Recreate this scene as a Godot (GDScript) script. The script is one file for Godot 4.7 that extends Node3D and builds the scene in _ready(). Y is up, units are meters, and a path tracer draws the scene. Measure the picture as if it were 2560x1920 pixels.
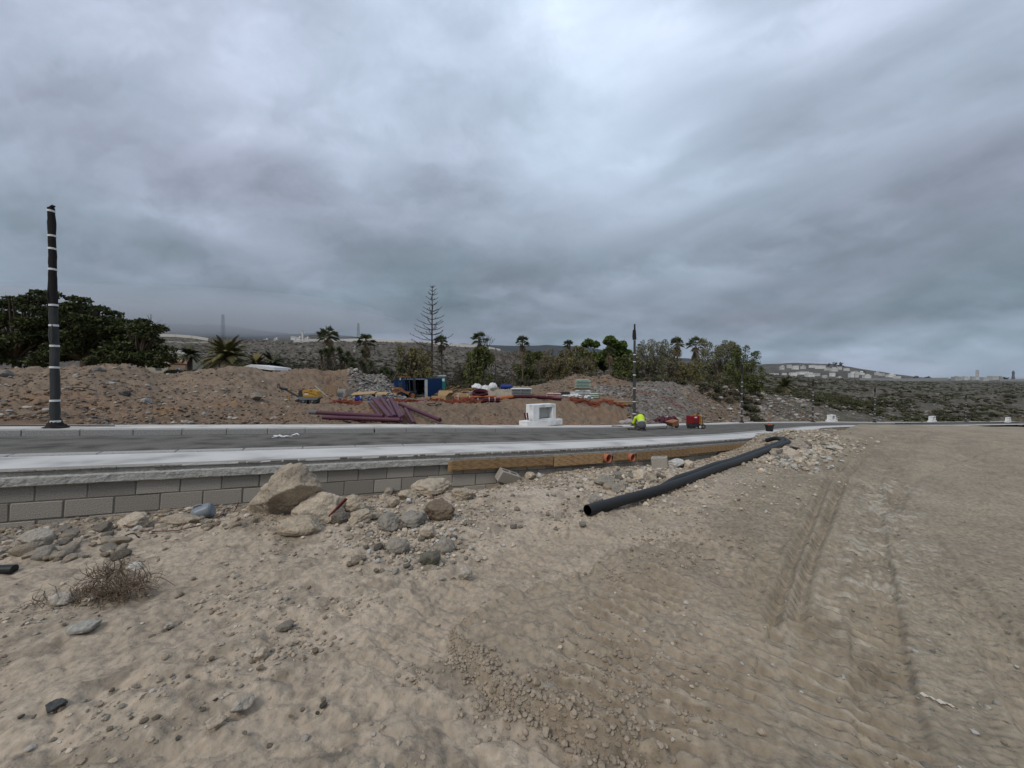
extends Node3D

# ------------------------------------------------------------------ camera frame: z = -depth, metres
const F := 962.0
const EYE := Vector3(0, 1.6, 0)
const PITCH := -0.01559
var cam_basis := Basis(Vector3.RIGHT, PITCH)
var names := {}
var M := {}

# a point at a measured depth along a line of sight (used to turn survey measurements into metres)
func at(u: float, v: float, d: float) -> Vector3:
	var c := cam_basis * Vector3((u - 1280.0) / F, (960.0 - v) / F, -1.0)
	return EYE + c * (d / -c.z)

# ------------------------------------------------------------------ mesh collector
class Geo:
	var v := PackedVector3Array()
	var n := PackedVector3Array()
	var c := PackedColorArray()
	var i := PackedInt32Array()
	func vert(p: Vector3, nn: Vector3, col: Color) -> int:
		v.append(p); n.append(nn); c.append(col)
		return v.size() - 1
	func ftri(a: Vector3, b: Vector3, d: Vector3, out: Vector3, col: Color) -> void:
		var k := (b - a).cross(d - a)
		if k.length_squared() < 1e-16: return
		var nn := k.normalized()
		var flip := nn.dot(out) > 0.0
		if nn.dot(out) < 0.0: nn = -nn
		var s := v.size()
		v.append(a); v.append(b); v.append(d)
		n.append(nn); n.append(nn); n.append(nn)
		c.append(col); c.append(col); c.append(col)
		if flip:
			i.append(s); i.append(s + 2); i.append(s + 1)
		else:
			i.append(s); i.append(s + 1); i.append(s + 2)
	func fquad(a: Vector3, b: Vector3, d: Vector3, e: Vector3, out: Vector3, col: Color) -> void:
		ftri(a, b, d, out, col); ftri(a, d, e, out, col)
	func box(t: Transform3D, s: Vector3, col := Color.WHITE) -> void:
		bbox(t, s, 0.0, col)
	# box with chamfered edges
	func bbox(t: Transform3D, s: Vector3, b: float, col := Color.WHITE) -> void:
		var h := s * 0.5
		b = minf(b, minf(h.x, minf(h.y, h.z)) * 0.9)
		var o := t.origin
		for ax in 3:
			var a1 := (ax + 1) % 3
			var a2 := (ax + 2) % 3
			for sg in [-1.0, 1.0]:
				var q: Array[Vector3] = []
				for k in [[-1, -1], [1, -1], [1, 1], [-1, 1]]:
					var p := Vector3.ZERO
					p[ax] = sg * h[ax]; p[a1] = k[0] * (h[a1] - b); p[a2] = k[1] * (h[a2] - b)
					q.append(t * p)
				var nn := Vector3.ZERO
				nn[ax] = sg
				fquad(q[0], q[1], q[2], q[3], t.basis * nn, col)
		if b <= 0.0: return
		for ax in 3:
			var a1 := (ax + 1) % 3
			var a2 := (ax + 2) % 3
			for s1 in [-1.0, 1.0]:
				for s2 in [-1.0, 1.0]:
					var q: Array[Vector3] = []
					for k in [[-1.0, 0], [1.0, 0], [1.0, 1], [-1.0, 1]]:
						var p := Vector3.ZERO
						p[ax] = k[0] * (h[ax] - b)
						p[a1] = s1 * (h[a1] - (b if k[1] == 1 else 0.0))
						p[a2] = s2 * (h[a2] - (0.0 if k[1] == 1 else b))
						q.append(t * p)
					var nn := Vector3.ZERO
					nn[a1] = s1; nn[a2] = s2
					fquad(q[0], q[1], q[2], q[3], t.basis * nn, col)
		for s0 in [-1.0, 1.0]:
			for s1 in [-1.0, 1.0]:
				for s2 in [-1.0, 1.0]:
					var k := Vector3(s0, s1, s2)
					var q: Array[Vector3] = []
					for ax in 3:
						var p := k * (h - Vector3(b, b, b))
						p[ax] = k[ax] * h[ax]
						q.append(t * p)
					ftri(q[0], q[1], q[2], t.basis * k, col)
	# smooth tube along points
	func tube(pts: Array, rad: Array, sides: int, col := Color.WHITE, cap := true) -> void:
		var m := pts.size()
		var ref := Vector3.UP
		var d0: Vector3 = (pts[m - 1] - pts[0]).normalized()
		if absf(d0.dot(ref)) > 0.85: ref = Vector3.RIGHT
		var base := v.size()
		for k in m:
			var dir: Vector3 = (pts[mini(k + 1, m - 1)] - pts[maxi(k - 1, 0)]).normalized()
			var x := dir.cross(ref).normalized()
			var y := x.cross(dir).normalized()
			ref = y
			for j in sides:
				var a := TAU * j / sides
				var r := x * cos(a) + y * sin(a)
				vert(pts[k] + r * rad[mini(k, rad.size() - 1)], r, col)
		for k in m - 1:
			for j in sides:
				var j2 := (j + 1) % sides
				var a := base + k * sides + j
				var b := base + k * sides + j2
				i.append(a); i.append(b); i.append(a + sides)
				i.append(b); i.append(b + sides); i.append(a + sides)
		if cap:
			for e in [0, m - 1]:
				var out: Vector3 = (pts[0] - pts[1]) if e == 0 else (pts[m - 1] - pts[m - 2])
				for j in range(1, sides - 1):
					ftri(v[base + e * sides], v[base + e * sides + j], v[base + e * sides + j + 1], out, col)
	# body of revolution round y of t: profile of (radius, height)
	func lathe(t: Transform3D, prof: Array, sides: int, col := Color.WHITE) -> void:
		for k in prof.size() - 1:
			var a: Vector2 = prof[k]
			var b: Vector2 = prof[k + 1]
			var sl := Vector2(b.y - a.y, a.x - b.x).normalized()
			for j in sides:
				var t0 := TAU * j / sides
				var t1 := TAU * (j + 1) / sides
				var s := v.size()
				for q in [[a, t0], [b, t0], [b, t1], [a, t1]]:
					var r := Vector3(cos(q[1]), 0, sin(q[1]))
					vert(t * (r * q[0].x + Vector3(0, q[0].y, 0)), (t.basis * (r * sl.x + Vector3(0, sl.y, 0))).normalized(), col)
				for w in [0, 2, 1, 0, 3, 2]: i.append(s + w)
	func prism(poly: Array, t: Transform3D, depth: float, col := Color.WHITE) -> void:
		var pk := PackedVector2Array(poly)
		var ix := Geometry2D.triangulate_polygon(pk)
		for sgn in [-0.5, 0.5]:
			for k in ix.size() / 3:
				var q := []
				for w in 3:
					var p: Vector2 = pk[ix[k * 3 + w]]
					q.append(t * Vector3(p.x, p.y, sgn * depth))
				ftri(q[0], q[1], q[2], t.basis * Vector3(0, 0, sgn), col)
		var area := 0.0
		for k in pk.size():
			var p := pk[k]
			var q := pk[(k + 1) % pk.size()]
			area += p.x * q.y - q.x * p.y
		for k in pk.size():
			var p := pk[k]
			var q := pk[(k + 1) % pk.size()]
			var out := Vector3(q.y - p.y, p.x - q.x, 0) * signf(area)
			fquad(t * Vector3(p.x, p.y, -depth / 2), t * Vector3(q.x, q.y, -depth / 2), t * Vector3(q.x, q.y, depth / 2), t * Vector3(p.x, p.y, depth / 2), t.basis * out, col)
	# small two-sided leaf
	func leaf(p: Vector3, along: Vector3, side: Vector3, col: Color) -> void:
		var nn := along.cross(side).normalized()
		if nn.y < 0:
			nn = -nn
			side = -side
		var s := v.size()
		v.append(p - along * 0.5); v.append(p + side * 0.5); v.append(p + along * 0.5); v.append(p - side * 0.5)
		for k in 4:
			n.append(nn); c.append(col)
		i.append(s); i.append(s + 1); i.append(s + 2)
		i.append(s); i.append(s + 2); i.append(s + 3)
	func mesh() -> ArrayMesh:
		var a := []
		a.resize(Mesh.ARRAY_MAX)
		a[Mesh.ARRAY_VERTEX] = v; a[Mesh.ARRAY_NORMAL] = n; a[Mesh.ARRAY_COLOR] = c; a[Mesh.ARRAY_INDEX] = i
		var m := ArrayMesh.new()
		m.add_surface_from_arrays(Mesh.PRIMITIVE_TRIANGLES, a)
		return m
	# normals averaged over shared vertices
	func smooth() -> void:
		n.fill(Vector3.ZERO)
		for k in range(0, i.size(), 3):
			var fn := (v[i[k + 2]] - v[i[k]]).cross(v[i[k + 1]] - v[i[k]])
			n[i[k]] += fn; n[i[k + 1]] += fn; n[i[k + 2]] += fn
		for k in n.size(): n[k] = n[k].normalized()

# ------------------------------------------------------------------ scene bookkeeping
func numbered(called: String) -> String:
	if not names.has(called):
		names[called] = 0
		return called
	names[called] += 1
	return "%s_%03d" % [called, names[called]]

func tag(o: Node3D, label: String, category: String, group := "") -> Node3D:
	o.set_meta("label", label)
	if category != "": o.set_meta("category", category)
	if group != "": o.set_meta("group", group)
	return o

func thing(called: String, label: String, category: String, t := Transform3D.IDENTITY, group := "") -> Node3D:
	var o := Node3D.new()
	o.name = numbered(called)
	add_child(o)
	o.transform = t
	return tag(o, label, category, group)

func part(parent: Node3D, called: String, g: Variant, m: Material, t := Transform3D.IDENTITY) -> MeshInstance3D:
	var o := MeshInstance3D.new()
	o.name = called
	o.mesh = g.mesh() if g is Geo else g
	o.material_override = m
	o.transform = t
	parent.add_child(o, true)
	return o

func solo(called: String, label: String, category: String, g: Variant, m: Material, t := Transform3D.IDENTITY, group := "") -> MeshInstance3D:
	var o := MeshInstance3D.new()
	o.name = numbered(called)
	o.mesh = g.mesh() if g is Geo else g
	o.material_override = m
	add_child(o)
	o.transform = t
	tag(o, label, category, group)
	return o

func struct(called: String, g: Variant, m: Material, label := "") -> MeshInstance3D:
	var o := MeshInstance3D.new()
	o.name = numbered(called)
	o.mesh = g.mesh() if g is Geo else g
	o.material_override = m
	add_child(o)
	o.set_meta("kind", "structure")
	if label != "": o.set_meta("label", label)
	return o

func scatter(called: String, label: String, category: String, mesh: Mesh, m: Material, where: Array, tint: Array) -> MultiMeshInstance3D:
	var mm := MultiMesh.new()
	mm.transform_format = MultiMesh.TRANSFORM_3D
	mm.use_colors = true
	mm.mesh = mesh
	mm.instance_count = where.size()
	for k in where.size():
		mm.set_instance_transform(k, where[k])
		mm.set_instance_color(k, tint[k])
	var o := MultiMeshInstance3D.new()
	o.name = numbered(called)
	o.multimesh = mm
	o.material_override = m
	add_child(o)
	tag(o, label, category)
	o.set_meta("kind", "stuff")
	return o

func place(p: Vector3, yaw := 0.0, s := Vector3.ONE) -> Transform3D:
	return Transform3D(Basis(Vector3.UP, yaw).scaled_local(s), p)

# a transform whose x axis runs from a to b
func along(a: Vector3, b: Vector3, up := Vector3.UP) -> Transform3D:
	var x := (b - a).normalized()
	var z := x.cross(up).normalized()
	return Transform3D(Basis(x, z.cross(x).normalized(), z), (a + b) * 0.5)

# ------------------------------------------------------------------ materials
func noise(seed_: int, freq: float, oct := 4, type := FastNoiseLite.TYPE_SIMPLEX_SMOOTH) -> FastNoiseLite:
	var f := FastNoiseLite.new()
	f.noise_type = type
	f.seed = seed_
	f.frequency = freq
	f.fractal_type = FastNoiseLite.FRACTAL_FBM if oct > 1 else FastNoiseLite.FRACTAL_NONE
	f.fractal_octaves = oct
	return f

func ntex(n: FastNoiseLite, size: int, stops: Array) -> NoiseTexture2D:
	var t := NoiseTexture2D.new()
	t.width = size; t.height = size
	t.seamless = true
	t.noise = n
	if stops.size():
		var g := Gradient.new()
		var offs := PackedFloat32Array()
		var cols := PackedColorArray()
		for s in stops:
			offs.append(s[0]); cols.append(Color(s[1], s[1], s[1]) if s[1] is float else s[1])
		g.offsets = offs; g.colors = cols
		t.color_ramp = g
	return t

func lin(r: float, g: float, b: float) -> Color:
	return Color(r, g, b).linear_to_srgb()

# base colour in linear reflectance, with a multiplying grain texture and relief
func mat(name_: String, col: Color, rough: float, grain: Texture2D = null, scale := 1.0, relief: Texture2D = null, cm := 0.0, world := false) -> StandardMaterial3D:
	var m := StandardMaterial3D.new()
	m.resource_name = name_
	m.albedo_color = col.linear_to_srgb()
	m.roughness = rough
	m.metallic_specular = 0.35
	if grain or relief:
		m.uv1_triplanar = true
		m.uv1_world_triplanar = world
		m.uv1_scale = Vector3.ONE * scale
	if grain: m.albedo_texture = grain
	if relief:
		m.heightmap_enabled = true
		m.heightmap_texture = relief
		m.heightmap_scale = cm
	M[name_] = m
	return m

func vmat(name_: String, rough: float, grain: Texture2D = null, scale := 1.0, relief: Texture2D = null, cm := 0.0, world := false) -> StandardMaterial3D:
	var m := mat(name_, Color.WHITE, rough, grain, scale, relief, cm, world)
	m.vertex_color_use_as_albedo = true
	return m

var tx := {}
func make_textures() -> void:
	tx.grain = ntex(noise(11, 0.035, 5), 1024, [[0.0, 0.62], [0.35, 0.86], [0.65, 0.95], [1.0, 1.0]])
	tx.soil = ntex(noise(12, 0.02, 8), 1024, [[0.0, 0.66], [0.3, 0.84], [0.55, 0.9], [0.8, 0.96], [1.0, 1.0]])
	tx.soil_relief = ntex(noise(13, 0.007, 9), 1024, [])
	var nt := ntex(noise(21, 0.035, 6), 1024, [])
	nt.as_normal_map = true
	nt.bump_strength = 9.0
	tx.soil_normal = nt
	tx.fine = ntex(noise(14, 0.09, 3), 512, [[0.0, 0.7], [0.5, 0.93], [1.0, 1.0]])
	tx.fine_relief = ntex(noise(15, 0.08, 4), 512, [])
	tx.patch = ntex(noise(16, 0.008, 5), 512, [[0.0, 0.55], [0.4, 0.85], [0.6, 0.95], [1.0, 1.0]])
	var cell := noise(17, 0.05, 3, FastNoiseLite.TYPE_CELLULAR)
	tx.pits = ntex(cell, 512, [[0.0, 0.0], [0.25, 0.7], [0.6, 1.0], [1.0, 1.0]])
	var w := noise(18, 0.012, 4)
	tx.wood = ntex(w, 512, [[0.0, Color(0.55, 0.45, 0.33)], [0.4, Color(0.85, 0.78, 0.68)], [0.6, Color(0.95, 0.9, 0.83)], [1.0, Color(1, 1, 1)]])
	tx.stain = ntex(noise(22, 0.006, 6), 1024, [[0.0, 0.68], [0.35, 0.9], [0.6, 0.96], [1.0, 1.0]])
	tx.asphalt = ntex(noise(19, 0.2, 2), 1024, [[0.0, 0.45], [0.45, 0.8], [0.6, 0.9], [1.0, 1.0]])

func make_materials() -> void:
	vmat("soil", 0.95, tx.soil, 0.8, tx.soil_relief, 2.4, true)
	M.soil.normal_enabled = true
	M.soil.normal_texture = tx.soil_normal
	M.soil.normal_scale = 0.55
	vmat("stone", 0.9, tx.soil, 1.6, tx.soil_relief, 2.2)
	vmat("rubble", 0.92, tx.fine, 1.0)
	mat("concrete", Color(0.34, 0.325, 0.295), 0.9, tx.soil, 0.8, tx.soil_relief, 2.5, true)
	mat("concrete_pale", Color(0.46, 0.45, 0.41), 0.9, tx.soil, 1.1, tx.soil_relief, 3.0, true)
	mat("mortar", Color(0.16, 0.15, 0.13), 0.95, tx.fine, 1.0)
	mat("white_mortar", Color(0.66, 0.65, 0.62), 0.9, tx.fine, 2.0)
	for k in 4:
		var c := Color(0.36, 0.33, 0.282) * (0.8 + 0.12 * k)
		mat("block_%d" % k, c, 0.95, tx.fine, 1.3, tx.fine_relief, 0.5)
	mat("pavement", Color(0.55, 0.535, 0.50), 0.85, tx.stain, 0.12, tx.fine_relief, 0.12, true)
	mat("far_pavement", Color(0.56, 0.53, 0.48), 0.9, tx.stain, 0.14, tx.fine_relief, 0.15, true)
	mat("kerb", Color(0.40, 0.39, 0.365), 0.9, tx.grain, 0.8, tx.fine_relief, 0.4, true)
	mat("asphalt", Color(0.215, 0.20, 0.17), 0.92, tx.patch, 0.22, tx.soil_relief, 3.0, true)
	M.asphalt.detail_enabled = true
	M.asphalt.detail_blend_mode = BaseMaterial3D.BLEND_MODE_MUL
	M.asphalt.detail_albedo = tx.asphalt
	for k in 3:
		var b := mat("plank_%d" % k, Color(0.37, 0.275, 0.17) * (0.8 + 0.16 * k), 0.8, tx.wood, 1.0)
		b.uv1_scale = Vector3(0.9, 9.0, 9.0)
	mat("pale_wood", Color(0.46, 0.33, 0.19), 0.85, tx.wood, 1.0)
	M.pale_wood.uv1_scale = Vector3(0.7, 6, 6)
	mat("grey_wood", Color(0.26, 0.21, 0.165), 0.9, tx.wood, 1.0)
	M.grey_wood.uv1_scale = Vector3(0.7, 6, 6)
	mat("pale_scrap", Color(0.5, 0.45, 0.37), 0.9)
	mat("terracotta", Color(0.47, 0.175, 0.095), 0.6, tx.grain, 1.5)
	mat("orange_pipe", Color(0.42, 0.13, 0.045), 0.55, tx.grain, 0.8)
	mat("black_pipe", Color(0.022, 0.024, 0.024), 0.5, tx.grain, 0.8, tx.fine_relief, 0.15)
	mat("purple_pipe", Color(0.10, 0.035, 0.055), 0.5, tx.grain, 0.4)
	mat("purple_coil", Color(0.085, 0.012, 0.022), 0.6, tx.grain, 0.4)
	mat("grey_sleeve", Color(0.13, 0.14, 0.15), 0.6, tx.grain, 0.6)
	mat("white_paint", Color(0.78, 0.785, 0.77), 0.7, tx.stain, 0.2)
	mat("panel_grey", Color(0.5, 0.51, 0.47), 0.6, tx.grain, 0.5)
	mat("wrap", Color(0.032, 0.028, 0.028), 0.95, tx.fine, 6.0, tx.fine_relief, 1.0)
	mat("wrap_grey", Color(0.075, 0.078, 0.077), 0.9, tx.fine, 6.0, tx.fine_relief, 1.0)
	mat("tape", Color(0.66, 0.67, 0.66), 0.6)
	mat("steel_dark", Color(0.045, 0.047, 0.048), 0.55, tx.grain, 0.6)
	mat("mast_grey", Color(0.10, 0.105, 0.11), 0.6)
	mat("steel_grey", Color(0.19, 0.195, 0.195), 0.6, tx.grain, 0.5)
	mat("rubber", Color(0.018, 0.018, 0.019), 0.85, tx.fine, 3.0)
	mat("yellow_paint", Color(0.54, 0.30, 0.045), 0.5, tx.grain, 0.8)
	mat("red_paint", Color(0.25, 0.012, 0.016), 0.45, tx.grain, 0.8)
	mat("blue_paint", Color(0.012, 0.055, 0.17), 0.55, tx.grain, 0.3)
	mat("bright_blue", Color(0.012, 0.04, 0.26), 0.5, tx.grain, 0.6)
	mat("pipe_blue", Color(0.06, 0.11, 0.27), 0.55, tx.grain, 0.5)
	mat("orange_rust", Color(0.33, 0.15, 0.075), 0.7, tx.patch, 0.8)
	mat("cardboard", Color(0.42, 0.29, 0.155), 0.9, tx.grain, 0.5)
	mat("plastic_white", Color(0.75, 0.76, 0.76), 0.5, tx.grain, 0.5)
	mat("bag_grey", Color(0.33, 0.345, 0.335), 0.6, tx.grain, 1.0)
	mat("bag_mint", Color(0.46, 0.59, 0.50), 0.5, tx.grain, 0.8)
	mat("bag_pink", Color(0.62, 0.42, 0.37), 0.6, tx.patch, 1.6)
	mat("orange_net", Color(0.34, 0.085, 0.04), 0.7, tx.grain, 0.8)
	mat("toilet_green", Color(0.015, 0.135, 0.125), 0.5)
	mat("ply_floor", Color(0.2, 0.14, 0.085), 0.85, tx.wood, 1.0)
	mat("hi_vis", Color(0.52, 0.72, 0.035), 0.7)
	mat("reflective", Color(0.42, 0.43, 0.42), 0.5)
	mat("trousers", Color(0.075, 0.078, 0.082), 0.9)
	mat("boots", Color(0.025, 0.022, 0.02), 0.8)
	mat("skin", Color(0.32, 0.17, 0.11), 0.6)
	mat("bucket", Color(0.014, 0.015, 0.016), 0.6)
	mat("jug", Color(0.22, 0.25, 0.27), 0.35, tx.grain, 2.0)
	mat("rust", Color(0.14, 0.055, 0.03), 0.9, tx.grain, 3.0)
	mat("red_strip", Color(0.15, 0.022, 0.016), 0.75, tx.grain, 3.0)
	vmat("leaf", 0.7)
	M.leaf.backlight_enabled = true
	M.leaf.backlight = Color(0.25, 0.28, 0.15)
	vmat("bark", 0.95, tx.grain, 1.2, tx.soil_relief, 3.0)
	vmat("tint", 0.8, tx.grain, 0.3)
	vmat("far_land", 0.95, tx.patch, 0.02, null, 0.0, true)

# ------------------------------------------------------------------ sky: one overcast layer of cloud
func make_sky() -> PanoramaSkyMaterial:
	var w := 2048
	var h := 1024
	var big := noise(31, 0.75, 5)
	big.domain_warp_enabled = true
	big.domain_warp_amplitude = 0.55
	big.domain_warp_frequency = 0.7
	big.domain_warp_fractal_octaves = 3
	var wisp := noise(37, 2.0, 5)
	wisp.domain_warp_enabled = true
	wisp.domain_warp_amplitude = 0.35
	wisp.domain_warp_frequency = 1.2
	var streak := noise(43, 1.0, 4)
	streak.domain_warp_enabled = true
	streak.domain_warp_amplitude = 0.5
	streak.domain_warp_frequency = 0.6
	var lump := noise(47, 1.0, 5)
	lump.domain_warp_enabled = true
	lump.domain_warp_amplitude = 0.7
	lump.domain_warp_frequency = 0.8
	var hue := noise(41, 0.7, 3)
	# broad cloud masses: place on the layer, extent, turn, how much lighter or darker than the rest
	var mass := [
		[1490, 90, 150, 240, 0, 21], [1520, 400, 190, 210, 0, 17], [1350, 60, 120, 90, 0, 12], [1725, 85, 75, 40, -20, 20], [1990, 95, 150, 40, -24, 26], [2170, 45, 190, 40, -24, 22],
		[1660, 385, 75, 22, -35, 16], [1600, 440, 60, 30, -20, 10], [1930, 260, 340, 80, -24, -20], [2080, 395, 330, 30, -22, 13], [2330, 420, 320, 50, -22, -12], [2450, 190, 300, 50, -26, -12],
		[1850, 560, 460, 60, -14, -17], [2450, 620, 260, 110, -10, -18], [1500, 660, 300, 45, -6, -12], [1760, 700, 330, 14, -8, 9], [1720, 520, 140, 20, -18, 10],
		[520, 460, 190, 60, 8, -17], [720, 368, 150, 22, 6, 17], [880, 445, 36, 70, -38, 18], [740, 545, 190, 55, 18, -18], [560, 605, 130, 24, 8, 17], [440, 570, 90, 30, 20, 12],
		[870, 690, 330, 45, 6, -14], [1150, 470, 130, 170, 0, -12], [1040, 640, 140, 60, 20, -12], [80, 240, 330, 240, 0, -9], [60, 660, 260, 150, 0, -14], [330, 330, 150, 60, -10, -5],
		[2400, 905, 420, 34, -6, 24], [2560, 800, 300, 30, -10, 12], [1000, 790, 600, 40, 0, -8], [700, 100, 300, 90, 0, 8], [1000, 250, 200, 120, 0, 4],
	]
	var gw := 240
	var gh := 120
	var field := PackedFloat32Array()
	field.resize(gw * gh)
	for m in mass:
		var t := deg_to_rad(float(m[4]))
		var ct := cos(t)
		var st := sin(t)
		for gy in gh:
			for gx in gw:
				var a := gx * 16.0 - 600.0 - float(m[0])
				var b := gy * 10.0 - 220.0 - float(m[1])
				var c := (a * ct + b * st) / float(m[2])
				var e := (b * ct - a * st) / float(m[3])
				var r := c * c + e * e
				if r < 9.0: field[gy * gw + gx] += 0.78 * float(m[5]) * exp(-0.5 * r)
	var img := Image.create(w, h, false, Image.FORMAT_RGB8)
	img.fill(Color8(128, 132, 134))
	for j in range(0, h / 2 + 3):
		var el := PI / 2 - (j + 0.5) / h * PI
		var se := sin(el)
		var ce := cos(el)
		var deg := rad_to_deg(el)
		var base := 138.0
		if deg < 6.0: base = lerpf(143, 138, clampf(deg / 6.0, 0, 1))
		elif deg < 16.0: base = lerpf(138, 152, (deg - 6) / 10.0)
		elif deg < 30.0: base = lerpf(152, 182, (deg - 16) / 14.0)
		elif deg < 45.0: base = lerpf(182, 199, (deg - 30) / 15.0)
		else: base = lerpf(199, 208, clampf((deg - 45) / 30.0, 0, 1))
		var yy := maxf(se, 0.0) + 0.26
		for k in w:
			var az := (k + 0.5) / w * TAU
			var dx := ce * sin(az)
			var dz := ce * cos(az)
			var qx := dx / yy
			var qz := dz / yy
			# streaks drawn out by the wind, from lower left to upper right
			var n1 := big.get_noise_2d(qx * 0.9 + qz * 0.35, qz * 1.1 - qx * 0.2)
			var n2 := wisp.get_noise_2d(qx * 0.8 + qz * 0.4, qz * 1.2 - qx * 0.45 + 7.0)
			var l := base + 4.0 + n1 * 16.0 + n2 * 12.0
			if dz > 0.12:
				var u := 1280.0 + F * dx / dz
				var v := 945.0 - F * se / dz
				var gx := clampf((u + n2 * 90.0 + 600.0) / 16.0, 0, gw - 1.01)
				var gy := clampf((v + n1 * 50.0 + n2 * 25.0 + 220.0) / 10.0, 0, gh - 1.01)
				# the wind draws the cloud into bands on the right; it piles up in heaps on the left
				var fr := clampf((dz - 0.12) / 0.25, 0, 1)
				var band := smoothstep(1150.0, 1900.0, u)
				var su := (u * 0.92 - v * 0.39) / 900.0
				var sv := (v * 0.92 + u * 0.39) / 150.0
				l += streak.get_noise_2d(su, sv) * 14.0 * band * fr
				l += lump.get_noise_2d(u / 420.0, v / 260.0) * 20.0 * (1.0 - band) * fr * clampf((deg + 4.0) / 16.0, 0, 1)
				var ix := int(gx)
				var iy := int(gy)
				var o := iy * gw + ix
				var fx := gx - ix
				l += clampf((dz - 0.12) / 0.25, 0, 1) * lerpf(lerpf(field[o], field[o + 1], fx), lerpf(field[o + gw], field[o + gw + 1], fx), gy - iy)
			l = 158.0 + (l - 158.0) * 1.0
			var hv := hue.get_noise_2d(qx, qz) * 5.0
			var up := clampf((l - 130.0) / 90.0, 0, 1)
			img.set_pixel(k, j, Color8(clampi(int(l - 9.0 + hv * 0.9), 0, 255), clampi(int(l + 3.5 - hv * 0.4), 0, 255), clampi(int(l + 16.0 + 16.0 * up * (1.0 - up * 0.45)), 0, 255)))
	var p := PanoramaSkyMaterial.new()
	p.panorama = ImageTexture.create_from_image(img)
	return p

func make_view() -> void:
	var cam := Camera3D.new()
	cam.name = "camera"
	cam.fov = rad_to_deg(2.0 * atan(960.0 / F))
	cam.near = 0.05
	cam.far = 12000.0
	cam.transform = Transform3D(cam_basis, EYE)
	add_child(cam)
	cam.current = true
	var env := Environment.new()
	env.background_mode = Environment.BG_SKY
	env.sky = Sky.new()
	env.sky.sky_material = make_sky()
	env.tonemap_mode = Environment.TONE_MAPPER_LINEAR
	env.tonemap_exposure = 1.08
	env.fog_enabled = true
	env.volumetric_fog_enabled = true
	env.volumetric_fog_density = 0.0
	env.fog_density = 0.000025
	env.fog_light_color = Color(0.62, 0.67, 0.71)
	env.sdfgi_enabled = true
	env.ssao_enabled = true
	env.ssil_enabled = true
	var we := WorldEnvironment.new()
	we.name = "world_environment"
	we.environment = env
	add_child(we)
	var sun := DirectionalLight3D.new()
	sun.name = "sun"
	sun.light_energy = 0.5
	sun.light_color = Color(1.0, 0.965, 0.92)
	sun.light_angular_distance = 14.0
	sun.shadow_enabled = true
	# high behind the cloud, at the photographer's back and a little to the left
	sun.look_at_from_position(Vector3(-15, 29, 23), Vector3.ZERO)
	add_child(sun)

# ------------------------------------------------------------------ the road's line: near kerb wall as a curve d = E(x) with surface height Y(x)
const KNOTS := [[-30.0, -7.26, 1.87], [-17.0, -0.43, 1.06], [-6.65, 5.0, 0.42], [-2.4, 7.23, 0.156], [1.8, 9.44, -0.11], [6.2, 12.35, -0.42], [10.4, 15.8, -0.79], [18.0, 23.0, -1.5], [25.6, 31.1, -2.4], [42.0, 43.8, -3.85], [57.0, 51.8, -4.85], [89.5, 68.5, -6.7], [140.0, 94.0, -9.5]]
const RX0 := -30.0
const RSTEP := 0.1
const CROSS := -0.033
var road_e := PackedFloat32Array()
var road_y := PackedFloat32Array()
var road_t := PackedFloat32Array()
var road_s := PackedFloat32Array()

func make_road_line() -> void:
	var n := int((140.0 - RX0) / RSTEP) + 1
	for k in n:
		var x := RX0 + k * RSTEP
		var j := 0
		while j < KNOTS.size() - 2 and x > KNOTS[j + 1][0]: j += 1
		var p0 = KNOTS[maxi(j - 1, 0)]
		var p1 = KNOTS[j]
		var p2 = KNOTS[j + 1]
		var p3 = KNOTS[mini(j + 2, KNOTS.size() - 1)]
		var hgt: float = p2[0] - p1[0]
		var t: float = (x - p1[0]) / hgt
		var o := [0.0, 0.0]
		for q in [1, 2]:
			var m1: float = (p2[q] - p0[q]) / (p2[0] - p0[0]) * hgt
			var m2: float = (p3[q] - p1[q]) / (p3[0] - p1[0]) * hgt
			o[q - 1] = (2 * t * t * t - 3 * t * t + 1) * p1[q] + (t * t * t - 2 * t * t + t) * m1 + (-2 * t * t * t + 3 * t * t) * p2[q] + (t * t * t - t * t) * m2
		road_e.append(o[0]); road_y.append(o[1])
	var s := 0.0
	for k in n:
		var a := road_e[maxi(k - 1, 0)]
		var b := road_e[mini(k + 1, n - 1)]
		road_t.append(atan2(b - a, RSTEP * (2 if k > 0 and k < n - 1 else 1)))
		if k > 0: s += Vector3(RSTEP, road_e[k] - road_e[k - 1], road_y[k] - road_y[k - 1]).length()
		road_s.append(s)

func rlook(a: PackedFloat32Array, x: float) -> float:
	var f := (x - RX0) / RSTEP
	if f <= 0.0: return a[0] + (a[1] - a[0]) * f
	if f >= a.size() - 1.0: return a[a.size() - 1] + (a[a.size() - 1] - a[a.size() - 2]) * (f - a.size() + 1)
	var k := int(f)
	return a[k] + (a[k + 1] - a[k]) * (f - k)

# (foot x on the line, distance to the far side of it)
func sp(x: float, d: float) -> Vector2:
	var th := rlook(road_t, x)
	var p := (d - rlook(road_e, x)) * cos(th)
	var xf := x + p * sin(th)
	for k in 3:
		th = rlook(road_t, xf)
		var ax := x - xf
		var ad := d - rlook(road_e, xf)
		p = -ax * sin(th) + ad * cos(th)
		xf += (ax * cos(th) + ad * sin(th)) * cos(th) * 0.9
	return Vector2(xf, p)

func rp(xf: float, p: float, dy := 0.0) -> Vector3:
	var th := rlook(road_t, xf)
	return Vector3(xf - p * sin(th), rlook(road_y, xf) + CROSS * p + dy, -(rlook(road_e, xf) + p * cos(th)))

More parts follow.
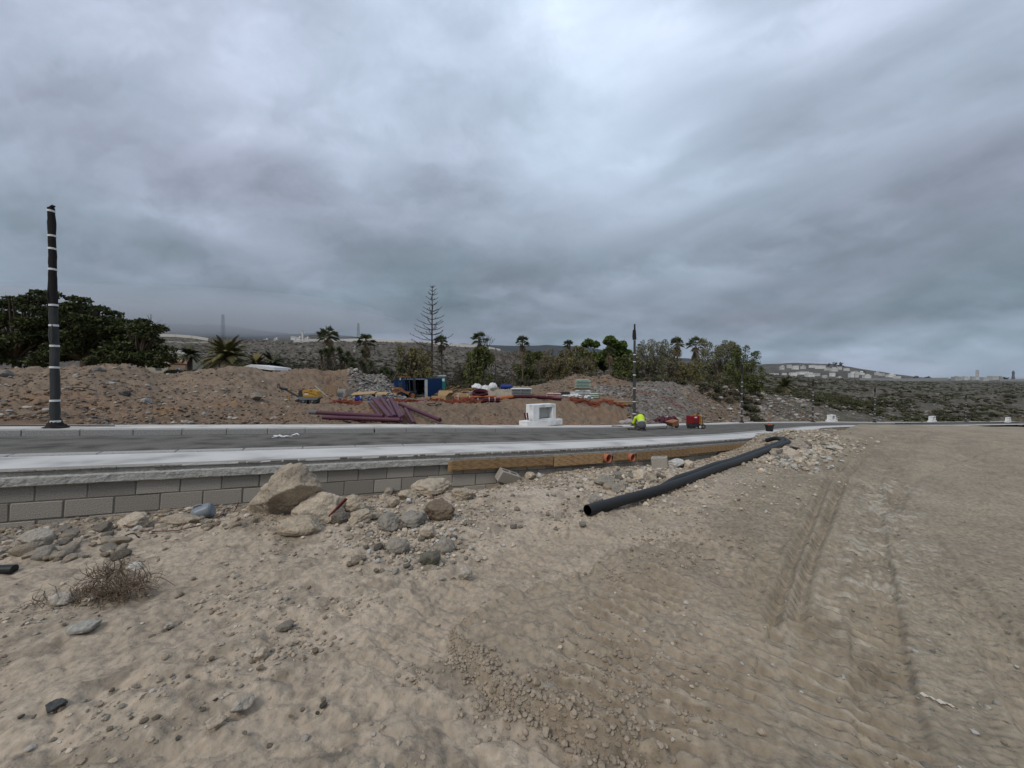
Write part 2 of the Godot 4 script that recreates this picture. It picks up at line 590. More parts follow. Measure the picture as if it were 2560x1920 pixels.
func x_of_s(s: float) -> float:
	var lo := 0
	var hi := road_s.size() - 1
	while hi - lo > 1:
		var mid := (lo + hi) / 2
		if road_s[mid] < s: lo = mid
		else: hi = mid
	return RX0 + RSTEP * (lo + (s - road_s[lo]) / maxf(road_s[hi] - road_s[lo], 1e-6))

# station on the line (offset p) seen at column u
func x_of_u(u: float, p := 0.0) -> float:
	var lo := -14.0
	var hi := 120.0
	for k in 40:
		var mid := (lo + hi) / 2
		var q := rp(mid, p)
		if q.z > -0.2 or 1280.0 + F * q.x / -q.z < u: lo = mid
		else: hi = mid
	return lo

# ------------------------------------------------------------------ heights of the ground
# beyond the road, by direction: [u, [depth, line of sight v] ...]
const FAR := [
	[-500, 9, 1040, 13, 985, 18, 925, 26, 930, 60, 930, 150, 905, 400, 880],
	[-150, 11, 1052, 14, 990, 18, 940, 22, 924, 28, 930, 60, 930, 150, 905, 400, 872],
	[0, 11.2, 1055, 13, 1012, 17, 962, 22, 925, 26, 930, 40, 936, 80, 926, 200, 890, 500, 868],
	[130, 11.5, 1056, 14, 1004, 18, 950, 22, 917, 26, 926, 40, 936, 80, 926, 200, 890, 500, 862],
	[260, 12, 1057, 15, 1006, 19, 950, 23, 912, 27, 926, 40, 936, 80, 926, 200, 888, 500, 856],
	[340, 12.3, 1058, 15.5, 1010, 20, 955, 24, 918, 28, 928, 42, 937, 80, 926, 200, 886, 450, 852],
	[414, 12.7, 1060, 16, 1018, 21, 968, 26, 938, 32, 940, 45, 938, 80, 925, 200, 885, 450, 850, 650, 846],
	[520, 13.3, 1061, 17, 1020, 22, 970, 28, 922, 32, 930, 45, 938, 80, 925, 200, 885, 450, 850, 650, 848],
	[605, 13.8, 1061, 18, 1020, 23, 975, 29, 915, 33, 926, 45, 938, 80, 925, 200, 882, 400, 852, 650, 850],
	[715, 14.4, 1062, 19, 1022, 22, 1013, 26, 988, 31, 926, 35, 935, 60, 928, 150, 900, 300, 864, 400, 856, 650, 853],
	[770, 14.6, 1062, 19, 1020, 22, 1013, 26, 994, 32, 917, 36, 932, 60, 928, 150, 900, 300, 862, 400, 854, 650, 852],
	[870, 15.2, 1063, 20, 1014, 24, 1006, 29, 994, 36, 922, 40, 935, 60, 930, 150, 900, 300, 862, 400, 853, 650, 853],
	[960, 15.8, 1064, 20.5, 1009, 26, 1003, 33, 992, 40, 938, 46, 955, 60, 945, 150, 908, 300, 866, 400, 854, 650, 853],
	[1005, 16, 1064, 20.5, 1008, 28, 1002, 38, 996, 46, 990, 52, 960, 70, 948, 150, 912, 300, 868, 400, 855, 650, 854],
	[1045, 16.3, 1064, 20.5, 1007, 30, 1001, 44, 997, 50, 985, 60, 965, 80, 945, 150, 915, 300, 870, 400, 857, 650, 856],
	[1200, 17.6, 1065, 22, 1004, 28, 990, 35, 980, 45, 973, 60, 962, 90, 950, 150, 930, 300, 882, 450, 866, 700, 872],
	[1320, 18.9, 1066, 23.5, 1001, 28, 985, 33, 977, 40, 968, 60, 960, 90, 950, 150, 934, 300, 900, 600, 885],
	[1380, 19.8, 1066, 24.5, 1000, 29, 986, 33, 976, 38, 955, 43, 962, 60, 957, 100, 945, 200, 922, 500, 895],
	[1440, 20.8, 1066, 25.5, 1001, 30, 988, 34, 968, 38, 937, 43, 952, 60, 955, 100, 945, 200, 922, 500, 895],
	[1525, 22.3, 1065, 27, 1003, 31, 990, 35, 968, 39, 938, 44, 952, 60, 955, 100, 945, 200, 922, 500, 898],
	[1585, 23.4, 1064, 28, 1010, 33, 985, 38, 967, 43, 957, 48, 960, 70, 955, 200, 925, 500, 900],
	[1640, 25, 1063, 31, 1003, 37, 951, 42, 956, 60, 955, 100, 945, 200, 928, 600, 905],
	[1717, 29, 1061, 35, 1010, 42, 959, 48, 962, 80, 955, 200, 930, 600, 908],
	[1771, 33, 1060, 39, 1017, 46, 968, 52, 972, 80, 960, 200, 935, 600, 912],
	[1830, 37, 1059, 44, 1020, 51, 973, 58, 976, 90, 966, 200, 942, 700, 925],
	[1880, 41, 1058, 48, 1026, 56, 982, 62, 984, 90, 971, 200, 947, 700, 931],
	[1960, 47.5, 1058, 55, 1028, 64, 994, 70, 994, 100, 977, 250, 952, 700, 940],
	[2050, 53, 1057, 62, 1026, 72, 1006, 80, 1002, 150, 973, 400, 953, 900, 945],
	[2200, 61, 1057, 75, 1034, 90, 1015, 120, 998, 200, 975, 500, 957, 1200, 948],
	[2400, 76.5, 1056, 95, 1036, 120, 1016, 160, 1001, 250, 982, 600, 962, 1500, 951],
	[2700, 95, 1056, 115, 1036, 140, 1018, 180, 1003, 280, 984, 700, 963, 1500, 952],
	[3300, 120, 1056, 150, 1030, 200, 1005, 300, 985, 700, 963, 1500, 952],
]
const FU0 := -500.0
const FUS := 20.0
const FND := 96
var far_grid := PackedFloat32Array()
var far_w := 0

func make_far_grid() -> void:
	far_w = int((3300.0 - FU0) / FUS) + 1
	far_grid.resize(far_w * FND)
	var cols := []
	for c in FAR:
		var col := PackedFloat32Array()
		for k in FND:
			var d := 8.0 * exp(k / float(FND - 1) * log(3000.0 / 8.0))
			var v: float = c[2]
			if d >= c[c.size() - 2]: v = c[c.size() - 1]
			elif d > c[1]:
				var j := 1
				while d > c[j + 2]: j += 2
				var t: float = log(d / c[j]) / log(float(c[j + 2]) / c[j])
				v = lerpf(c[j + 1], c[j + 3], t)
			col.append(1.6 - (v - 945.0) * d / F)
		cols.append(col)
	for k in far_w:
		var u := FU0 + k * FUS
		var j := 0
		while j < FAR.size() - 2 and u > FAR[j + 1][0]: j += 1
		var t := clampf((u - FAR[j][0]) / float(FAR[j + 1][0] - FAR[j][0]), 0, 1)
		t = t * t * (3 - 2 * t) * 0.6 + t * 0.4
		for q in FND:
			far_grid[k * FND + q] = lerpf(cols[j][q], cols[j + 1][q], t)

func far_y(u: float, d: float) -> float:
	var fu := clampf((u - FU0) / FUS, 0, far_w - 1.001)
	var fd := clampf(log(maxf(d, 8.0) / 8.0) / log(3000.0 / 8.0) * (FND - 1), 0, FND - 1.001)
	var a := int(fu)
	var b := int(fd)
	var o := a * FND + b
	var tu := fu - a
	var td := fd - b
	var y := lerpf(lerpf(far_grid[o], far_grid[o + 1], td), lerpf(far_grid[o + FND], far_grid[o + FND + 1], td), tu)
	if d > 3000.0: y = 1.6 + (y - 1.6) * d / 3000.0
	return y

const FOOT := [[-12.0, -0.1], [-8.5, -0.33], [-6.65, -0.37], [-5.98, -0.38], [-5.3, -0.44], [-4.7, -0.42], [-3.1, -0.53], [-1.75, -0.65], [-1.05, -0.75], [-0.62, -0.79], [0.15, -0.66], [0.65, -0.63], [2.2, -0.62], [4.5, -0.9], [5.6, -1.0], [7.3, -0.97], [8.7, -0.86], [10.2, -0.72], [12.5, -0.9], [15.0, -1.75], [18.0, -2.2], [25.0, -3.3], [40.0, -4.7], [140.0, -11.0]]
func table(t: Array, x: float) -> float:
	if x <= t[0][0]: return t[0][1]
	for k in t.size() - 1:
		if x < t[k + 1][0]: return lerpf(t[k][1], t[k + 1][1], (x - t[k][0]) / (t[k + 1][0] - t[k][0]))
	return t[t.size() - 1][1]

func plane_y(x: float, d: float) -> float:
	var over := maxf(0.0, d - 21.0 + 0.12 * maxf(0.0, x - 24.0))
	return -0.035 * d - 0.012 * x - 0.075 * over

# where a line of sight meets the near ground
func gpt(u: float, v: float) -> Vector2:
	var d := 1.6 / ((v - 945.0) / F - 0.035 - 0.012 * (u - 1280.0) / F)
	return Vector2(d * (u - 1280.0) / F, d)

func gline(a: Array) -> PackedVector2Array:
	var o := PackedVector2Array()
	for q in a: o.append(gpt(q[0], q[1]))
	return o

# (distance, side, length along) of a point from a line
func pl(p: Vector2, line: PackedVector2Array) -> Vector3:
	var best := 1e9
	var side := 1.0
	var along_ := 0.0
	var s := 0.0
	for k in line.size() - 1:
		var a := line[k]
		var ab := line[k + 1] - a
		var l := ab.length()
		var t := clampf((p - a).dot(ab) / (l * l), 0, 1)
		var q := p - a - ab * t
		var dd := q.length_squared()
		if dd < best:
			best = dd
			side = signf(ab.cross(p - a))
			along_ = s + t * l
		s += l
	return Vector3(sqrt(best), side, along_)

var ln := {}
var gn := {}
func make_ground_tools() -> void:
	ln.scarp = gline([[1700, 1310], [1480, 1428], [1380, 1465], [1250, 1502], [1165, 1545], [1120, 1595], [1128, 1640], [1190, 1700], [1250, 1760], [1320, 1800], [1420, 1850], [1560, 1905], [1750, 1990]])
	ln.wheel = gline([[380, 1990], [700, 1800], [940, 1640], [1040, 1530], [1130, 1460], [1300, 1395], [1480, 1335], [1620, 1300]])
	ln.crawler = gline([[1180, 2100], [1330, 1830], [1470, 1600], [1620, 1440], [1790, 1310], [1960, 1200], [2120, 1110], [2230, 1075]])
	ln.rut_a = gline([[1935, 1560], [1955, 1500], [1990, 1400], [2045, 1270], [2075, 1205], [2120, 1150], [2180, 1105], [2260, 1080]])
	ln.rut_b = gline([[2000, 1560], [2010, 1490], [2040, 1390], [2085, 1270], [2120, 1190], [2165, 1140], [2230, 1100], [2300, 1080]])
	ln.tyre_a = gline([[2620, 1215], [2480, 1160], [2400, 1125], [2385, 1108], [2420, 1090], [2480, 1075]])
	ln.tyre_b = gline([[2640, 1240], [2470, 1180], [2380, 1130], [2370, 1105], [2400, 1090], [2450, 1075]])
	ln.tyre_c = gline([[2200, 1290], [2300, 1190], [2420, 1140], [2520, 1110]])
	ln.tyre_d = gline([[2700, 1900], [2480, 1560], [2330, 1360], [2250, 1240], [2235, 1160], [2300, 1090], [2400, 1068]])
	ln.tyre_e = gline([[2250, 1900], [2200, 1600], [2190, 1420], [2180, 1290], [2190, 1190], [2240, 1120], [2330, 1078]])
	ln.ledge_a = gline([[-60, 1850], [60, 1800], [200, 1740], [330, 1690], [480, 1655], [620, 1625]])
	ln.ledge_b = gline([[180, 1900], [330, 1850], [450, 1790], [560, 1745], [640, 1715]])
	gn.big = noise(51, 0.22, 3)
	gn.mid = noise(52, 1.1, 4)
	gn.fine = noise(53, 5.5, 3)
	gn.clod = noise(54, 7.0, 1, FastNoiseLite.TYPE_CELLULAR)
	gn.clod.cellular_return_type = FastNoiseLite.RETURN_DISTANCE
	gn.wash = noise(55, 1.0, 3)
	gn.tone = noise(56, 0.5, 4)
	gn.pale = noise(57, 1.0, 4)
	gn.dirt = noise(60, 1.0, 4)
	gn.land = noise(58, 0.02, 5)
	gn.rough = noise(59, 0.35, 5)

# height of the ground without its smallest relief (things are set on this)
func ground_y(x: float, d: float) -> float:
	return ground_at(x, d, false)

var out_col := Color.WHITE
func ground_at(x: float, d: float, full: bool) -> float:
	var r := Vector2(x, d).length()
	var u := 1280.0 + F * x / maxf(d, 0.01) if d > 0.3 * absf(x) else (4000.0 if x > 0 else -2000.0)
	var far := d > 0.0 and r > 260.0
	var f := Vector2(x, 20.0)
	if not far: f = sp(x, d)
	var p := f.y
	var y := 0.0
	if far or p > 7.72:
		y = far_y(u, d)
		var w := 1.0
		if not far:
			w = clampf((p - 7.72) / 1.3, 0, 1)
			w = w * w * (3 - 2 * w)
			y = lerpf(rlook(road_y, f.x) + CROSS * 7.7 - 0.02, y, w)
		var amp := clampf(r * 0.012, 0.15, 2.2) * w
		if r > 60.0: amp = clampf(r * 0.006, 0.4, 3.0)
		y += gn.rough.get_noise_2d(x, d) * amp * 0.9 + (0.1 - absf(gn.mid.get_noise_2d(x, d))) * 0.34 * w
		if r > 60.0: y += gn.land.get_noise_2d(x, d) * clampf((r - 60.0) * 0.02, 0, 6.0) * (1.0 - 0.7 * smoothstep(250.0, 380.0, r))
		if full: far_tone(x, d, u, r, p)
		return y
	if p > 0.06:
		var under := rlook(road_y, f.x) + CROSS * p - 0.55
		out_col = Color(0.2, 0.16, 0.11)
		if p < 7.2: under = minf(under, table(FOOT, f.x) - 0.03)
		if p > 7.5: under = lerpf(under, rlook(road_y, f.x) + CROSS * 7.7 - 0.02, (p - 7.5) / 0.22)
		return under
	# ---- near side
	y = plane_y(x, d)
	var w2 := 1.0 - smoothstep(0.45, 2.1, -p)
	if w2 > 0.0: y = lerpf(y, table(FOOT, f.x), w2)
	var hx := x - 10.3
	var hd := d - 14.2
	y += 0.34 * exp(-(hx * hx + hd * hd) / 0.9) + 0.2 * exp(-((x - 13.0) * (x - 13.0) + (d - 16.2) * (d - 16.2)) / 2.2)
	y += 0.10 * exp(-((x + 2.9) * (x + 2.9) + (d - 4.8) * (d - 4.8)) / 0.5)
	y += gn.big.get_noise_2d(x, d) * 0.07
	var near := clampf((26.0 - r) / 8.0, 0, 1)
	var track := smoothstep(0.25, 0.9, (x - 0.55 * d + 0.2) / 1.3 + 0.4) if d > 0 else 0.5
	var rough := 1.0 - 0.75 * track
	y += gn.mid.get_noise_2d(x, d) * 0.055 * rough
	if not full: return y
	var tone: float = gn.tone.get_noise_2d(x * 1.3, d * 1.3)
	var fine: float = gn.fine.get_noise_2d(x, d)
	var col := Color(0.445, 0.366, 0.272).lerp(Color(0.355, 0.296, 0.214), track)
	# cream sub-soil thrown up along the trench
	var cream := clampf(1.0 - absf(-p - 1.6) / 2.2, 0, 1) * smoothstep(-3.0, 0.0, x) * (1.0 - smoothstep(6.0, 9.0, x))
	cream *= clampf(0.55 + gn.pale.get_noise_2d(x * 0.9 + 5, d * 0.9) * 1.6, 0, 1)
	col = col.lerp(Color(0.56, 0.475, 0.38), cream * 0.8)
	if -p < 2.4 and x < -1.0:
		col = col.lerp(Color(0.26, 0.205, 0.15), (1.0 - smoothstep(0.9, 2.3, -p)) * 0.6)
	col = col * (1.0 + tone * 0.22 + fine * 0.10)
	if near > 0.0:
		# darker, freshly turned soil in small patches and grains
		var turned: float = gn.dirt.get_noise_2d(x * 2.2, d * 2.2)
		col = col * (1.0 - 0.26 * smoothstep(0.12, 0.3, turned) * rough - 0.14 * rough * smoothstep(0.2, 0.34, gn.dirt.get_noise_2d(x * 8.0 + 9.0, d * 8.0)))
		y += (fine * 0.008 + absf(gn.fine.get_noise_2d(x * 0.5 + 30.0, d * 0.5)) * 0.055 - 0.012) * (1.0 - 0.6 * track) * near
		var cl: float = gn.clod.get_noise_2d(x, d)
		var cm := clampf(gn.pale.get_noise_2d(x * 0.8, d * 0.8 + 40.0) * 2.2 + 0.05, 0, 1) * rough
		y += (-cl - 0.35) * 0.013 * cm * near
		var q := Vector2(x, d)
		if d > 0.2 and r < 12.0:
			# scraped plate and its broken edge
			var s: Vector3 = pl(q, ln.scarp)
			var jag: float = gn.mid.get_noise_2d(x * 1.3, d * 1.3) * 0.09 + fine * 0.006
			var sd := s.x * s.y + jag
			if sd > 0.0 and sd < 1.5 and s.z > 0.9 and s.z < 6.2:
				var e := smoothstep(0.0, 0.05, sd) * (1.0 - smoothstep(0.5, 1.45, sd))
				y += 0.05 * e + 0.028 * exp(-(sd - 0.07) * (sd - 0.07) / 0.0022) * clampf(0.6 + fine * 2.0, 0.1, 1.2)
				col = col.lerp(Color(0.325, 0.265, 0.19), e * 0.75)
			# smooth wheel lane
			var wl: Vector3 = pl(q, ln.wheel)
			if wl.x < 0.4:
				var e := 1.0 - smoothstep(0.12, 0.4, wl.x)
				y -= e * 0.022
				y -= fine * 0.009 * e
				y += sin(wl.x * wl.y * 95.0 + fine * 2.0) * 0.0035 * e
				col = col.lerp(Color(0.44, 0.36, 0.265), e * 0.5)
			for lg in [ln.ledge_a, ln.ledge_b]:
				var le: Vector3 = pl(q, lg)
				var ls := le.x * le.y + jag * 1.3
				if absf(ls) < 0.5: y += 0.022 * (smoothstep(-0.015, 0.015, ls) - 0.5) * (1.0 - smoothstep(0.1, 0.5, absf(ls))) * clampf(0.4 + tone * 2.0, 0, 1)
		if d > 0.2:
			# cleat marks of a tracked machine
			var c: Vector3 = pl(q, ln.crawler)
			var lat := c.x * c.y
			for o in [-0.12, -0.72, -1.34, 0.95]:
				var e := (1.0 - smoothstep(0.24, 0.31, absf(lat - o))) * (1.0 if o < 0.0 else 0.4)
				if e > 0.0 and c.z > 0.4:
					var keep := clampf(0.7 + gn.pale.get_noise_2d(x * 0.9 - 9, d * 0.9) * 2.2, 0.0, 1)
					var ph: float = c.z * TAU / 0.115 + o * 5.0 + gn.mid.get_noise_2d(x * 0.6, d * 0.6) * 1.6
					var wv := sin(ph)
					y += e * keep * (clampf(wv * 3.0, -1.0, 1.0) * 0.017 - 0.017)
					# pressed bars are pale packed crust, the rest loose darker soil
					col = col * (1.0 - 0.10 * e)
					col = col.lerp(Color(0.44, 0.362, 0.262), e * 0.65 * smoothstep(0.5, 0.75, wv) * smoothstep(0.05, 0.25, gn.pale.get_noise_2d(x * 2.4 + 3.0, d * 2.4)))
			# washboard of tyre lugs over the haul track
			if track > 0.02:
				var ph := 0.33
				var t := x * sin(ph) + d * cos(ph)
				var sl := x * cos(ph) - d * sin(ph)
				var wn: float = gn.wash.get_noise_2d(sl * 3.2, t * 12.0)
				col = col * (1.0 - 0.15 * track * smoothstep(0.12, 0.3, gn.dirt.get_noise_2d(sl * 3.0 + 50.0, t * 12.0)))  # dark dashes: groove shade painted into the colour, together with looser darker soil
				var wk := clampf(0.45 + gn.pale.get_noise_2d(x * 0.45, d * 0.45 + 11.0) * 1.6, 0.1, 1)
				var ra: Vector3 = pl(q, ln.rut_a)
				var rb: Vector3 = pl(q, ln.rut_b)
				var rd := minf(ra.x, rb.x)
				wk *= 0.25 + 0.75 * smoothstep(0.06, 0.45, rd)
				y += (absf(wn) - 0.14) * 0.05 * track * wk * (0.45 + 0.55 * smoothstep(1.8, 3.4, r))
				if rd < 0.2: y += (-0.055 * exp(-rd * rd / 0.0016) + 0.022 * exp(-(rd - 0.085) * (rd - 0.085) / 0.0016)) * (1.0 - smoothstep(0.85, 1.0, r / 17.0))
				# lug prints beside the ruts
				var lg := ra
				for o in [-0.17, 0.17, 0.62]:
					var le := 1.0 - smoothstep(0.05, 0.1, absf(lg.x * lg.y + o))
					if le > 0.0: y -= le * 0.028 * smoothstep(-0.2, 0.3, sin(lg.z * TAU / 0.12 + o * 3.0))
				for k in ["tyre_d", "tyre_e"]:
					var ty: Vector3 = pl(q, ln[k])
					if ty.x < 0.22:
						var te := 1.0 - smoothstep(0.11, 0.15, ty.x)
						y -= te * (0.014 + 0.012 * smoothstep(-0.1, 0.2, sin(ty.z * TAU / 0.09 + ty.x * ty.y * 24.0)))
						y += 0.012 * exp(-(ty.x - 0.16) * (ty.x - 0.16) / 0.0012)
				for k in ["tyre_a", "tyre_b", "tyre_c"]:
					var ru: Vector3 = pl(q, ln[k])
					if ru.x < 0.4: y -= 0.06 * exp(-ru.x * ru.x / 0.012)
				# pale scuffs where the crust is worn through
				var pw := clampf(1.3 - absf(x - 1.0 * d + 0.1) / 0.6, 0, 1) * (0.25 + 0.75 * smoothstep(2.2, 3.2, d)) * smoothstep(0.8, 1.4, d) * (1.0 - smoothstep(6.5, 8.5, d))
				var pn: float = gn.pale.get_noise_2d(sl * 2.3, t * 9.0) + 0.5 * gn.pale.get_noise_2d(x * 0.9, d * 0.9 + 3.0)
				col = col.lerp(Color(0.52, 0.475, 0.39), smoothstep(0.2, 0.34, pn) * pw * 0.7)
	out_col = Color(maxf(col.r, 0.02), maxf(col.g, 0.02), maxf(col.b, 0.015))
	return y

func far_tone(x: float, d: float, u: float, r: float, p: float) -> void:
	var tone: float = gn.tone.get_noise_2d(x * 0.5, d * 0.5)
	var fine: float = gn.mid.get_noise_2d(x * 1.7, d * 1.7)
	var col: Color
	if r < 62.0:
		col = Color(0.215, 0.155, 0.105)
		col = col.lerp(Color(0.205, 0.125, 0.075), clampf(tone * 2.2, 0, 1) * 0.7)
		if u < 720: col = col.lerp(Color(0.24, 0.18, 0.125), smoothstep(12.0, 20.0, p) * 0.7)
		if u < 520 and p < 10.5: col = col.lerp(Color(0.15, 0.092, 0.052), 0.5)
		var grey := smoothstep(860.0, 930.0, u) * (1.0 - smoothstep(1000.0, 1030.0, u)) * smoothstep(28.0, 31.0, d)
		grey = maxf(grey, smoothstep(1560.0, 1600.0, u) * (1.0 - smoothstep(1700.0, 1770.0, u + tone * 80.0)) * 0.85)
		col = col.lerp(Color(0.205, 0.19, 0.168), grey)
		var pad := smoothstep(1130.0, 1190.0, u) * (1.0 - smoothstep(1290.0, 1340.0, u)) * smoothstep(25.0, 27.0, d)
		col = col.lerp(Color(0.34, 0.285, 0.21), pad)
		col = col.lerp(Color(0.30, 0.17, 0.075), (1.0 - smoothstep(0.12, 0.3, absf(d - 14.2 - (u - 370.0) * 0.021))) * float(u > 370 and u < 760) * 0.7)
		col = col.lerp(Color(0.22, 0.18, 0.135), smoothstep(1780.0, 1900.0, u))
		col = col * (1.0 + fine * 0.35 + tone * 0.25)
	else:
		var scrub := clampf(0.5 + gn.land.get_noise_2d(x * 2.0, d * 2.0) * 1.5, 0, 1)
		col = Color(0.125, 0.107, 0.086).lerp(Color(0.09, 0.08, 0.058), scrub)
		if u > 1700: col = col.lerp(Color(0.105, 0.103, 0.065), 0.6 * clampf(0.5 + gn.land.get_noise_2d(x * 3.0 + 50, d * 3.0) * 2.0, 0, 1))
		col = col.lerp(Color(0.19, 0.168, 0.14), smoothstep(0.25, 0.5, gn.land.get_noise_2d(x * 4.0, d * 9.0 + 77.0)))
		col = col * (1.0 + tone * 0.5 + fine * 0.3)
	out_col = Color(maxf(col.r, 0.015), maxf(col.g, 0.015), maxf(col.b, 0.012))

func make_ground() -> void:
	make_ground_tools()
	var angs := PackedFloat32Array()
	var a := -180.0
	while a < 180.0:
		angs.append(deg_to_rad(a))
		var aa := absf(a)
		a += 0.165 if aa < 56.0 else (0.6 if aa < 75.0 else 5.0)
	var rads := PackedFloat32Array()
	var r := 0.35
	while r < 4200.0:
		rads.append(r)
		r *= 1.05 if r < 1.25 else (1.0046 if r < 3.6 else (1.0078 if r < 9.0 else (1.0115 if r < 60.0 else (1.022 if r < 320.0 else 1.05))))
	var na := angs.size()
	var nr := rads.size()
	var g := Geo.new()
	g.v.resize(na * nr + 1); g.n.resize(na * nr + 1); g.c.resize(na * nr + 1)
	for j in nr:
		for k in na:
			var x := rads[j] * sin(angs[k])
			var d := rads[j] * cos(angs[k])
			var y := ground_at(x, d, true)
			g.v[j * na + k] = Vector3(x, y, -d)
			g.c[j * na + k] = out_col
	g.v[na * nr] = Vector3(0, ground_at(0, 0, true), 0)
	g.c[na * nr] = out_col
	var ix := PackedInt32Array()
	ix.resize(((nr - 1) * na * 2 + na) * 3)
	var o := 0
	for j in nr - 1:
		for k in na:
			var k2 := (k + 1) % na
			var p0 := j * na + k
			var p1 := j * na + k2
			var p2 := p0 + na
			var p3 := p1 + na
			ix[o] = p0; ix[o + 1] = p2; ix[o + 2] = p1
			ix[o + 3] = p1; ix[o + 4] = p2; ix[o + 5] = p3
			o += 6
	for k in na:
		ix[o] = na * nr; ix[o + 1] = k; ix[o + 2] = (k + 1) % na
		o += 3
	g.i = ix
	# normals from neighbours on the grid
	for j in nr:
		for k in na:
			var l := g.v[j * na + (k + na - 1) % na]
			var rr := g.v[j * na + (k + 1) % na]
			var b := g.v[maxi(j - 1, 0) * na + k]
			var f := g.v[mini(j + 1, nr - 1) * na + k]
			g.n[j * na + k] = (rr - l).cross(f - b).normalized()
	g.n[na * nr] = Vector3.UP
	print("ground verts ", na * nr)
	struct("ground", g, M.soil, "bare sandy construction ground with tracks and banks of rubble")

# ------------------------------------------------------------------ road, pavements, kerbs
# sweep an open cross-section of (offset, height) along the road's line
func sweep(prof: Array, x0: float, x1: float, step: float, wob: Array = []) -> Geo:
	var g := Geo.new()
	var n := int(ceil((x1 - x0) / step))
	for k in n:
		var a := x0 + (x1 - x0) * k / n
		var b := x0 + (x1 - x0) * (k + 1) / n
		for j in prof.size() - 1:
			var q: Array[Vector3] = []
			for e in [[a, j], [b, j], [b, j + 1], [a, j + 1]]:
				var pr: Vector2 = prof[e[1]]
				var w := 0.0
				var w2 := 0.0
				if wob.size() and wob[e[1]] > 0.0:
					w = gn.fine.get_noise_2d(e[0] * 0.9 + e[1] * 17.0, 3.0) * wob[e[1]]
					w2 = gn.fine.get_noise_2d(e[0] * 1.1 + e[1] * 31.0, 9.0) * wob[e[1]] * 0.5
				q.append(rp(e[0], pr.x + w2, pr.y + w))
			var dp: Vector2 = prof[j + 1] - prof[j]
			var th := rlook(road_t, a)
			var nl := Vector2(-dp.y, dp.x)
			g.fquad(q[0], q[1], q[2], q[3], Vector3(-nl.x * sin(th), nl.y, -nl.x * cos(th)), Color.WHITE)
	return g

func on_line(x: float, p: float, dy: float) -> Transform3D:
	var a := rp(x - 0.1, p, dy)
	var b := rp(x + 0.1, p, dy)
	var t := along(a, b)
	t.origin = rp(x, p, dy)
	return t

func make_road() -> void:
	struct("road", sweep([Vector2(1.49, -0.12), Vector2(2.4, -0.105), Vector2(3.8, -0.10), Vector2(5.2, -0.125), Vector2(6.09, -0.16)], -24, 125, 0.5, [0.004, 0.012, 0.012, 0.012, 0.004]), M.asphalt, "dusty grey road base not yet surfaced")
	var near_walk := struct("pavement", sweep([Vector2(-0.005, -0.045), Vector2(-0.005, -0.004), Vector2(0.0, 0.0), Vector2(0.6, 0.002), Vector2(1.14, 0.0), Vector2(1.14, -0.07)], -24, 125, 0.3, [0.006, 0.004, 0.003, 0.004, 0.0, 0.0]), M.pavement, "white concrete pavement along the top of the block wall")
	part(near_walk, "channel", sweep([Vector2(1.14, -0.065), Vector2(1.30, -0.065)], -24, 125, 0.5), M.mortar)
	var far_walk := struct("pavement", sweep([Vector2(6.40, -0.07), Vector2(6.40, 0.0), Vector2(7.0, 0.002), Vector2(7.7, 0.0), Vector2(7.72, -0.12)], -24, 125, 0.3, [0.0, 0.0, 0.004, 0.012, 0.0]), M.far_pavement, "pale concrete pavement at the foot of the earth bank")
	part(far_walk, "channel", sweep([Vector2(6.28, -0.05), Vector2(6.40, -0.05)], -24, 125, 0.5), M.mortar)
	# kerb stones, one metre each
	var gk := Geo.new()
	gk.bbox(Transform3D.IDENTITY, Vector3(0.99, 0.24, 0.20), 0.014)
	var km := gk.mesh()
	for side in 2:
		var kerb := Node3D.new()
		kerb.name = numbered("kerb")
		add_child(kerb)
		kerb.set_meta("kind", "structure")
		kerb.set_meta("label", "concrete kerb stones along the near pavement" if side == 0 else "concrete kerb stones along the far pavement")
		var s := rlook(road_s, -16.0)
		while s < rlook(road_s, 62.0):
			var x := x_of_s(s + 0.5)
			var p := 1.40 if side == 0 else 6.18
			var t := on_line(x, p, -0.119)
			t.basis = t.basis.scaled_local(Vector3(rp(x_of_s(s), p).distance_to(rp(x_of_s(s + 1.0), p)), 1, 1))
			part(kerb, "kerb_stone", km, M.kerb, t)
			s += 1.0

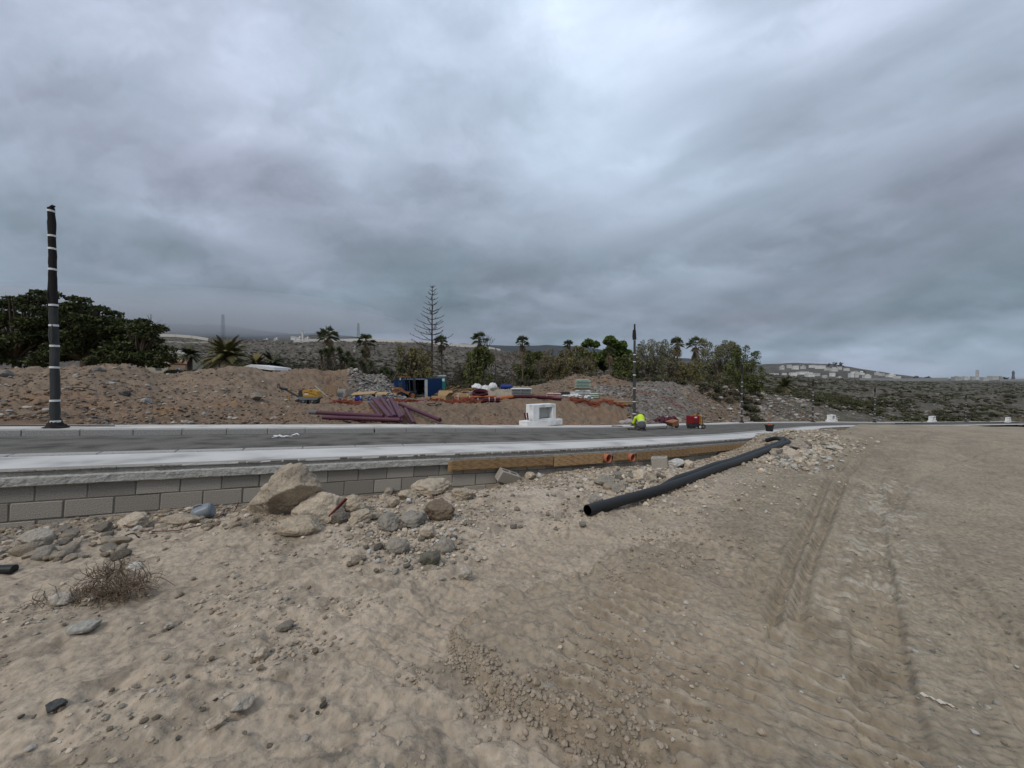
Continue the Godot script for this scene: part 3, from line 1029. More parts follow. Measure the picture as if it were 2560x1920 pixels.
# ------------------------------------------------------------------ the retaining wall of hollow blocks under the near pavement
func make_wall() -> void:
	var wall := thing("retaining_wall", "grey concrete block retaining wall carrying the white pavement", "wall")
	part(wall, "upper_beam", sweep([Vector2(0.02, -0.13), Vector2(0.012, -0.045), Vector2(0.3, -0.045)], -13, 60, 0.12, [0.02, 0.006, 0.0]), M.concrete)
	part(wall, "lower_beam", sweep([Vector2(0.2, -0.247), Vector2(-0.025, -0.245), Vector2(-0.032, -0.235), Vector2(-0.03, -0.135), Vector2(-0.012, -0.118), Vector2(0.03, -0.115)], -13, x_of_u(1125), 0.1, [0.0, 0.012, 0.012, 0.012, 0.02, 0.0]), M.concrete_pale)
	part(wall, "lower_beam", sweep([Vector2(0.2, -0.247), Vector2(-0.012, -0.245), Vector2(-0.022, -0.235), Vector2(-0.02, -0.135), Vector2(-0.012, -0.125), Vector2(0.03, -0.12)], x_of_u(1125), 60, 0.12, [0.0, 0.012, 0.012, 0.012, 0.03, 0.0]), M.concrete)
	part(wall, "mortar_backing", sweep([Vector2(0.052, -1.5), Vector2(0.052, -0.2)], -13, 60, 0.5), M.mortar)
	# paving tile ends between the slab and the beam
	var rng := RandomNumberGenerator.new()
	rng.seed = 71
	var s := rlook(road_s, -8.5)
	while s < rlook(road_s, 12.0):
		var l := rng.randf_range(0.09, 0.27)
		var x := x_of_s(s + l / 2)
		if x > -1.0 or rng.randf() < 0.55:
			var g := Geo.new()
			g.bbox(Transform3D.IDENTITY, Vector3(l - 0.015, rng.randf_range(0.022, 0.034), 0.06), 0.006)
			part(wall, "tile_end", g, M.concrete if rng.randf() < 0.7 else M.mortar, on_line(x, 0.015, -0.038 + rng.randf_range(-0.006, 0.004)))
		s += l + rng.randf_range(0.002, 0.02)
	part(wall, "mortar_bed", sweep([Vector2(0.004, -0.062), Vector2(-0.008, -0.052), Vector2(-0.006, -0.022), Vector2(0.004, -0.018)], x_of_u(420), 12, 0.09, [0.012, 0.012, 0.014, 0.004]), M.white_mortar)
	# blocks: half a metre by a quarter, in running bond
	var shapes := []
	for k in 5:
		var g := Geo.new()
		g.bbox(Transform3D.IDENTITY, Vector3(0.499, 0.243, 0.14), 0.006 + 0.002 * k)
		for q in g.v.size():
			var p := g.v[q]
			g.v[q] = p + Vector3(gn.fine.get_noise_2d(p.y * 5 + k * 9, p.x * 3), gn.fine.get_noise_2d(p.x * 3 + k * 7, p.y * 5), gn.fine.get_noise_2d(p.x * 4, p.y * 4 + k * 5)) * 0.006
		shapes.append(g.mesh())
	var s0 := rlook(road_s, x_of_u(8.0)) - 10 * 0.51
	for row in 5:
		for k in 70:
			var ss := s0 + (k + 0.5) * 0.51 + (0.0 if row % 2 == 1 else 0.24)
			var x := x_of_s(ss)
			if x > 30.0: break
			var dy := -0.215 - 0.252 * row - 0.126
			var q := rp(x, -0.2)
			if q.y + dy + 0.12 < ground_y(q.x, -q.z) - 0.12: continue
			part(wall, "block", shapes[rng.randi() % 5], M["block_%d" % (rng.randi() % 4)], on_line(x, 0.115 + rng.randf_range(-0.004, 0.004), dy))
	# shuttering planks still fixed under the beam: [from u, to u, top, bottom, offset]
	var planks := [[1118, 1381, -0.175, -0.385, -0.035, 2], [1127, 1379, -0.165, -0.355, -0.062, 0], [1381.5, 1503, -0.155, -0.40, -0.06, 2], [1531, 1567, -0.175, -0.37, -0.05, 1], [1589, 1719, -0.19, -0.41, -0.055, 0], [1719.5, 1832, -0.18, -0.375, -0.058, 1], [1832.5, 1903, -0.18, -0.36, -0.052, 2],
		[2054, 2074, -0.3, -0.95, -0.06, 1], [2074.3, 2090, -0.28, -0.9, -0.08, 0], [2090.5, 2118, -0.15, -0.6, -0.06, 2], [2122, 2135, -0.2, -0.55, -0.05, 1]]
	var words := ["backmost of the two at the row's end", "long stained one over its twin", "wide knotty one before the clay pipes", "short piece between the two clay pipes", "long one just beyond the clay pipes", "middle one of the three beyond the clay pipes", "last one before the rubble heap", "upright dark one past the rubble heap", "upright narrow one past the rubble heap", "wide pale one beside the far clay pipe", "small one beyond the far clay pipe"]
	for k in planks.size():
		var b: Array = planks[k]
		var xa := x_of_u(b[0])
		var xb := x_of_u(b[1])
		var ln_ := rlook(road_s, xb) - rlook(road_s, xa)
		var g := Geo.new()
		g.bbox(Transform3D.IDENTITY, Vector3(ln_ - 0.004, b[2] - b[3], 0.024), 0.002)
		# knots and end grain stay in the material; the plank itself bows a little
		for q in g.v.size(): g.v[q].z += 0.004 * sin(g.v[q].x * 2.0)
		var xm := x_of_s((rlook(road_s, xa) + rlook(road_s, xb)) / 2)
		var a := rp(xa, b[4], (b[2] + b[3]) / 2)
		var c := rp(xb, b[4], (b[2] + b[3]) / 2)
		solo("shuttering_plank", "wooden shuttering plank on the block wall, " + words[k], "plank", g, M["plank_%d" % b[5]], along(a, c), "shuttering planks on the block wall")
	# clay-coloured drain pipes coming through the wall
	for e in [[1517, 1145, 0.105, "orange drain pipe stub through the wall, the bigger and nearer of the pair"], [1577, 1143, 0.1, "orange drain pipe stub through the wall, the smaller and farther of the pair"], [2103, 1088, 0.17, "orange drain pipe stub in the distant stretch of wall past the rubble"]]:
		var x := x_of_u(e[0] + 6.0)
		var q := at(e[0], e[1], -rp(x, -0.18).z)
		var th := rlook(road_t, x)
		var dirn := Vector3(sin(th), -0.03, cos(th))
		dirn = (dirn + Vector3(0.12, 0, 0.0)).normalized()
		var o := thing("drain_pipe", e[3], "pipe", Transform3D(Basis(), q), "clay pipes through the wall")
		var R: float = e[2]
		var tb := Transform3D(along(Vector3.ZERO, dirn).basis * Basis(Vector3.BACK, -PI / 2), Vector3.ZERO)
		var g := Geo.new()
		g.lathe(tb, [Vector2(R, -1.6), Vector2(R, -0.03), Vector2(R * 1.1, -0.02), Vector2(R * 1.1, 0.07), Vector2(R * 0.98, 0.075), Vector2(R * 0.88, 0.06), Vector2(R * 0.84, -1.6), Vector2(0.0, -1.61)], 28)
		part(o, "barrel", g, M.terracotta)

# ------------------------------------------------------------------ stones
var ico_v := {}
var ico_i := {}
func ico(n: int) -> void:
	if ico_v.has(n): return
	var vs := PackedVector3Array()
	var ix := PackedInt32Array()
	if n == 0:
		var t := (1.0 + sqrt(5.0)) / 2.0
		for p in [Vector3(-1, t, 0), Vector3(1, t, 0), Vector3(-1, -t, 0), Vector3(1, -t, 0), Vector3(0, -1, t), Vector3(0, 1, t), Vector3(0, -1, -t), Vector3(0, 1, -t), Vector3(t, 0, -1), Vector3(t, 0, 1), Vector3(-t, 0, -1), Vector3(-t, 0, 1)]: vs.append(p.normalized())
		ix = PackedInt32Array([0, 11, 5, 0, 5, 1, 0, 1, 7, 0, 7, 10, 0, 10, 11, 1, 5, 9, 5, 11, 4, 11, 10, 2, 10, 7, 6, 7, 1, 8, 3, 9, 4, 3, 4, 2, 3, 2, 6, 3, 6, 8, 3, 8, 9, 4, 9, 5, 2, 4, 11, 6, 2, 10, 8, 6, 7, 9, 8, 1])
	else:
		ico(n - 1)
		vs = ico_v[n - 1].duplicate()
		var src: PackedInt32Array = ico_i[n - 1]
		var mids := {}
		for k in range(0, src.size(), 3):
			var m := []
			for e in [[0, 1], [1, 2], [2, 0]]:
				var a := src[k + e[0]]
				var b := src[k + e[1]]
				var key := mini(a, b) * 100000 + maxi(a, b)
				if not mids.has(key):
					mids[key] = vs.size()
					vs.append((vs[a] + vs[b]).normalized())
				m.append(mids[key])
			for q in [src[k], m[0], m[2], src[k + 1], m[1], m[0], src[k + 2], m[2], m[1], m[0], m[1], m[2]]: ix.append(q)
	ico_v[n] = vs
	ico_i[n] = ix

# a broken stone: a ball cut by planes (normal, distance), roughened; size is the whole extent
func rock(seed_: int, sub: int, size: Vector3, col: Color, planes: Array = [], rough := 0.06, vary := 0.18) -> Geo:
	ico(sub)
	var rng := RandomNumberGenerator.new()
	rng.seed = seed_
	if planes.is_empty():
		for k in rng.randi_range(9, 14):
			var n := Vector3(rng.randfn(), rng.randfn(), rng.randfn()).normalized()
			planes.append([n, rng.randf_range(0.62, 1.0)])
	var nz := noise(seed_, 1.6, 5)
	var tone := noise(seed_ + 5, 2.2, 4)
	var g := Geo.new()
	for p: Vector3 in ico_v[sub]:
		var r := 1.1
		for q in planes:
			var dt: float = p.dot(q[0])
			if dt > 0.02: r = minf(r, q[1] / dt)
		r *= 1.0 + nz.get_noise_3dv(p * (1.0 if sub < 3 else 1.4)) * rough * 2.0
		var t := 1.0 + tone.get_noise_3dv(p * r) * vary * 2.0
		g.vert(p * r * size * 0.5, p, Color(col.r * t, col.g * t, col.b * t))
	g.i = ico_i[sub]
	if sub <= 1:
		var f := Geo.new()
		for k in range(0, g.i.size(), 3):
			var c := (g.v[g.i[k]] + g.v[g.i[k + 1]] + g.v[g.i[k + 2]]) / 3.0
			f.ftri(g.v[g.i[k]], g.v[g.i[k + 1]], g.v[g.i[k + 2]], c, g.c[g.i[k]])
		return f
	var low := Geo.new()
	# keep Godot's winding: flip the ball's faces outwards
	var ix := g.i.duplicate()
	for k in range(0, ix.size(), 3):
		var a := g.v[ix[k]]
		if (g.v[ix[k + 1]] - a).cross(g.v[ix[k + 2]] - a).dot(a) > 0.0:
			var s := ix[k + 1]
			ix[k + 1] = ix[k + 2]
			ix[k + 2] = s
	g.i = ix
	g.smooth()
	return g

func on_ground(u: float, d: float, up := 0.0) -> Vector3:
	var x := d * (u - 1280.0) / F
	return Vector3(x, ground_y(x, d) + up, -d)

func spot(u: float, v: float, up := 0.0) -> Vector3:
	# where the line of sight first meets the real near ground
	var k := (v - 945.0) / F
	var d := 1.0
	while d < 60.0:
		var x := d * (u - 1280.0) / F
		if 1.6 - k * d <= ground_y(x, d): break
		d *= 1.004
	return on_ground(u, d, up)

const CREAM := Color(0.51, 0.43, 0.325)
const TAN := Color(0.43, 0.355, 0.26)
const GREY := Color(0.30, 0.268, 0.22)
const DARK := Color(0.145, 0.125, 0.10)

func make_stones() -> void:
	# the big boulder that leans on its neighbour: planes from its outline
	var pl_ := []
	var out := [[-105, -42], [-60, 12], [2, 68], [38, 74], [70, 40], [98, 2], [80, -22], [-22, -62]]
	for k in out.size():
		var a := Vector2(out[k][0], out[k][1]) / 205.0
		var b := Vector2(out[(k + 1) % out.size()][0], out[(k + 1) % out.size()][1]) / 205.0
		var n2 := Vector2(-(b - a).y, (b - a).x).normalized()
		if n2.dot((a + b) / 2) < 0: n2 = -n2
		var dist := n2.dot(a)
		for z in [0.5, -0.55]:
			var n := Vector3(n2.x, n2.y, z).normalized()
			pl_.append([n, (dist + 0.10) * 0.88])
	pl_.append([Vector3(0.42, -0.62, 0.66).normalized(), 0.13])
	pl_.append([Vector3(-0.3, -0.5, 0.8).normalized(), 0.24])
	pl_.append([Vector3(-0.5, 0.35, 0.8).normalized(), 0.27])
	pl_.append([Vector3(0.1, 0.5, 0.85).normalized(), 0.3])
	pl_.append([Vector3(0, 0, -1), 0.3])
	var base := spot(690, 1291)
	var g := rock(801, 5, Vector3(2, 2, 2), CREAM * 0.8, pl_, 0.07, 0.3)
	solo("boulder", "largest pale boulder, tilted against a smaller one before the block wall", "boulder", g, M.stone, Transform3D(Basis().scaled(Vector3(0.84, 0.92, 0.84)), base + Vector3(0.06, 0.19, -0.08)))
	# [u, v of its foot, width, height, depth, colour, yaw, label]
	var list := [
		[797, 1306, 0.56, 0.37, 0.42, CREAM, 0.3, "cream boulder propping up the largest boulder"],
		[878, 1288, 0.30, 0.23, 0.28, TAN, 0.8, "rounded tan stone behind the dark red strip"],
		[738, 1342, 0.37, 0.22, 0.26, TAN, 0.2, "three-sided tan stone in the sand below the largest boulder"],
		[888, 1313, 0.27, 0.16, 0.24, TAN, 1.4, "low tan stone beside the dark slate chip"],
		[845, 1316, 0.20, 0.14, 0.18, DARK * 1.1, 2.2, "dark slate chip at the foot of the red strip"],
		[1097, 1303, 0.32, 0.24, 0.28, Color(0.19, 0.145, 0.10), 0.5, "dark brown square stone alone on the cream ground"],
		[1022, 1322, 0.36, 0.16, 0.26, GREY, 0.9, "flat grey slab of stone tilted on the stone heap"],
		[970, 1332, 0.27, 0.18, 0.24, GREY * 0.95, 1.9, "broken grey stone under the tilted slab"],
		[1066, 1350, 0.15, 0.13, 0.14, CREAM, 0.4, "small stone with a white top beside the tilted slab"],
		[1108, 1386, 0.16, 0.15, 0.15, GREY, 2.6, "smooth grey cobble on the slope right of the stone heap"],
		[1071, 1416, 0.17, 0.12, 0.15, Color(0.16, 0.15, 0.115), 1.1, "dark olive stone on the slope below the stone heap"],
		[988, 1386, 0.18, 0.14, 0.16, GREY * 1.05, 0.1, "angular grey stone with a dark hole below the heap"],
		[1076, 1240, 0.52, 0.24, 0.4, CREAM * 0.9, 0.3, "wide hump-backed cream rock close to the block wall"],
		[1152, 1249, 0.3, 0.17, 0.25, TAN, 1.0, "jagged tan rock close to the wall beneath the planks"],
		[978, 1269, 0.18, 0.12, 0.15, TAN, 0.3, "round tan cobble in front of the brown dirt heap"],
		[957, 1252, 0.14, 0.1, 0.12, CREAM * 0.9, 1.2, "small oval cobble on the brown dirt heap"],
		[968, 1238, 0.18, 0.14, 0.15, GREY * 1.3, 2.0, "bluish grey cobble atop the brown dirt heap"],
		[1014, 1252, 0.22, 0.15, 0.18, TAN, 2.9, "blunt tan rock between dirt heap and hump-backed rock"],
		[1019, 1262, 0.085, 0.07, 0.08, Color(0.6, 0.59, 0.56), 0.5, "chalk white lump between the tan cobbles"],
		[318, 1327, 0.27, 0.2, 0.22, CREAM, 0.1, "pointed cream rock with a rusty wire across it"],
		[243, 1336, 0.17, 0.12, 0.15, DARK * 1.3, 1.7, "dark lump of stone in the hollow by the wall"],
		[66, 1372, 0.2, 0.17, 0.18, GREY * 1.3, 0.6, "pale round stone in the hollow at the picture's edge"],
		[432, 1318, 0.34, 0.12, 0.24, TAN * 0.9, 0.2, "low tan rock beside the grey plastic canister"],
		[318, 1436, 0.10, 0.09, 0.09, Color(0.58, 0.54, 0.46), 0.7, "white stone caught behind the dry bush"],
		[135, 1520, 0.14, 0.08, 0.1, GREY * 1.6, 0.4, "pale stone under the left end of the dry bush"],
		[192, 1590, 0.155, 0.055, 0.09, Color(0.36, 0.345, 0.30), 0.35, "flat whitish oval stone below the dry bush"],
		[112, 1790, 0.07, 0.035, 0.05, Color(0.085, 0.088, 0.085), 0.5, "blackish oval pebble on the smooth sand"],
		[1342, 1785, 0.075, 0.05, 0.09, GREY * 1.15, 0.2, "flat grey chip at the foot of the scraped patch"],
		[1366, 1748, 0.09, 0.05, 0.10, GREY * 1.2, 0.9, "larger flat grey chip buried in the scraped patch"],
		[1160, 1452, 0.12, 0.09, 0.1, GREY * 1.4, 0.9, "white-flecked grey rock above the wheel lane"],
		[700, 1585, 0.10, 0.05, 0.07, DARK * 1.5, 0.5, "long dark cobble on the open sand"],
		[640, 1660, 0.09, 0.05, 0.07, TAN * 1.1, 1.5, "tan cobble casting a small ledge of sand"],
		[590, 1790, 0.085, 0.05, 0.07, GREY * 1.3, 0.8, "clod of pale gravelly stone on the sand slope"],
		[520, 1835, 0.07, 0.035, 0.06, TAN, 0.4, "sand-covered tan stone low on the slope"],
		[408, 1583, 0.055, 0.045, 0.05, GREY * 1.4, 0.8, "round speckled pebble below the dry bush"],
		[1490, 1262, 0.2, 0.13, 0.16, GREY, 0.6, "rough grey stone resting on the black pipe's end"],
		[1350, 1196, 0.14, 0.12, 0.12, Color(0.6, 0.58, 0.53), 0.3, "white rounded stone against the wall under the wide plank"],
		[1326, 1200, 0.24, 0.15, 0.2, CREAM, 1.3, "cream rock beside the white stone against the wall"],
		[1692, 1170, 0.42, 0.18, 0.3, Color(0.56, 0.54, 0.49), 0.5, "broad white chunk of rubble under the planks"],
		[1728, 1172, 0.22, 0.17, 0.2, CREAM * 1.1, 1.0, "cream stone right of the broad white chunk"],
		[1515, 1214, 0.3, 0.14, 0.25, GREY, 0.2, "flat slate grey stone at the end of the rubble line"],
		[1605, 1205, 0.2, 0.2, 0.2, CREAM * 1.15, 2.2, "upright cream chunk in the rubble line"],
		[2010, 1128, 0.5, 0.3, 0.4, GREY * 1.2, 0.4, "large grey chunk crowning the rubble heap by the pipe bend"],
		[1985, 1145, 0.35, 0.2, 0.3, CREAM, 1.4, "cream chunk on the near face of the rubble heap"],
		[2095, 1126, 0.42, 0.12, 0.3, Color(0.55, 0.51, 0.42), 0.4, "flat pale slab beside the haul track"],
	]
	var k := 0
	for s in list:
		k += 1
		var p := spot(s[0], s[1])
		var col: Color = s[5]
		var t := Transform3D(Basis(Vector3.UP, s[6]) * Basis(Vector3.RIGHT, 0.12 * sin(k * 1.7)), p + Vector3(0, s[3] * 0.36, -s[4] * 0.3))
		var planes := []
		solo("stone", s[7], "stone", rock(820 + k, 4 if s[2] > 0.19 else 3, Vector3(s[2], s[3], s[4]) * 1.15, col, planes, 0.07, 0.16), M.stone, t, "stones lying on the near ground")
	# lesser stones, each its own, from shared shapes
	var rng := RandomNumberGenerator.new()
	rng.seed = 91
	var shapes := []
	for q in 10: shapes.append(rock(900 + q, 2, Vector3.ONE, [CREAM, TAN, GREY, TAN, DARK * 1.4, CREAM, GREY * 1.3, TAN, GREY, CREAM][q]).mesh())
	var zones := [
		["loose stone in the stone heap right of the largest boulder", 860, 1290, 1140, 1440, 46, 0.05, 0.13],
		["broken chunk in the rubble line under the clay pipes", 1500, 1175, 1660, 1228, 60, 0.08, 0.24],
		["broken chunk in the rubble heap at the bend of the black pipe", 1900, 1090, 2060, 1165, 60, 0.1, 0.3],
		["loose stone in the hollow between the sand and the block wall", -20, 1322, 300, 1405, 58, 0.05, 0.2],
		["loose stone along the foot of the wall near the canister", 330, 1282, 640, 1330, 26, 0.05, 0.14],
		["loose stone on the cream ground before the black pipe", 1150, 1225, 1460, 1330, 30, 0.04, 0.11],
		["scattered cobble on the left sand slope", 20, 1420, 900, 1880, 40, 0.02, 0.045],
	]
	for z in zones:
		for n in z[5]:
			var p := spot(rng.randf_range(z[1], z[3]), rng.randf_range(z[2], z[4]))
			var w: float = lerpf(z[6], z[7], pow(rng.randf(), 2.0))
			var b := Basis(Vector3.UP, rng.randf() * TAU) * Basis(Vector3.RIGHT, rng.randf_range(-0.4, 0.4))
			b = b.scaled_local(Vector3(w, w * rng.randf_range(0.45, 0.8), w * rng.randf_range(0.65, 1.0)))
			solo("stone", z[0], "stone", shapes[rng.randi() % 10], M.stone, Transform3D(b, p + Vector3(0, w * 0.15, 0)), z[0] + "s")

# gravel, crumbs and chips too many to count
func make_gravel() -> void:
	var rng := RandomNumberGenerator.new()
	rng.seed = 97
	var bits := [[], [], []]
	var tint := [[], [], []]
	var cols := [CREAM * 0.95, TAN, TAN * 0.85, TAN * 0.95, GREY, TAN, DARK * 1.7, TAN * 0.8, TAN * 0.9, GREY * 1.15, Color(0.27, 0.195, 0.14), CREAM, Color(0.5, 0.46, 0.4)]
	var add := func(x: float, d: float, w: float, c: Color, sink: float):
		var y := ground_at(x, d, true)
		var k := rng.randi() % 3
		var b := Basis(Vector3.UP, rng.randf() * TAU) * Basis(Vector3.RIGHT, rng.randf_range(-0.5, 0.5))
		b = b.scaled_local(Vector3(w, w * rng.randf_range(0.4, 0.8), w * rng.randf_range(0.6, 1.0)))
		bits[k].append(Transform3D(b, Vector3(x, y + w * sink, -d)))
		var t := rng.randf_range(0.8, 1.2)
		tint[k].append(Color(c.r * t, c.g * t, c.b * t))
	# the left slope: denser in drifts
	var made := 0
	while made < 12000:
		var d := 1.1 + pow(rng.randf(), 0.8) * 6.0
		var x := d * rng.randf_range(-1.42, 0.5)
		var f := sp(x, d)
		if f.y > -0.15: continue
		var dens := clampf(0.22 + gn.pale.get_noise_2d(x * 0.6 + 20, d * 0.6) * 2.6, 0.03, 1)
		if pl(Vector2(x, d), ln.wheel).x < 0.3: dens *= 0.12
		if x > 0.0 and d < 3.6: dens *= 0.3
		if rng.randf() > dens: continue
		add.call(x, d, 0.0045 + 0.026 * pow(rng.randf(), 6.0) * (1.0 + 0.2 * d), cols[rng.randi() % cols.size()], 0.12)
		made += 1
	# along the wall and in the rubble
	for n in 8000:
		var xf := rng.randf_range(-8.0, 13.0)
		var q := rp(xf, -0.1 - 2.1 * pow(rng.randf(), 1.6))
		if -q.z < 1.0: continue
		add.call(q.x, -q.z, 0.02 + 0.08 * pow(rng.randf(), 3.0), cols[rng.randi() % cols.size()] * 1.05, 0.15)
	for e in [[1580.0, 1200.0, 70.0, 22.0, 1100, 0.06], [1985.0, 1122.0, 50.0, 26.0, 1500, 0.09], [2060.0, 1115.0, 60.0, 12.0, 500, 0.08], [1890.0, 1140.0, 50.0, 12.0, 500, 0.07], [1030.0, 1330.0, 110.0, 45.0, 900, 0.035], [1800.0, 1215.0, 160.0, 30.0, 700, 0.03]]:
		for n in e[4]:
			var p := gpt(e[0] + rng.randfn() * e[2], clampf(e[1] + rng.randfn() * e[3], 1085, 1500))
			if sp(p.x, p.y).y > -0.1 or p.y < 0: continue
			add.call(p.x, p.y, 0.015 + e[5] * pow(rng.randf(), 2.0) * 1.6, [CREAM * 1.15, GREY * 1.2, CREAM, TAN, Color(0.5, 0.48, 0.43)][rng.randi() % 5], 0.2)
	# crumbs off the scraped edge
	var soil := Color(0.34, 0.278, 0.205)
	for n in 1700:
		var t := rng.randf_range(0.18, 0.93)
		var line: PackedVector2Array = ln.scarp
		var fk := t * (line.size() - 1)
		var a: Vector2 = line[int(fk)].lerp(line[mini(int(fk) + 1, line.size() - 1)], fk - int(fk))
		var low := clampf((t - 0.42) / 0.15, 0.2, 1.0)
		var off := Vector2(absf(rng.randfn()) * 0.11 * low + 0.0, rng.randfn() * 0.07 * low)
		add.call(a.x + off.x, a.y + off.y, 0.008 + 0.034 * pow(rng.randf(), 2.2) * low, soil, 0.25)
	for c in [[1540, 1650, 0.16, 200], [1590, 1740, 0.2, 300], [1660, 1780, 0.2, 260], [1480, 1760, 0.15, 200], [1555, 1455, 0.16, 240], [1680, 1420, 0.2, 260], [1850, 1360, 0.25, 260], [1330, 1790, 0.14, 260], [1230, 1760, 0.1, 220], [1040, 1690, 0.07, 110], [1130, 1650, 0.06, 90], [880, 1520, 0.12, 160], [740, 1610, 0.15, 160], [1640, 1330, 0.2, 220]]:
		var p := gpt(c[0], c[1])
		for n in int(c[3] * 0.5): add.call(p.x + rng.randfn() * c[2], p.y + rng.randfn() * c[2] * 0.7, 0.007 + 0.03 * pow(rng.randf(), 2.2), soil * rng.randf_range(0.85, 1.15), 0.2)
	# chips pressed into the haul track
	for n in 1800:
		var d := 1.2 + pow(rng.randf(), 1.3) * 9.0
		var x := d * rng.randf_range(0.25, 1.42)
		var w := 0.006 + 0.022 * pow(rng.randf(), 3.0)
		if x > d * 0.85 and d < 2.6: w *= 1.5
		add.call(x, d, w, [Color(0.34, 0.31, 0.26), Color(0.2, 0.185, 0.155), Color(0.27, 0.235, 0.18), Color(0.42, 0.40, 0.36)][rng.randi() % 4], 0.05)
	for k in 3:
		scatter("gravel", ["loose gravel and crumbs strewn over the sandy ground", "pebbles and soil crumbs strewn over the sandy ground", "stone chips strewn over the sandy ground"][k], "gravel", rock(950 + k * 3, 1, Vector3(1, 1, 1), Color(1, 1, 1), [], 0.1, 0.08).mesh(), M.rubble, bits[k], tint[k])

# ------------------------------------------------------------------ things on the near ground
func make_near_things() -> void:
	var rng := RandomNumberGenerator.new()
	rng.seed = 101
	# black ducting, two lengths side by side
	var foot := [[1470, 1293], [1515, 1279], [1560, 1264], [1610, 1249], [1660, 1233], [1710, 1215], [1760, 1197], [1805, 1180], [1850, 1162], [1885, 1147], [1920, 1133], [1950, 1120], [1972, 1110]]
	for k in 2:
		var pts := []
		for e in foot:
			if k == 1 and e[0] < 1650: continue
			var q := gpt(e[0], e[1])
			var xx := q.x - 0.1 * k
			var dd := q.y + 0.1 * k
			pts.append(Vector3(xx, maxf(ground_y(xx, dd), plane_y(xx, dd)) + 0.07 - 0.006 * k, -dd))
		if k == 1: pts[0].y -= 0.12
		var last: Vector3 = pts[pts.size() - 1]
		if k == 0: pts.append(last + Vector3(0.45, -0.04, -0.9))
		else:
			pts.append(last + Vector3(0.18, 0.02, -0.55))
			pts.append(last + Vector3(0.1, -0.12, -0.95))
		var cv := Curve3D.new()
		for j in pts.size():
			var tg: Vector3 = (pts[mini(j + 1, pts.size() - 1)] - pts[maxi(j - 1, 0)]) / 6.0
			cv.add_point(pts[j], -tg, tg)
		cv.bake_interval = 0.12
		var bk := []
		for p in cv.get_baked_points(): bk.append(p)
		var o := thing("black_pipe", ["long black pipe on the sand with its open end towards us", "second black pipe tucked behind the long one"][k], "pipe", Transform3D(Basis(), bk[0]), "black pipes on the sand")
		var rel := []
		for p in bk: rel.append(p - bk[0])
		var rad := []
		for p in rel: rad.append(0.072)
		var g := Geo.new()
		g.tube(rel, rad, 22, Color.WHITE, false)
		part(o, "barrel", g, M.black_pipe)
		var bore := Geo.new()
		var rin := []
		for j in mini(8, rel.size()): rin.append(0.062)
		bore.tube(rel.slice(0, 8), rin, 22, Color.WHITE, false)
		for q in bore.n.size(): bore.n[q] = -bore.n[q]
		part(o, "bore", bore, M.black_pipe)
		var ring := Geo.new()
		var dir: Vector3 = (rel[1] - rel[0]).normalized()
		var tb := Transform3D(along(Vector3.ZERO, dir).basis * Basis(Vector3.BACK, -PI / 2), Vector3.ZERO)
		ring.lathe(tb, [Vector2(0.062, 0.001), Vector2(0.067, -0.003), Vector2(0.072, 0.001)], 22)
		part(o, "rim", ring, M.black_pipe)
	# end of another pipe at the picture's edge
	var pe := Geo.new()
	var e0 := spot(26, 1436)
	pe.tube([Vector3.ZERO, Vector3(-0.5, 0.03, 0.1), Vector3(-1.0, 0.05, 0.2)], [0.04, 0.04, 0.04], 16)
	solo("black_pipe", "end of a black pipe in the hollow at the picture's left edge", "pipe", pe, M.black_pipe, Transform3D(Basis(), e0 + Vector3(0, 0.03, 0)))
	# hollow block leaning out of the earth, and a broken one further on
	for e in [[1272, 1212, 0.5, 0.25, Vector3(0.35, 0.45, -0.42), "loose concrete block leaning askew against the block wall", 1.0], [1652, 1172, 0.36, 0.25, Vector3(0.1, -0.5, 0.12), "broken concrete block set upright in the rubble line", 0.9]]:
		var p := spot(e[0], e[1])
		var o := thing("concrete_block", e[5], "block", Transform3D(Basis.from_euler(e[4]), p + Vector3(0, 0.11, -0.05)), "loose concrete blocks")
		var g := Geo.new()
		g.bbox(Transform3D.IDENTITY, Vector3(e[2] * e[6], e[3] * e[6], 0.06), 0.008)
		part(o, "face", g, M.block_3)
		var g2 := Geo.new()
		for sx in [-1.0, -0.02, 1.0]: g2.bbox(Transform3D(Basis(), Vector3(sx * (e[2] * e[6] / 2 - 0.02), 0, -0.07)), Vector3(0.035, e[3] * e[6] - 0.006, 0.1), 0.005)
		g2.bbox(Transform3D(Basis(), Vector3(0, 0, -0.135)), Vector3(e[2] * e[6] - 0.01, e[3] * e[6] - 0.01, 0.04), 0.005)
		part(o, "webs", g2, M.block_2)
	# grey plastic canister, half buried
	var jt := Transform3D(Basis.from_euler(Vector3(0.15, 0.35, 0.28)), spot(492, 1300) + Vector3(0, 0.07, -0.06))
	var jug := thing("canister", "dented grey plastic canister half buried by the wall", "canister", jt)
	var gj := Geo.new()
	var prof := [Vector2(0.0, -0.13), Vector2(0.075, -0.13), Vector2(0.095, -0.115), Vector2(0.1, -0.08), Vector2(0.1, 0.05), Vector2(0.09, 0.085), Vector2(0.05, 0.105), Vector2(0.025, 0.11), Vector2(0.022, 0.13), Vector2(0.0, 0.132)]
	gj.lathe(Transform3D(Basis(Vector3.BACK, PI / 2), Vector3.ZERO), prof, 20)
	for q in gj.v.size(): gj.v[q].y += gn.fine.get_noise_2d(gj.v[q].x * 3, gj.v[q].z * 3) * 0.02
	part(jug, "body", gj, M.jug)
	var gh := Geo.new()
	gh.tube([Vector3(-0.07, 0.09, 0), Vector3(-0.05, 0.115, 0), Vector3(0.02, 0.118, 0), Vector3(0.05, 0.092, 0)], [0.012], 8)
	part(jug, "handle", gh, M.jug)
	# dark red strip of timber between the boulders
	var ra := spot(813, 1308) + Vector3(0, 0.02, 0.03)
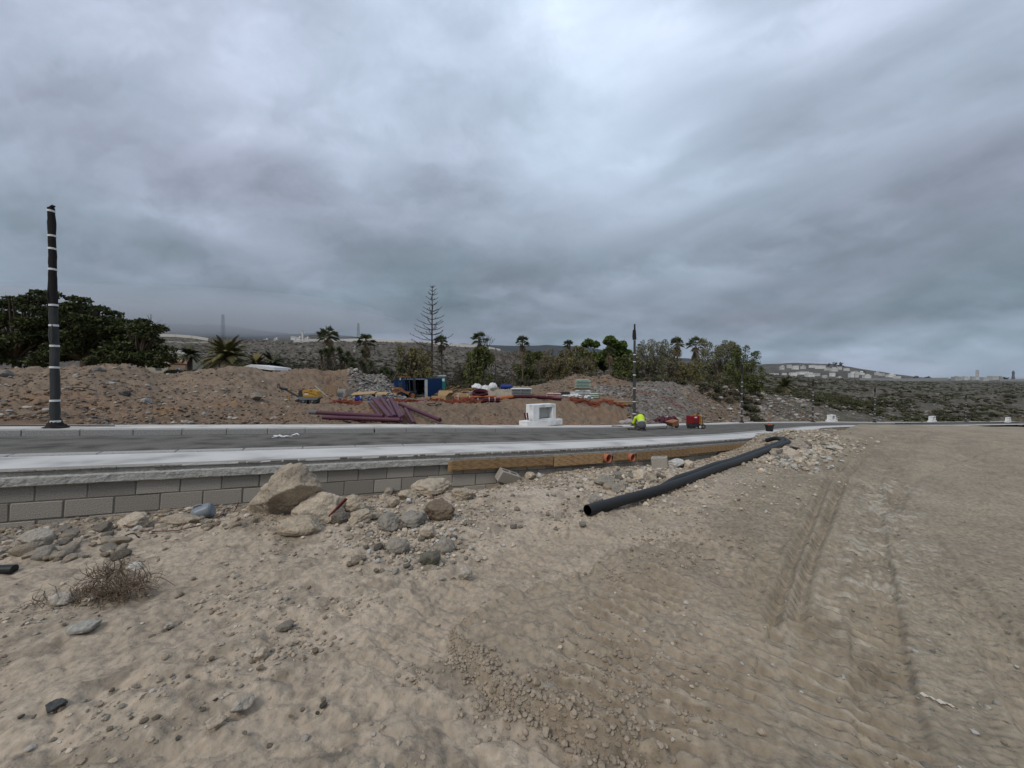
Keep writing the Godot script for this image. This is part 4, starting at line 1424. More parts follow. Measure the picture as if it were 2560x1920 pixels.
	var rb := ra + Vector3(0.21, 0.235, -0.1)
	var gr := Geo.new()
	gr.bbox(Transform3D.IDENTITY, Vector3((rb - ra).length(), 0.045, 0.018), 0.003)
	solo("red_batten", "dark red painted batten stuck between the cream boulders", "batten", gr, M.red_strip, along(ra, rb, Vector3(0, 0.6, 0.8)))
	# rusty wires
	for e in [[[[300, 1313], [345, 1330], [390, 1332], [436, 1330], [500, 1316], [556, 1285], [580, 1268]], "rusty reinforcing wire curling along the foot of the wall"], [[[578, 1270], [590, 1256], [597, 1246]], "short rusty wire standing up in front of the wall"]]:
		var pts := []
		for q in e[0]: pts.append(spot(q[0], q[1] + 6) + Vector3(0, 0.03, 0))
		if e[0].size() == 3:
			pts = [spot(578, 1285), spot(578, 1285) + Vector3(0.05, 0.07, 0), spot(578, 1285) + Vector3(0.09, 0.17, 0)]
		var g := Geo.new()
		g.tube(pts, [0.006], 6)
		solo("rusty_wire", e[1], "wire", g, M.rust, Transform3D.IDENTITY, "rusty wires")
	var arc := []
	var ac := spot(325, 1352)
	for k in 9: arc.append(ac + Vector3(cos(PI * k / 8.0) * 0.1, sin(PI * k / 8.0) * 0.06, 0.02 * sin(k)))
	var ga := Geo.new()
	ga.tube(arc, [0.007], 6)
	solo("black_hose", "short arch of black hose poking out of the hollow", "hose", ga, M.black_pipe)
	var fl := Geo.new()
	var chip := spot(1258, 1620)
	fl.prism([Vector2(-0.035, -0.01), Vector2(0.02, -0.014), Vector2(0.045, 0.0), Vector2(0.02, 0.012), Vector2(-0.03, 0.012)], Transform3D(Basis(Vector3.UP, -0.9) * Basis(Vector3.RIGHT, -PI / 2), Vector3.ZERO), 0.005)
	solo("wood_chip", "pale wood chip lying on the scraped patch", "chip", fl, M.pale_scrap, Transform3D(Basis(), chip + Vector3(0, 0.0, 0)))
	for e in [[2333, 1755, 0.05, "curled thin scrap of pale paper on the haul track"], [2378, 1765, 0.06, "flat torn scrap of pale paper on the haul track"]]:
		var g := Geo.new()
		var s: float = e[2]
		for k in 6:
			var a := Vector3(-s / 2 + s * k / 6, 0.006 * sin(k * 0.9), 0.0)
			var b := Vector3(-s / 2 + s * (k + 1) / 6, 0.006 * sin((k + 1) * 0.9), 0.0)
			var w := Vector3(0.004, 0, 0.012 + 0.004 * sin(k * 2.0))
			g.fquad(a - w, b - w, b + w, a + w, Vector3.UP, Color.WHITE)
			g.fquad(a - w - Vector3(0, 0.001, 0), b - w - Vector3(0, 0.001, 0), b + w - Vector3(0, 0.001, 0), a + w - Vector3(0, 0.001, 0), Vector3.DOWN, Color.WHITE)
		var p := gpt(e[0], e[1])
		solo("paper_scrap", e[3], "paper", g, M.pale_scrap, Transform3D(Basis(Vector3.UP, -0.3), Vector3(p.x, ground_at(p.x, p.y, true) + 0.008, -p.y)), "paper scraps on the track")
	# dry uprooted bush
	var bp := spot(258, 1502) - Vector3(0, 0.03, 0)
	var bush := thing("dry_bush", "uprooted tangle of dry grey-brown twigs on the sand slope", "bush", Transform3D(Basis(), bp))
	for lobe in [[Vector3(0.0, 0.06, 0.0), 0.22, 330, Color(0.13, 0.095, 0.062)], [Vector3(-0.16, 0.12, -0.16), 0.15, 190, Color(0.115, 0.09, 0.062)], [Vector3(0.16, 0.07, -0.06), 0.17, 230, Color(0.14, 0.105, 0.07)], [Vector3(-0.2, 0.02, 0.08), 0.17, 210, Color(0.19, 0.165, 0.125)], [Vector3(-0.36, 0.01, 0.1), 0.10, 110, Color(0.16, 0.125, 0.09)]]:
		var g := Geo.new()
		for n in int(lobe[2] * 0.62):
			var dir := Vector3(rng.randfn(), absf(rng.randfn()) * 0.35, rng.randfn()).normalized()
			var p: Vector3 = lobe[0] + dir * lobe[1] * rng.randf_range(0.0, 0.75)
			var sw := dir.cross(Vector3(rng.randfn(), rng.randfn(), rng.randfn())).normalized()
			var pts := []
			var l: float = rng.randf_range(0.08, 0.22)
			for k in 5:
				p.y = maxf(p.y, -0.02)
				pts.append(p)
				p += (dir * 0.45 + sw).normalized() * l / 4
				sw = (sw + dir.cross(sw) * 0.6 - Vector3(0, 0.22, 0)).normalized()
			var r := rng.randf_range(0.0012, 0.0032)
			var c: Color = lobe[3] * rng.randf_range(0.9, 2.3)
			g.tube(pts, [r, r, r, r * 0.8, r * 0.4], 3, c, false)
		part(bush, "twigs", g, M.tint)
	var sg := Geo.new()
	sg.tube([Vector3(-0.1, 0.02, 0.05), Vector3(0.0, 0.07, 0.0), Vector3(0.08, 0.1, -0.03)], [0.012, 0.016, 0.01], 7, Color(0.11, 0.08, 0.055))
	part(bush, "root_stock", sg, M.bark)

# ------------------------------------------------------------------ things along the road
func wrapped_pole(x: float, p: float, top: float, dia: float, style: int, label: String) -> void:
	var b := rp(x, p)
	var h := top - b.y
	var o := thing("lamp_post", label, "lamp post", Transform3D(Basis(), b), "wrapped lamp posts along the far pavement")
	var rng := RandomNumberGenerator.new()
	rng.seed = int(x * 31.0) + 400
	var cuts := [0.985, 0.873, 0.815, 0.722, 0.56, 0.468, 0.375, 0.276, 0.125, 0.03] if style == 0 else [0.85, 0.70, 0.63, 0.50, 0.37, 0.24, 0.12]
	if style == 0:
		var pts := []
		var rad := []
		for k in 61:
			var t := k / 60.0
			var near := 1.0
			for c in cuts: near = minf(near, absf(t - c) / 0.04)
			var bulge := 1.0 + 0.32 * clampf(near, 0, 1) * (0.25 + 0.9 * absf(gn.mid.get_noise_2d(t * 9.0, x)))
			pts.append(Vector3(gn.mid.get_noise_2d(t * 4.0, 5) * 0.03, t * h, gn.mid.get_noise_2d(t * 4.0, 25) * 0.03))
			rad.append(dia * 0.5 * lerpf(1.0, 0.74, t) * bulge)
		var g := Geo.new()
		g.tube(pts.slice(0, 34), rad.slice(0, 34), 16)
		part(o, "lower_wrapping", g, M.wrap_grey)
		var g2 := Geo.new()
		g2.tube(pts.slice(33), rad.slice(33), 16)
		part(o, "upper_wrapping", g2, M.wrap)
		for e in [[0.42, 0.03], [0.6, -0.025]]:
			var fg := Geo.new()
			fg.tube([Vector3(e[1], h * (e[0] + 0.06), 0.06), Vector3(e[1] * 1.8, h * e[0], 0.08), Vector3(e[1] * 1.2, h * (e[0] - 0.03), 0.07)], [0.008, 0.03, 0.01], 7)
			part(o, "loose_fold", fg, M.wrap if e[0] > 0.5 else M.wrap_grey)
	else:
		var g := Geo.new()
		g.tube([Vector3.ZERO, Vector3(0, h * 0.5, 0), Vector3(0, h * 0.84, 0)], [dia * 0.5, dia * 0.44, dia * 0.36], 14)
		part(o, "shaft", g, M.wrap_grey)
		var g2 := Geo.new()
		g2.tube([Vector3(0, h * 0.845, 0), Vector3(-0.02, h * 0.88, 0), Vector3(-0.02, h * 0.94, 0), Vector3(0, h * 0.945, 0), Vector3(0, h, 0)], [dia * 0.6, dia * 0.66, dia * 0.5, dia * 0.3, dia * 0.24], 12)
		part(o, "top_wrapping", g2, M.wrap)
	for c in cuts:
		var t := Geo.new()
		var r := dia * 0.5 * lerpf(1.0, 0.74, c) * 1.08 + 0.006
		t.lathe(Transform3D(Basis.from_euler(Vector3(rng.randf_range(-0.06, 0.06), 0, rng.randf_range(-0.06, 0.06))), Vector3(gn.mid.get_noise_2d(c * 4.0, 5) * 0.03 * float(style == 0), c * h, gn.mid.get_noise_2d(c * 4.0, 25) * 0.03 * float(style == 0))), [Vector2(r - 0.01, -0.026), Vector2(r, -0.022), Vector2(r, 0.022), Vector2(r - 0.01, 0.026)], 16)
		part(o, "tape_band", t, M.tape)
	var f := Geo.new()
	f.lathe(Transform3D.IDENTITY, [Vector2(dia * 1.25, 0.0), Vector2(dia * 1.2, 0.03), Vector2(dia * 0.9, 0.06), Vector2(dia * 0.75, 0.12), Vector2(dia * 0.52, 0.2), Vector2(dia * 0.45, 0.26)], 14)
	for q in f.v.size():
		var pp := f.v[q]
		f.v[q] += Vector3(pp.x, 0, pp.z) * gn.fine.get_noise_2d(pp.x * 3.0 + x, pp.z * 3.0) * 0.7
	part(o, "crumpled_skirt", f, M.wrap)
	if style == 0:
		var ft := Geo.new()
		ft.tube([Vector3(-0.02, h - 0.01, 0), Vector3(0.04, h + 0.05, 0), Vector3(0.1, h + 0.03, 0.02)], [0.05, 0.035, 0.02], 8)
		part(o, "knotted_top", ft, M.wrap)

func niche(x: float, p: float, s: float, label: String, full := true) -> void:
	var t := on_line(x, p, 0.0)
	t.basis = Basis(Vector3.UP, rlook(road_t, x)) * Basis(Vector3.UP, 0.0)
	var o := thing("meter_niche", label, "utility niche", t, "white utility niches beside the pavement")
	var g := Geo.new()
	var w := 1.6 * s
	var h := 0.86 * s
	# plinth, then a box open to the front with a recessed field
	g.bbox(Transform3D(Basis(), Vector3(0, 0.135, 0)), Vector3(2.5 * s, 0.27, 0.62), 0.012)
	part(o, "plinth", g, M.white_paint)
	var b := Geo.new()
	var y0 := 0.27
	b.bbox(Transform3D(Basis(), Vector3(0, y0 + h / 2, -0.22)), Vector3(w, h, 0.12), 0.008)
	b.bbox(Transform3D(Basis(), Vector3(-w / 2 + w * 0.13, y0 + h / 2, 0.05)), Vector3(w * 0.26, h - 0.004, 0.44), 0.01)
	b.bbox(Transform3D(Basis(), Vector3(w / 2 - w * 0.075, y0 + h / 2, 0.05)), Vector3(w * 0.15, h - 0.004, 0.44), 0.01)
	b.bbox(Transform3D(Basis(), Vector3(w * 0.055, y0 + h - 0.07, 0.05)), Vector3(w * 0.59 + 0.01, 0.136, 0.438), 0.008)
	b.bbox(Transform3D(Basis(), Vector3(w * 0.055, y0 + 0.03, 0.05)), Vector3(w * 0.59 + 0.01, 0.06, 0.436), 0.008)
	part(o, "casing", b, M.white_paint)
	if full:
		var r := Geo.new()
		r.bbox(Transform3D(Basis(), Vector3(w * 0.055, y0 + h / 2 - 0.02, -0.02)), Vector3(w * 0.585, h - 0.22, 0.02), 0.004)
		part(o, "recessed_panel", r, M.panel_grey)

func make_roadside() -> void:
	# wrapped lamp posts: station from their column, height above road
	wrapped_pole(x_of_u(137, 6.62), 6.62, at(128, 520, -rp(x_of_u(137, 6.62), 6.62).z).y, 0.175, 0, "tallest-looking lamp post, bundled in black cloth and white tape")
	var words := ["grey-wrapped lamp post with a black sleeved top, the kneeling worker at its foot", "grey-wrapped lamp post standing alone beyond the red machine", "thin lamp post at the far bend before the small white niche", "dark thin lamp post just past the small white niche", "farthest dark lamp post above the crest of the haul track"]
	var us := [1586, 1855, 2033, 2188, 2416]
	var tops := [810, 912, 948, 966, 985]
	for k in 5:
		var x := x_of_u(us[k], 6.75)
		var b := rp(x, 6.75)
		wrapped_pole(x, 6.75, at(us[k], tops[k], -b.z).y, 0.17 if k < 2 else 0.2, 1, words[k])
	niche(x_of_u(1353, 7.45), 7.45, 0.86, "large white utility niche with a recessed field on the far pavement")
	niche(x_of_u(2080, 7.6), 7.6, 0.8, "small distant white niche between two thin lamp posts")
	niche(x_of_u(2332, 7.0), 7.0, 0.9, "plain white niche peeping over the crest of the haul track", false)
	niche(x_of_u(2522, 5.0), 5.0, 0.9, "white niche sunk furthest behind the haul track", false)
	# two dark red stakes by the big niche
	for k in 2:
		var g := Geo.new()
		g.bbox(Transform3D.IDENTITY, Vector3(0.07, 0.34, 0.03), 0.004)
		var b := rp(x_of_u(1313 + k * 6, 7.3), 7.3)
		solo("stake", ["dark red stake leaning on the large niche's plinth, outer of two", "dark red stake leaning on the large niche's plinth, inner of two"][k], "stake", g, M.red_strip, Transform3D(Basis.from_euler(Vector3(0.15, 0.3, 0.35 - k * 0.15)), b + Vector3(0, 0.42, 0)), "stakes on the large niche")
	make_compressor()
	make_barrow()
	make_bucket()
	make_worker()
	# odds and ends dropped along the far pavement
	var rng := RandomNumberGenerator.new()
	rng.seed = 131
	var rag := Geo.new()
	for k in 7:
		var q := Vector3(rng.randfn() * 0.1, 0.015, rng.randfn() * 0.1)
		rag.tube([q, q + Vector3(rng.randfn() * 0.1, 0.03, rng.randfn() * 0.07), q + Vector3(rng.randfn() * 0.16, 0.012, rng.randfn() * 0.08)], [0.02, 0.028, 0.008], 6)
	solo("plastic_wrapper", "crumpled white plastic wrapper on the road base", "wrapper", rag, M.plastic_white, Transform3D(Basis(), rp(x_of_u(712, 4.6), 4.6, -0.115)))
	var hose := Geo.new()
	var hp := []
	for k in 12: hp.append(rp(x_of_u(1530 + k * 8, 6.5), 6.5 - 1.2 * (k / 11.0) + 0.15 * sin(k * 1.4), 0.03 - 0.13 * float(k > 2)))
	hose.tube(hp, [0.022], 7)
	solo("hose", "dark hose trailing over the kerb by the kneeling worker", "hose", hose, M.rubber)
	var bar := Geo.new()
	bar.tube([rp(-18, 6.95, 0.03), rp(x_of_u(60, 6.95), 6.95, 0.035), rp(x_of_u(285, 6.9), 6.9, 0.03)], [0.018], 6)
	solo("steel_rod", "long dark rod lying on the far pavement past the wrapped post", "rod", bar, M.steel_dark)
	var strip := Geo.new()
	for k in 2: strip.bbox(Transform3D(Basis(), Vector3(k * 0.5, 0.012, k * 0.14)), Vector3(0.9, 0.012, 0.03), 0.003)
	solo("steel_bar", "two flat dark bars lying on the white pavement before the bucket", "bar", strip, M.steel_dark, on_line(x_of_u(1900, 0.7), 0.7, 0.0))
	var tarp := Geo.new()
	for k in 16:
		var q := Vector3(rng.randf_range(-1.1, 1.1), 0, rng.randf_range(-0.3, 0.3))
		tarp.tube([q, q + Vector3(rng.randf_range(0.2, 0.5), rng.randf_range(0.08, 0.3), 0), q + Vector3(rng.randf_range(0.6, 0.9), 0.02, rng.randfn() * 0.1)], [0.05, 0.13, 0.03], 7)
	solo("red_tarpaulin", "crumpled dark red sheeting dumped at the foot of the bank", "tarpaulin", tarp, M.purple_coil, Transform3D(Basis(Vector3.UP, 0.6), rp(x_of_u(1652, 8.2), 8.2, 0.1)))
	for e in [[1557, 8.0, 0.4, "pale rock at the foot of the bank behind the worker"], [1570, 8.3, 0.55, "larger pale rock at the foot of the bank behind the worker"], [1690, 8.4, 0.75, "whitish heap of rubble behind the wheelbarrow"], [1715, 8.6, 0.5, "whitish chunk of rubble left of the red machine"]]:
		var q := rp(x_of_u(e[0], e[1]), e[1])
		solo("rock", e[3], "rock", rock(int(e[0]), 3, Vector3(e[2] * 1.2, e[2] * 0.8, e[2]), Color(0.42, 0.39, 0.35)), M.stone, Transform3D(Basis(), q + Vector3(0, e[2] * 0.2, 0)), "rocks at the foot of the bank")

func wheel(parent: Node3D, at_: Vector3, r: float, w: float, rim: Material, yaw := 0.0) -> void:
	var o := Node3D.new()
	o.name = "wheel"
	parent.add_child(o, true)
	o.transform = Transform3D(Basis(Vector3.UP, yaw), at_)
	var tb := Transform3D(Basis(Vector3.RIGHT, PI / 2), Vector3.ZERO)
	var g := Geo.new()
	g.lathe(tb, [Vector2(r * 0.6, -w / 2), Vector2(r * 0.92, -w / 2), Vector2(r, -w * 0.32), Vector2(r, w * 0.32), Vector2(r * 0.92, w / 2), Vector2(r * 0.6, w / 2)], 22)
	part(o, "tyre", g, M.rubber)
	var g2 := Geo.new()
	g2.lathe(tb, [Vector2(0.0, -w * 0.4), Vector2(r * 0.2, -w * 0.42), Vector2(r * 0.6, -w * 0.36), Vector2(r * 0.62, w * 0.36), Vector2(r * 0.2, w * 0.42), Vector2(0.0, w * 0.4)], 18)
	part(o, "rim", g2, rim)

func make_compressor() -> void:
	var x := x_of_u(1737, 4.9)
	var o := thing("site_generator", "red wheeled site machine with a yellow hose standing on the road base", "machine", Transform3D(Basis(Vector3.UP, 0.18), rp(x, 4.9, -0.12)))
	var g := Geo.new()
	g.bbox(Transform3D(Basis(), Vector3(-0.12, 0.55, 0)), Vector3(0.52, 0.48, 0.55), 0.03)
	part(o, "housing", g, M.red_paint)
	var g2 := Geo.new()
	g2.bbox(Transform3D(Basis(), Vector3(-0.08, 0.22, 0)), Vector3(0.62, 0.18, 0.5), 0.02)
	g2.bbox(Transform3D(Basis(), Vector3(-0.32, 0.07, 0)), Vector3(0.1, 0.14, 0.4), 0.01)
	part(o, "chassis", g2, M.steel_dark)
	var g3 := Geo.new()
	g3.bbox(Transform3D(Basis(), Vector3(-0.12, 0.7, 0.278)), Vector3(0.16, 0.07, 0.006), 0.0)
	part(o, "label_plate", g3, M.plastic_white)
	var gv := Geo.new()
	for k in 4: gv.box(Transform3D(Basis(), Vector3(-0.12, 0.4 + k * 0.045, 0.277)), Vector3(0.38, 0.014, 0.004))
	part(o, "vent_slots", gv, M.steel_dark)
	for z in [-0.27, 0.27]: wheel(o, Vector3(0.16, 0.14, z), 0.14, 0.08, M.plastic_white)
	wheel(o, Vector3(0.42, 0.14, 0.22), 0.14, 0.07, M.steel_grey)
	var g4 := Geo.new()
	for k in 4:
		var z := -0.2 + k * 0.13
		g4.tube([Vector3(0.12, 0.82, z), Vector3(0.26, 0.78, z), Vector3(0.31, 0.5, z + 0.02), Vector3(0.36, 0.2, z), Vector3(0.42, 0.16, z)], [0.032], 8)
	part(o, "yellow_hose", g4, M.yellow_paint)
	var g5 := Geo.new()
	g5.tube([Vector3(0.08, 0.8, 0.1), Vector3(0.13, 0.93, 0.08), Vector3(0.25, 0.9, 0.0), Vector3(0.42, 0.74, -0.1), Vector3(0.62, 0.6, -0.2)], [0.03], 8)
	g5.tube([Vector3(0.36, 0.7, 0.1), Vector3(0.42, 0.4, 0.12), Vector3(0.47, 0.18, 0.12)], [0.05], 8)
	part(o, "breaker_hose", g5, M.rust)

func make_barrow() -> void:
	var x := x_of_u(1681, 5.4)
	var o := thing("wheelbarrow", "rusty wheelbarrow tipped on the road edge beside the red machine", "wheelbarrow", Transform3D(Basis.from_euler(Vector3(0.1, 0.5, 0.1)), rp(x, 5.4, -0.13)))
	var g := Geo.new()
	g.prism([Vector2(-0.34, 0.46), Vector2(0.3, 0.5), Vector2(0.2, 0.22), Vector2(-0.18, 0.2)], Transform3D.IDENTITY, 0.42)
	part(o, "tray", g, M.orange_rust)
	wheel(o, Vector3(0.38, 0.16, 0), 0.16, 0.07, M.steel_grey)
	for z in [-0.16, 0.16]:
		var h := Geo.new()
		h.tube([Vector3(0.38, 0.17, z * 0.3), Vector3(0.0, 0.2, z), Vector3(-0.4, 0.36, z), Vector3(-0.75, 0.5, z * 1.3)], [0.018], 7)
		part(o, "handle", h, M.steel_dark)
		var l := Geo.new()
		l.tube([Vector3(-0.2, 0.24, z), Vector3(-0.28, 0.0, z * 1.3)], [0.016], 6)
		part(o, "leg", l, M.steel_dark)

func make_bucket() -> void:
	var x := x_of_u(1922, 1.0)
	var o := thing("rubber_bucket", "black rubber bucket full of tools on the white pavement's edge", "bucket", Transform3D(Basis(), rp(x, 0.95, 0.0)))
	var g := Geo.new()
	g.lathe(Transform3D.IDENTITY, [Vector2(0.0, 0.0), Vector2(0.145, 0.0), Vector2(0.155, 0.02), Vector2(0.19, 0.3), Vector2(0.2, 0.305), Vector2(0.2, 0.325), Vector2(0.185, 0.325), Vector2(0.175, 0.29), Vector2(0.15, 0.12), Vector2(0.0, 0.12)], 26)
	part(o, "tub", g, M.bucket)
	for s in [-1.0, 1.0]:
		var h := Geo.new()
		h.tube([Vector3(s * 0.19, 0.31, -0.07), Vector3(s * 0.235, 0.35, -0.04), Vector3(s * 0.235, 0.35, 0.04), Vector3(s * 0.19, 0.31, 0.07)], [0.014], 7)
		part(o, "handle", h, M.bucket)
	var t := Geo.new()
	t.bbox(Transform3D(Basis.from_euler(Vector3(0.3, 0.4, 0.2)), Vector3(-0.03, 0.34, 0)), Vector3(0.2, 0.09, 0.16), 0.02)
	t.bbox(Transform3D(Basis.from_euler(Vector3(0.1, 1.0, -0.4)), Vector3(0.05, 0.31, 0.03)), Vector3(0.16, 0.06, 0.1), 0.015)
	t.tube([Vector3(-0.04, 0.3, 0), Vector3(-0.06, 0.43, 0.02)], [0.02], 7)
	part(o, "tool_load", t, M.orange_net)

# ------------------------------------------------------------------ the kneeling worker: a smooth skin round a skeleton
func skin_mesh(bones: Array, cell: float, k_: float) -> Geo:
	var lo := Vector3.ONE * 1e9
	var hi := -lo
	for b in bones:
		var r := maxf(b[2], b[3]) + cell * 3
		for p in [b[0], b[1]]:
			lo = lo.min(p - Vector3.ONE * r); hi = hi.max(p + Vector3.ONE * r)
	var n := Vector3i(((hi - lo) / cell).ceil()) + Vector3i.ONE
	var f := PackedFloat32Array()
	f.resize(n.x * n.y * n.z)
	for z in n.z:
		for y in n.y:
			for x in n.x:
				var p := lo + Vector3(x, y, z) * cell
				var d := 1e3
				for b in bones:
					var ab: Vector3 = b[1] - b[0]
					var t := clampf((p - b[0]).dot(ab) / maxf(ab.length_squared(), 1e-6), 0, 1)
					var e: float = (p - b[0] - ab * t).length() - lerpf(b[2], b[3], t)
					var h := clampf(0.5 + 0.5 * (d - e) / k_, 0, 1)
					d = lerpf(d, e, h) - k_ * h * (1 - h)
				f[(z * n.y + y) * n.x + x] = d
	var g := Geo.new()
	var id := {}
	for z in n.z - 1:
		for y in n.y - 1:
			for x in n.x - 1:
				var s := Vector3.ZERO
				var cnt := 0
				for e in [[0, 0, 0, 1, 0, 0], [0, 1, 0, 1, 1, 0], [0, 0, 1, 1, 0, 1], [0, 1, 1, 1, 1, 1], [0, 0, 0, 0, 1, 0], [1, 0, 0, 1, 1, 0], [0, 0, 1, 0, 1, 1], [1, 0, 1, 1, 1, 1], [0, 0, 0, 0, 0, 1], [1, 0, 0, 1, 0, 1], [0, 1, 0, 0, 1, 1], [1, 1, 0, 1, 1, 1]]:
					var a := f[((z + e[2]) * n.y + y + e[1]) * n.x + x + e[0]]
					var b := f[((z + e[5]) * n.y + y + e[4]) * n.x + x + e[3]]
					if (a < 0) != (b < 0):
						s += Vector3(e[0], e[1], e[2]).lerp(Vector3(e[3], e[4], e[5]), a / (a - b))
						cnt += 1
				if cnt > 0: id[(z * n.y + y) * n.x + x] = g.vert(lo + (Vector3(x, y, z) + s / cnt) * cell, Vector3.UP, Color.WHITE)
	for z in range(1, n.z - 1):
		for y in range(1, n.y - 1):
			for x in range(1, n.x - 1):
				var o := (z * n.y + y) * n.x + x
				for ax in 3:
					var st: int = [1, n.x, n.x * n.y][ax]
					var a := f[o]
					var b := f[o + st]
					if (a < 0) == (b < 0): continue
					var u: int = [n.x, n.x * n.y, 1][ax]
					var w: int = [n.x * n.y, 1, n.x][ax]
					var q := [o - u - w, o - w, o, o - u]
					if not (id.has(q[0]) and id.has(q[1]) and id.has(q[2]) and id.has(q[3])): continue
					var v := [id[q[0]], id[q[1]], id[q[2]], id[q[3]]]
					if a < 0: v = [v[3], v[2], v[1], v[0]]
					for m in [v[0], v[1], v[2], v[0], v[2], v[3]]: g.i.append(m)
	g.smooth()
	return g

func make_worker() -> void:
	var x := x_of_u(1604, 5.3)
	var o := thing("person", "person kneeling with back to us in a yellow jacket and grey trousers", "person", Transform3D(Basis(Vector3.UP, -0.15), rp(x, 5.3, -0.13)))
	# kneeling, sitting back on the heels, torso bent forward and down to the work (away from the viewer: -z)
	var body := []
	var head := Vector3(-0.06, 0.50, -0.62)
	body.append([Vector3(0, 0.30, 0.06), Vector3(-0.02, 0.62, -0.16), 0.15, 0.16])
	body.append([Vector3(-0.02, 0.62, -0.16), Vector3(-0.05, 0.60, -0.42), 0.16, 0.12])
	body.append([Vector3(-0.05, 0.58, -0.44), head, 0.06, 0.055])
	body.append([head, head + Vector3(0, -0.06, -0.05), 0.1, 0.08])
	body.append([head + Vector3(0, -0.05, -0.11), head + Vector3(0, -0.07, -0.125), 0.02, 0.014])
	for s in [-1.0, 1.0]:
		var sh := Vector3(s * 0.18 - 0.04, 0.6, -0.36)
		var el := Vector3(s * 0.26 - 0.04, 0.34, -0.46)
		var ha := Vector3(s * 0.14 - 0.06, 0.12, -0.6)
		body.append([sh, el, 0.062, 0.048])
		body.append([el, ha, 0.046, 0.032])
		body.append([ha, ha + Vector3(0, -0.05, -0.05), 0.035, 0.03])
		for q in 4: body.append([ha + Vector3((q - 1.5) * 0.02, -0.04, -0.05), ha + Vector3((q - 1.5) * 0.022, -0.085 - 0.006 * float(q in [1, 2]), -0.075), 0.01, 0.008])
		body.append([ha + Vector3(-s * 0.03, -0.02, -0.03), ha + Vector3(-s * 0.055, -0.06, -0.06), 0.011, 0.009])
		body.append([Vector3(s * 0.1, 0.27, 0.05), Vector3(s * 0.17, 0.13, -0.34), 0.105, 0.075])
		body.append([Vector3(s * 0.17, 0.08, -0.32), Vector3(s * 0.12, 0.07, 0.12), 0.07, 0.05])
		body.append([Vector3(s * 0.12, 0.07, 0.12), Vector3(s * 0.12, 0.02, 0.24), 0.045, 0.035])
	part(o, "body", skin_mesh(body, 0.03, 0.035), M.skin)
	var jack := [[Vector3(0, 0.40, 0.0), Vector3(-0.02, 0.63, -0.17), 0.175, 0.18], [Vector3(-0.02, 0.63, -0.17), Vector3(-0.05, 0.6, -0.38), 0.18, 0.14]]
	var tr := [[Vector3(0, 0.25, 0.07), Vector3(0, 0.36, 0.03), 0.185, 0.175]]
	for s in [-1.0, 1.0]:
		jack.append([Vector3(s * 0.19 - 0.04, 0.61, -0.35), Vector3(s * 0.27 - 0.04, 0.34, -0.46), 0.078, 0.064])
		jack.append([Vector3(s * 0.27 - 0.04, 0.34, -0.46), Vector3(s * 0.17 - 0.06, 0.17, -0.57), 0.062, 0.05])
		tr.append([Vector3(s * 0.1, 0.27, 0.05), Vector3(s * 0.17, 0.14, -0.34), 0.125, 0.09])
		tr.append([Vector3(s * 0.17, 0.1, -0.32), Vector3(s * 0.13, 0.08, 0.1), 0.085, 0.068])
	part(o, "jacket", skin_mesh(jack, 0.03, 0.05), M.hi_vis)
	part(o, "trousers", skin_mesh(tr, 0.03, 0.04), M.trousers)
	for s in [-1.0, 1.0]:
		part(o, "boot", skin_mesh([[Vector3(s * 0.125, 0.075, 0.12), Vector3(s * 0.125, 0.045, 0.2), 0.062, 0.05], [Vector3(s * 0.125, 0.05, 0.2), Vector3(s * 0.125, 0.1, 0.27), 0.05, 0.035]], 0.025, 0.03), M.boots)
	var band := Geo.new()
	band.lathe(Transform3D(Basis(Vector3.RIGHT, -0.55), Vector3(0, 0.42, 0.0)), [Vector2(0.17, -0.03), Vector2(0.19, -0.027), Vector2(0.19, 0.027), Vector2(0.17, 0.03)], 20)
	part(o, "reflective_band", band, M.reflective)
	var hair := skin_mesh([[head + Vector3(0, 0.035, 0.01), head + Vector3(0, 0.0, 0.03), 0.092, 0.085]], 0.025, 0.02)
	part(o, "cap", hair, M.steel_dark)

# ------------------------------------------------------------------ the storage yard on the bank
func bag_stack(t: Transform3D, called: String, label: String, m: Material, w: float, h: float, dp: float, layers: int, per: int, sd: int, grp: String) -> void:
	var o := thing(called, label, "bags", t, grp)
	var rng := RandomNumberGenerator.new()
	rng.seed = sd
	var p := Geo.new()
	for k in 3:
		p.bbox(Transform3D(Basis(), Vector3(0, 0.05, -dp / 2 + 0.06 + k * (dp - 0.12) / 2)), Vector3(w, 0.1, 0.1), 0.004)
	p.bbox(Transform3D(Basis(), Vector3(0, 0.11, 0)), Vector3(w, 0.02, dp), 0.004)
	part(o, "pallet", p, M.grey_wood)
	var lh := (h - 0.12) / layers
	for l in layers:
		for k in per:
			var g := Geo.new()
			var bw := w / per
			# pillow-shaped sack
			for q in 3:
				var f := [0.78, 1.0, 0.8][q] as float
				g.bbox(Transform3D(Basis(Vector3.UP, rng.randf_range(-0.03, 0.03)), Vector3(0, (q - 1) * lh * 0.3, 0)), Vector3(bw * f * 1.02, lh * 0.42, dp * f * 1.02), lh * 0.19)
			part(o, "sack", g, m, Transform3D(Basis(Vector3.UP, rng.randf_range(-0.04, 0.04)), Vector3(-w / 2 + bw * (k + 0.5), 0.12 + lh * (l + 0.5), rng.randf_range(-0.02, 0.02))))

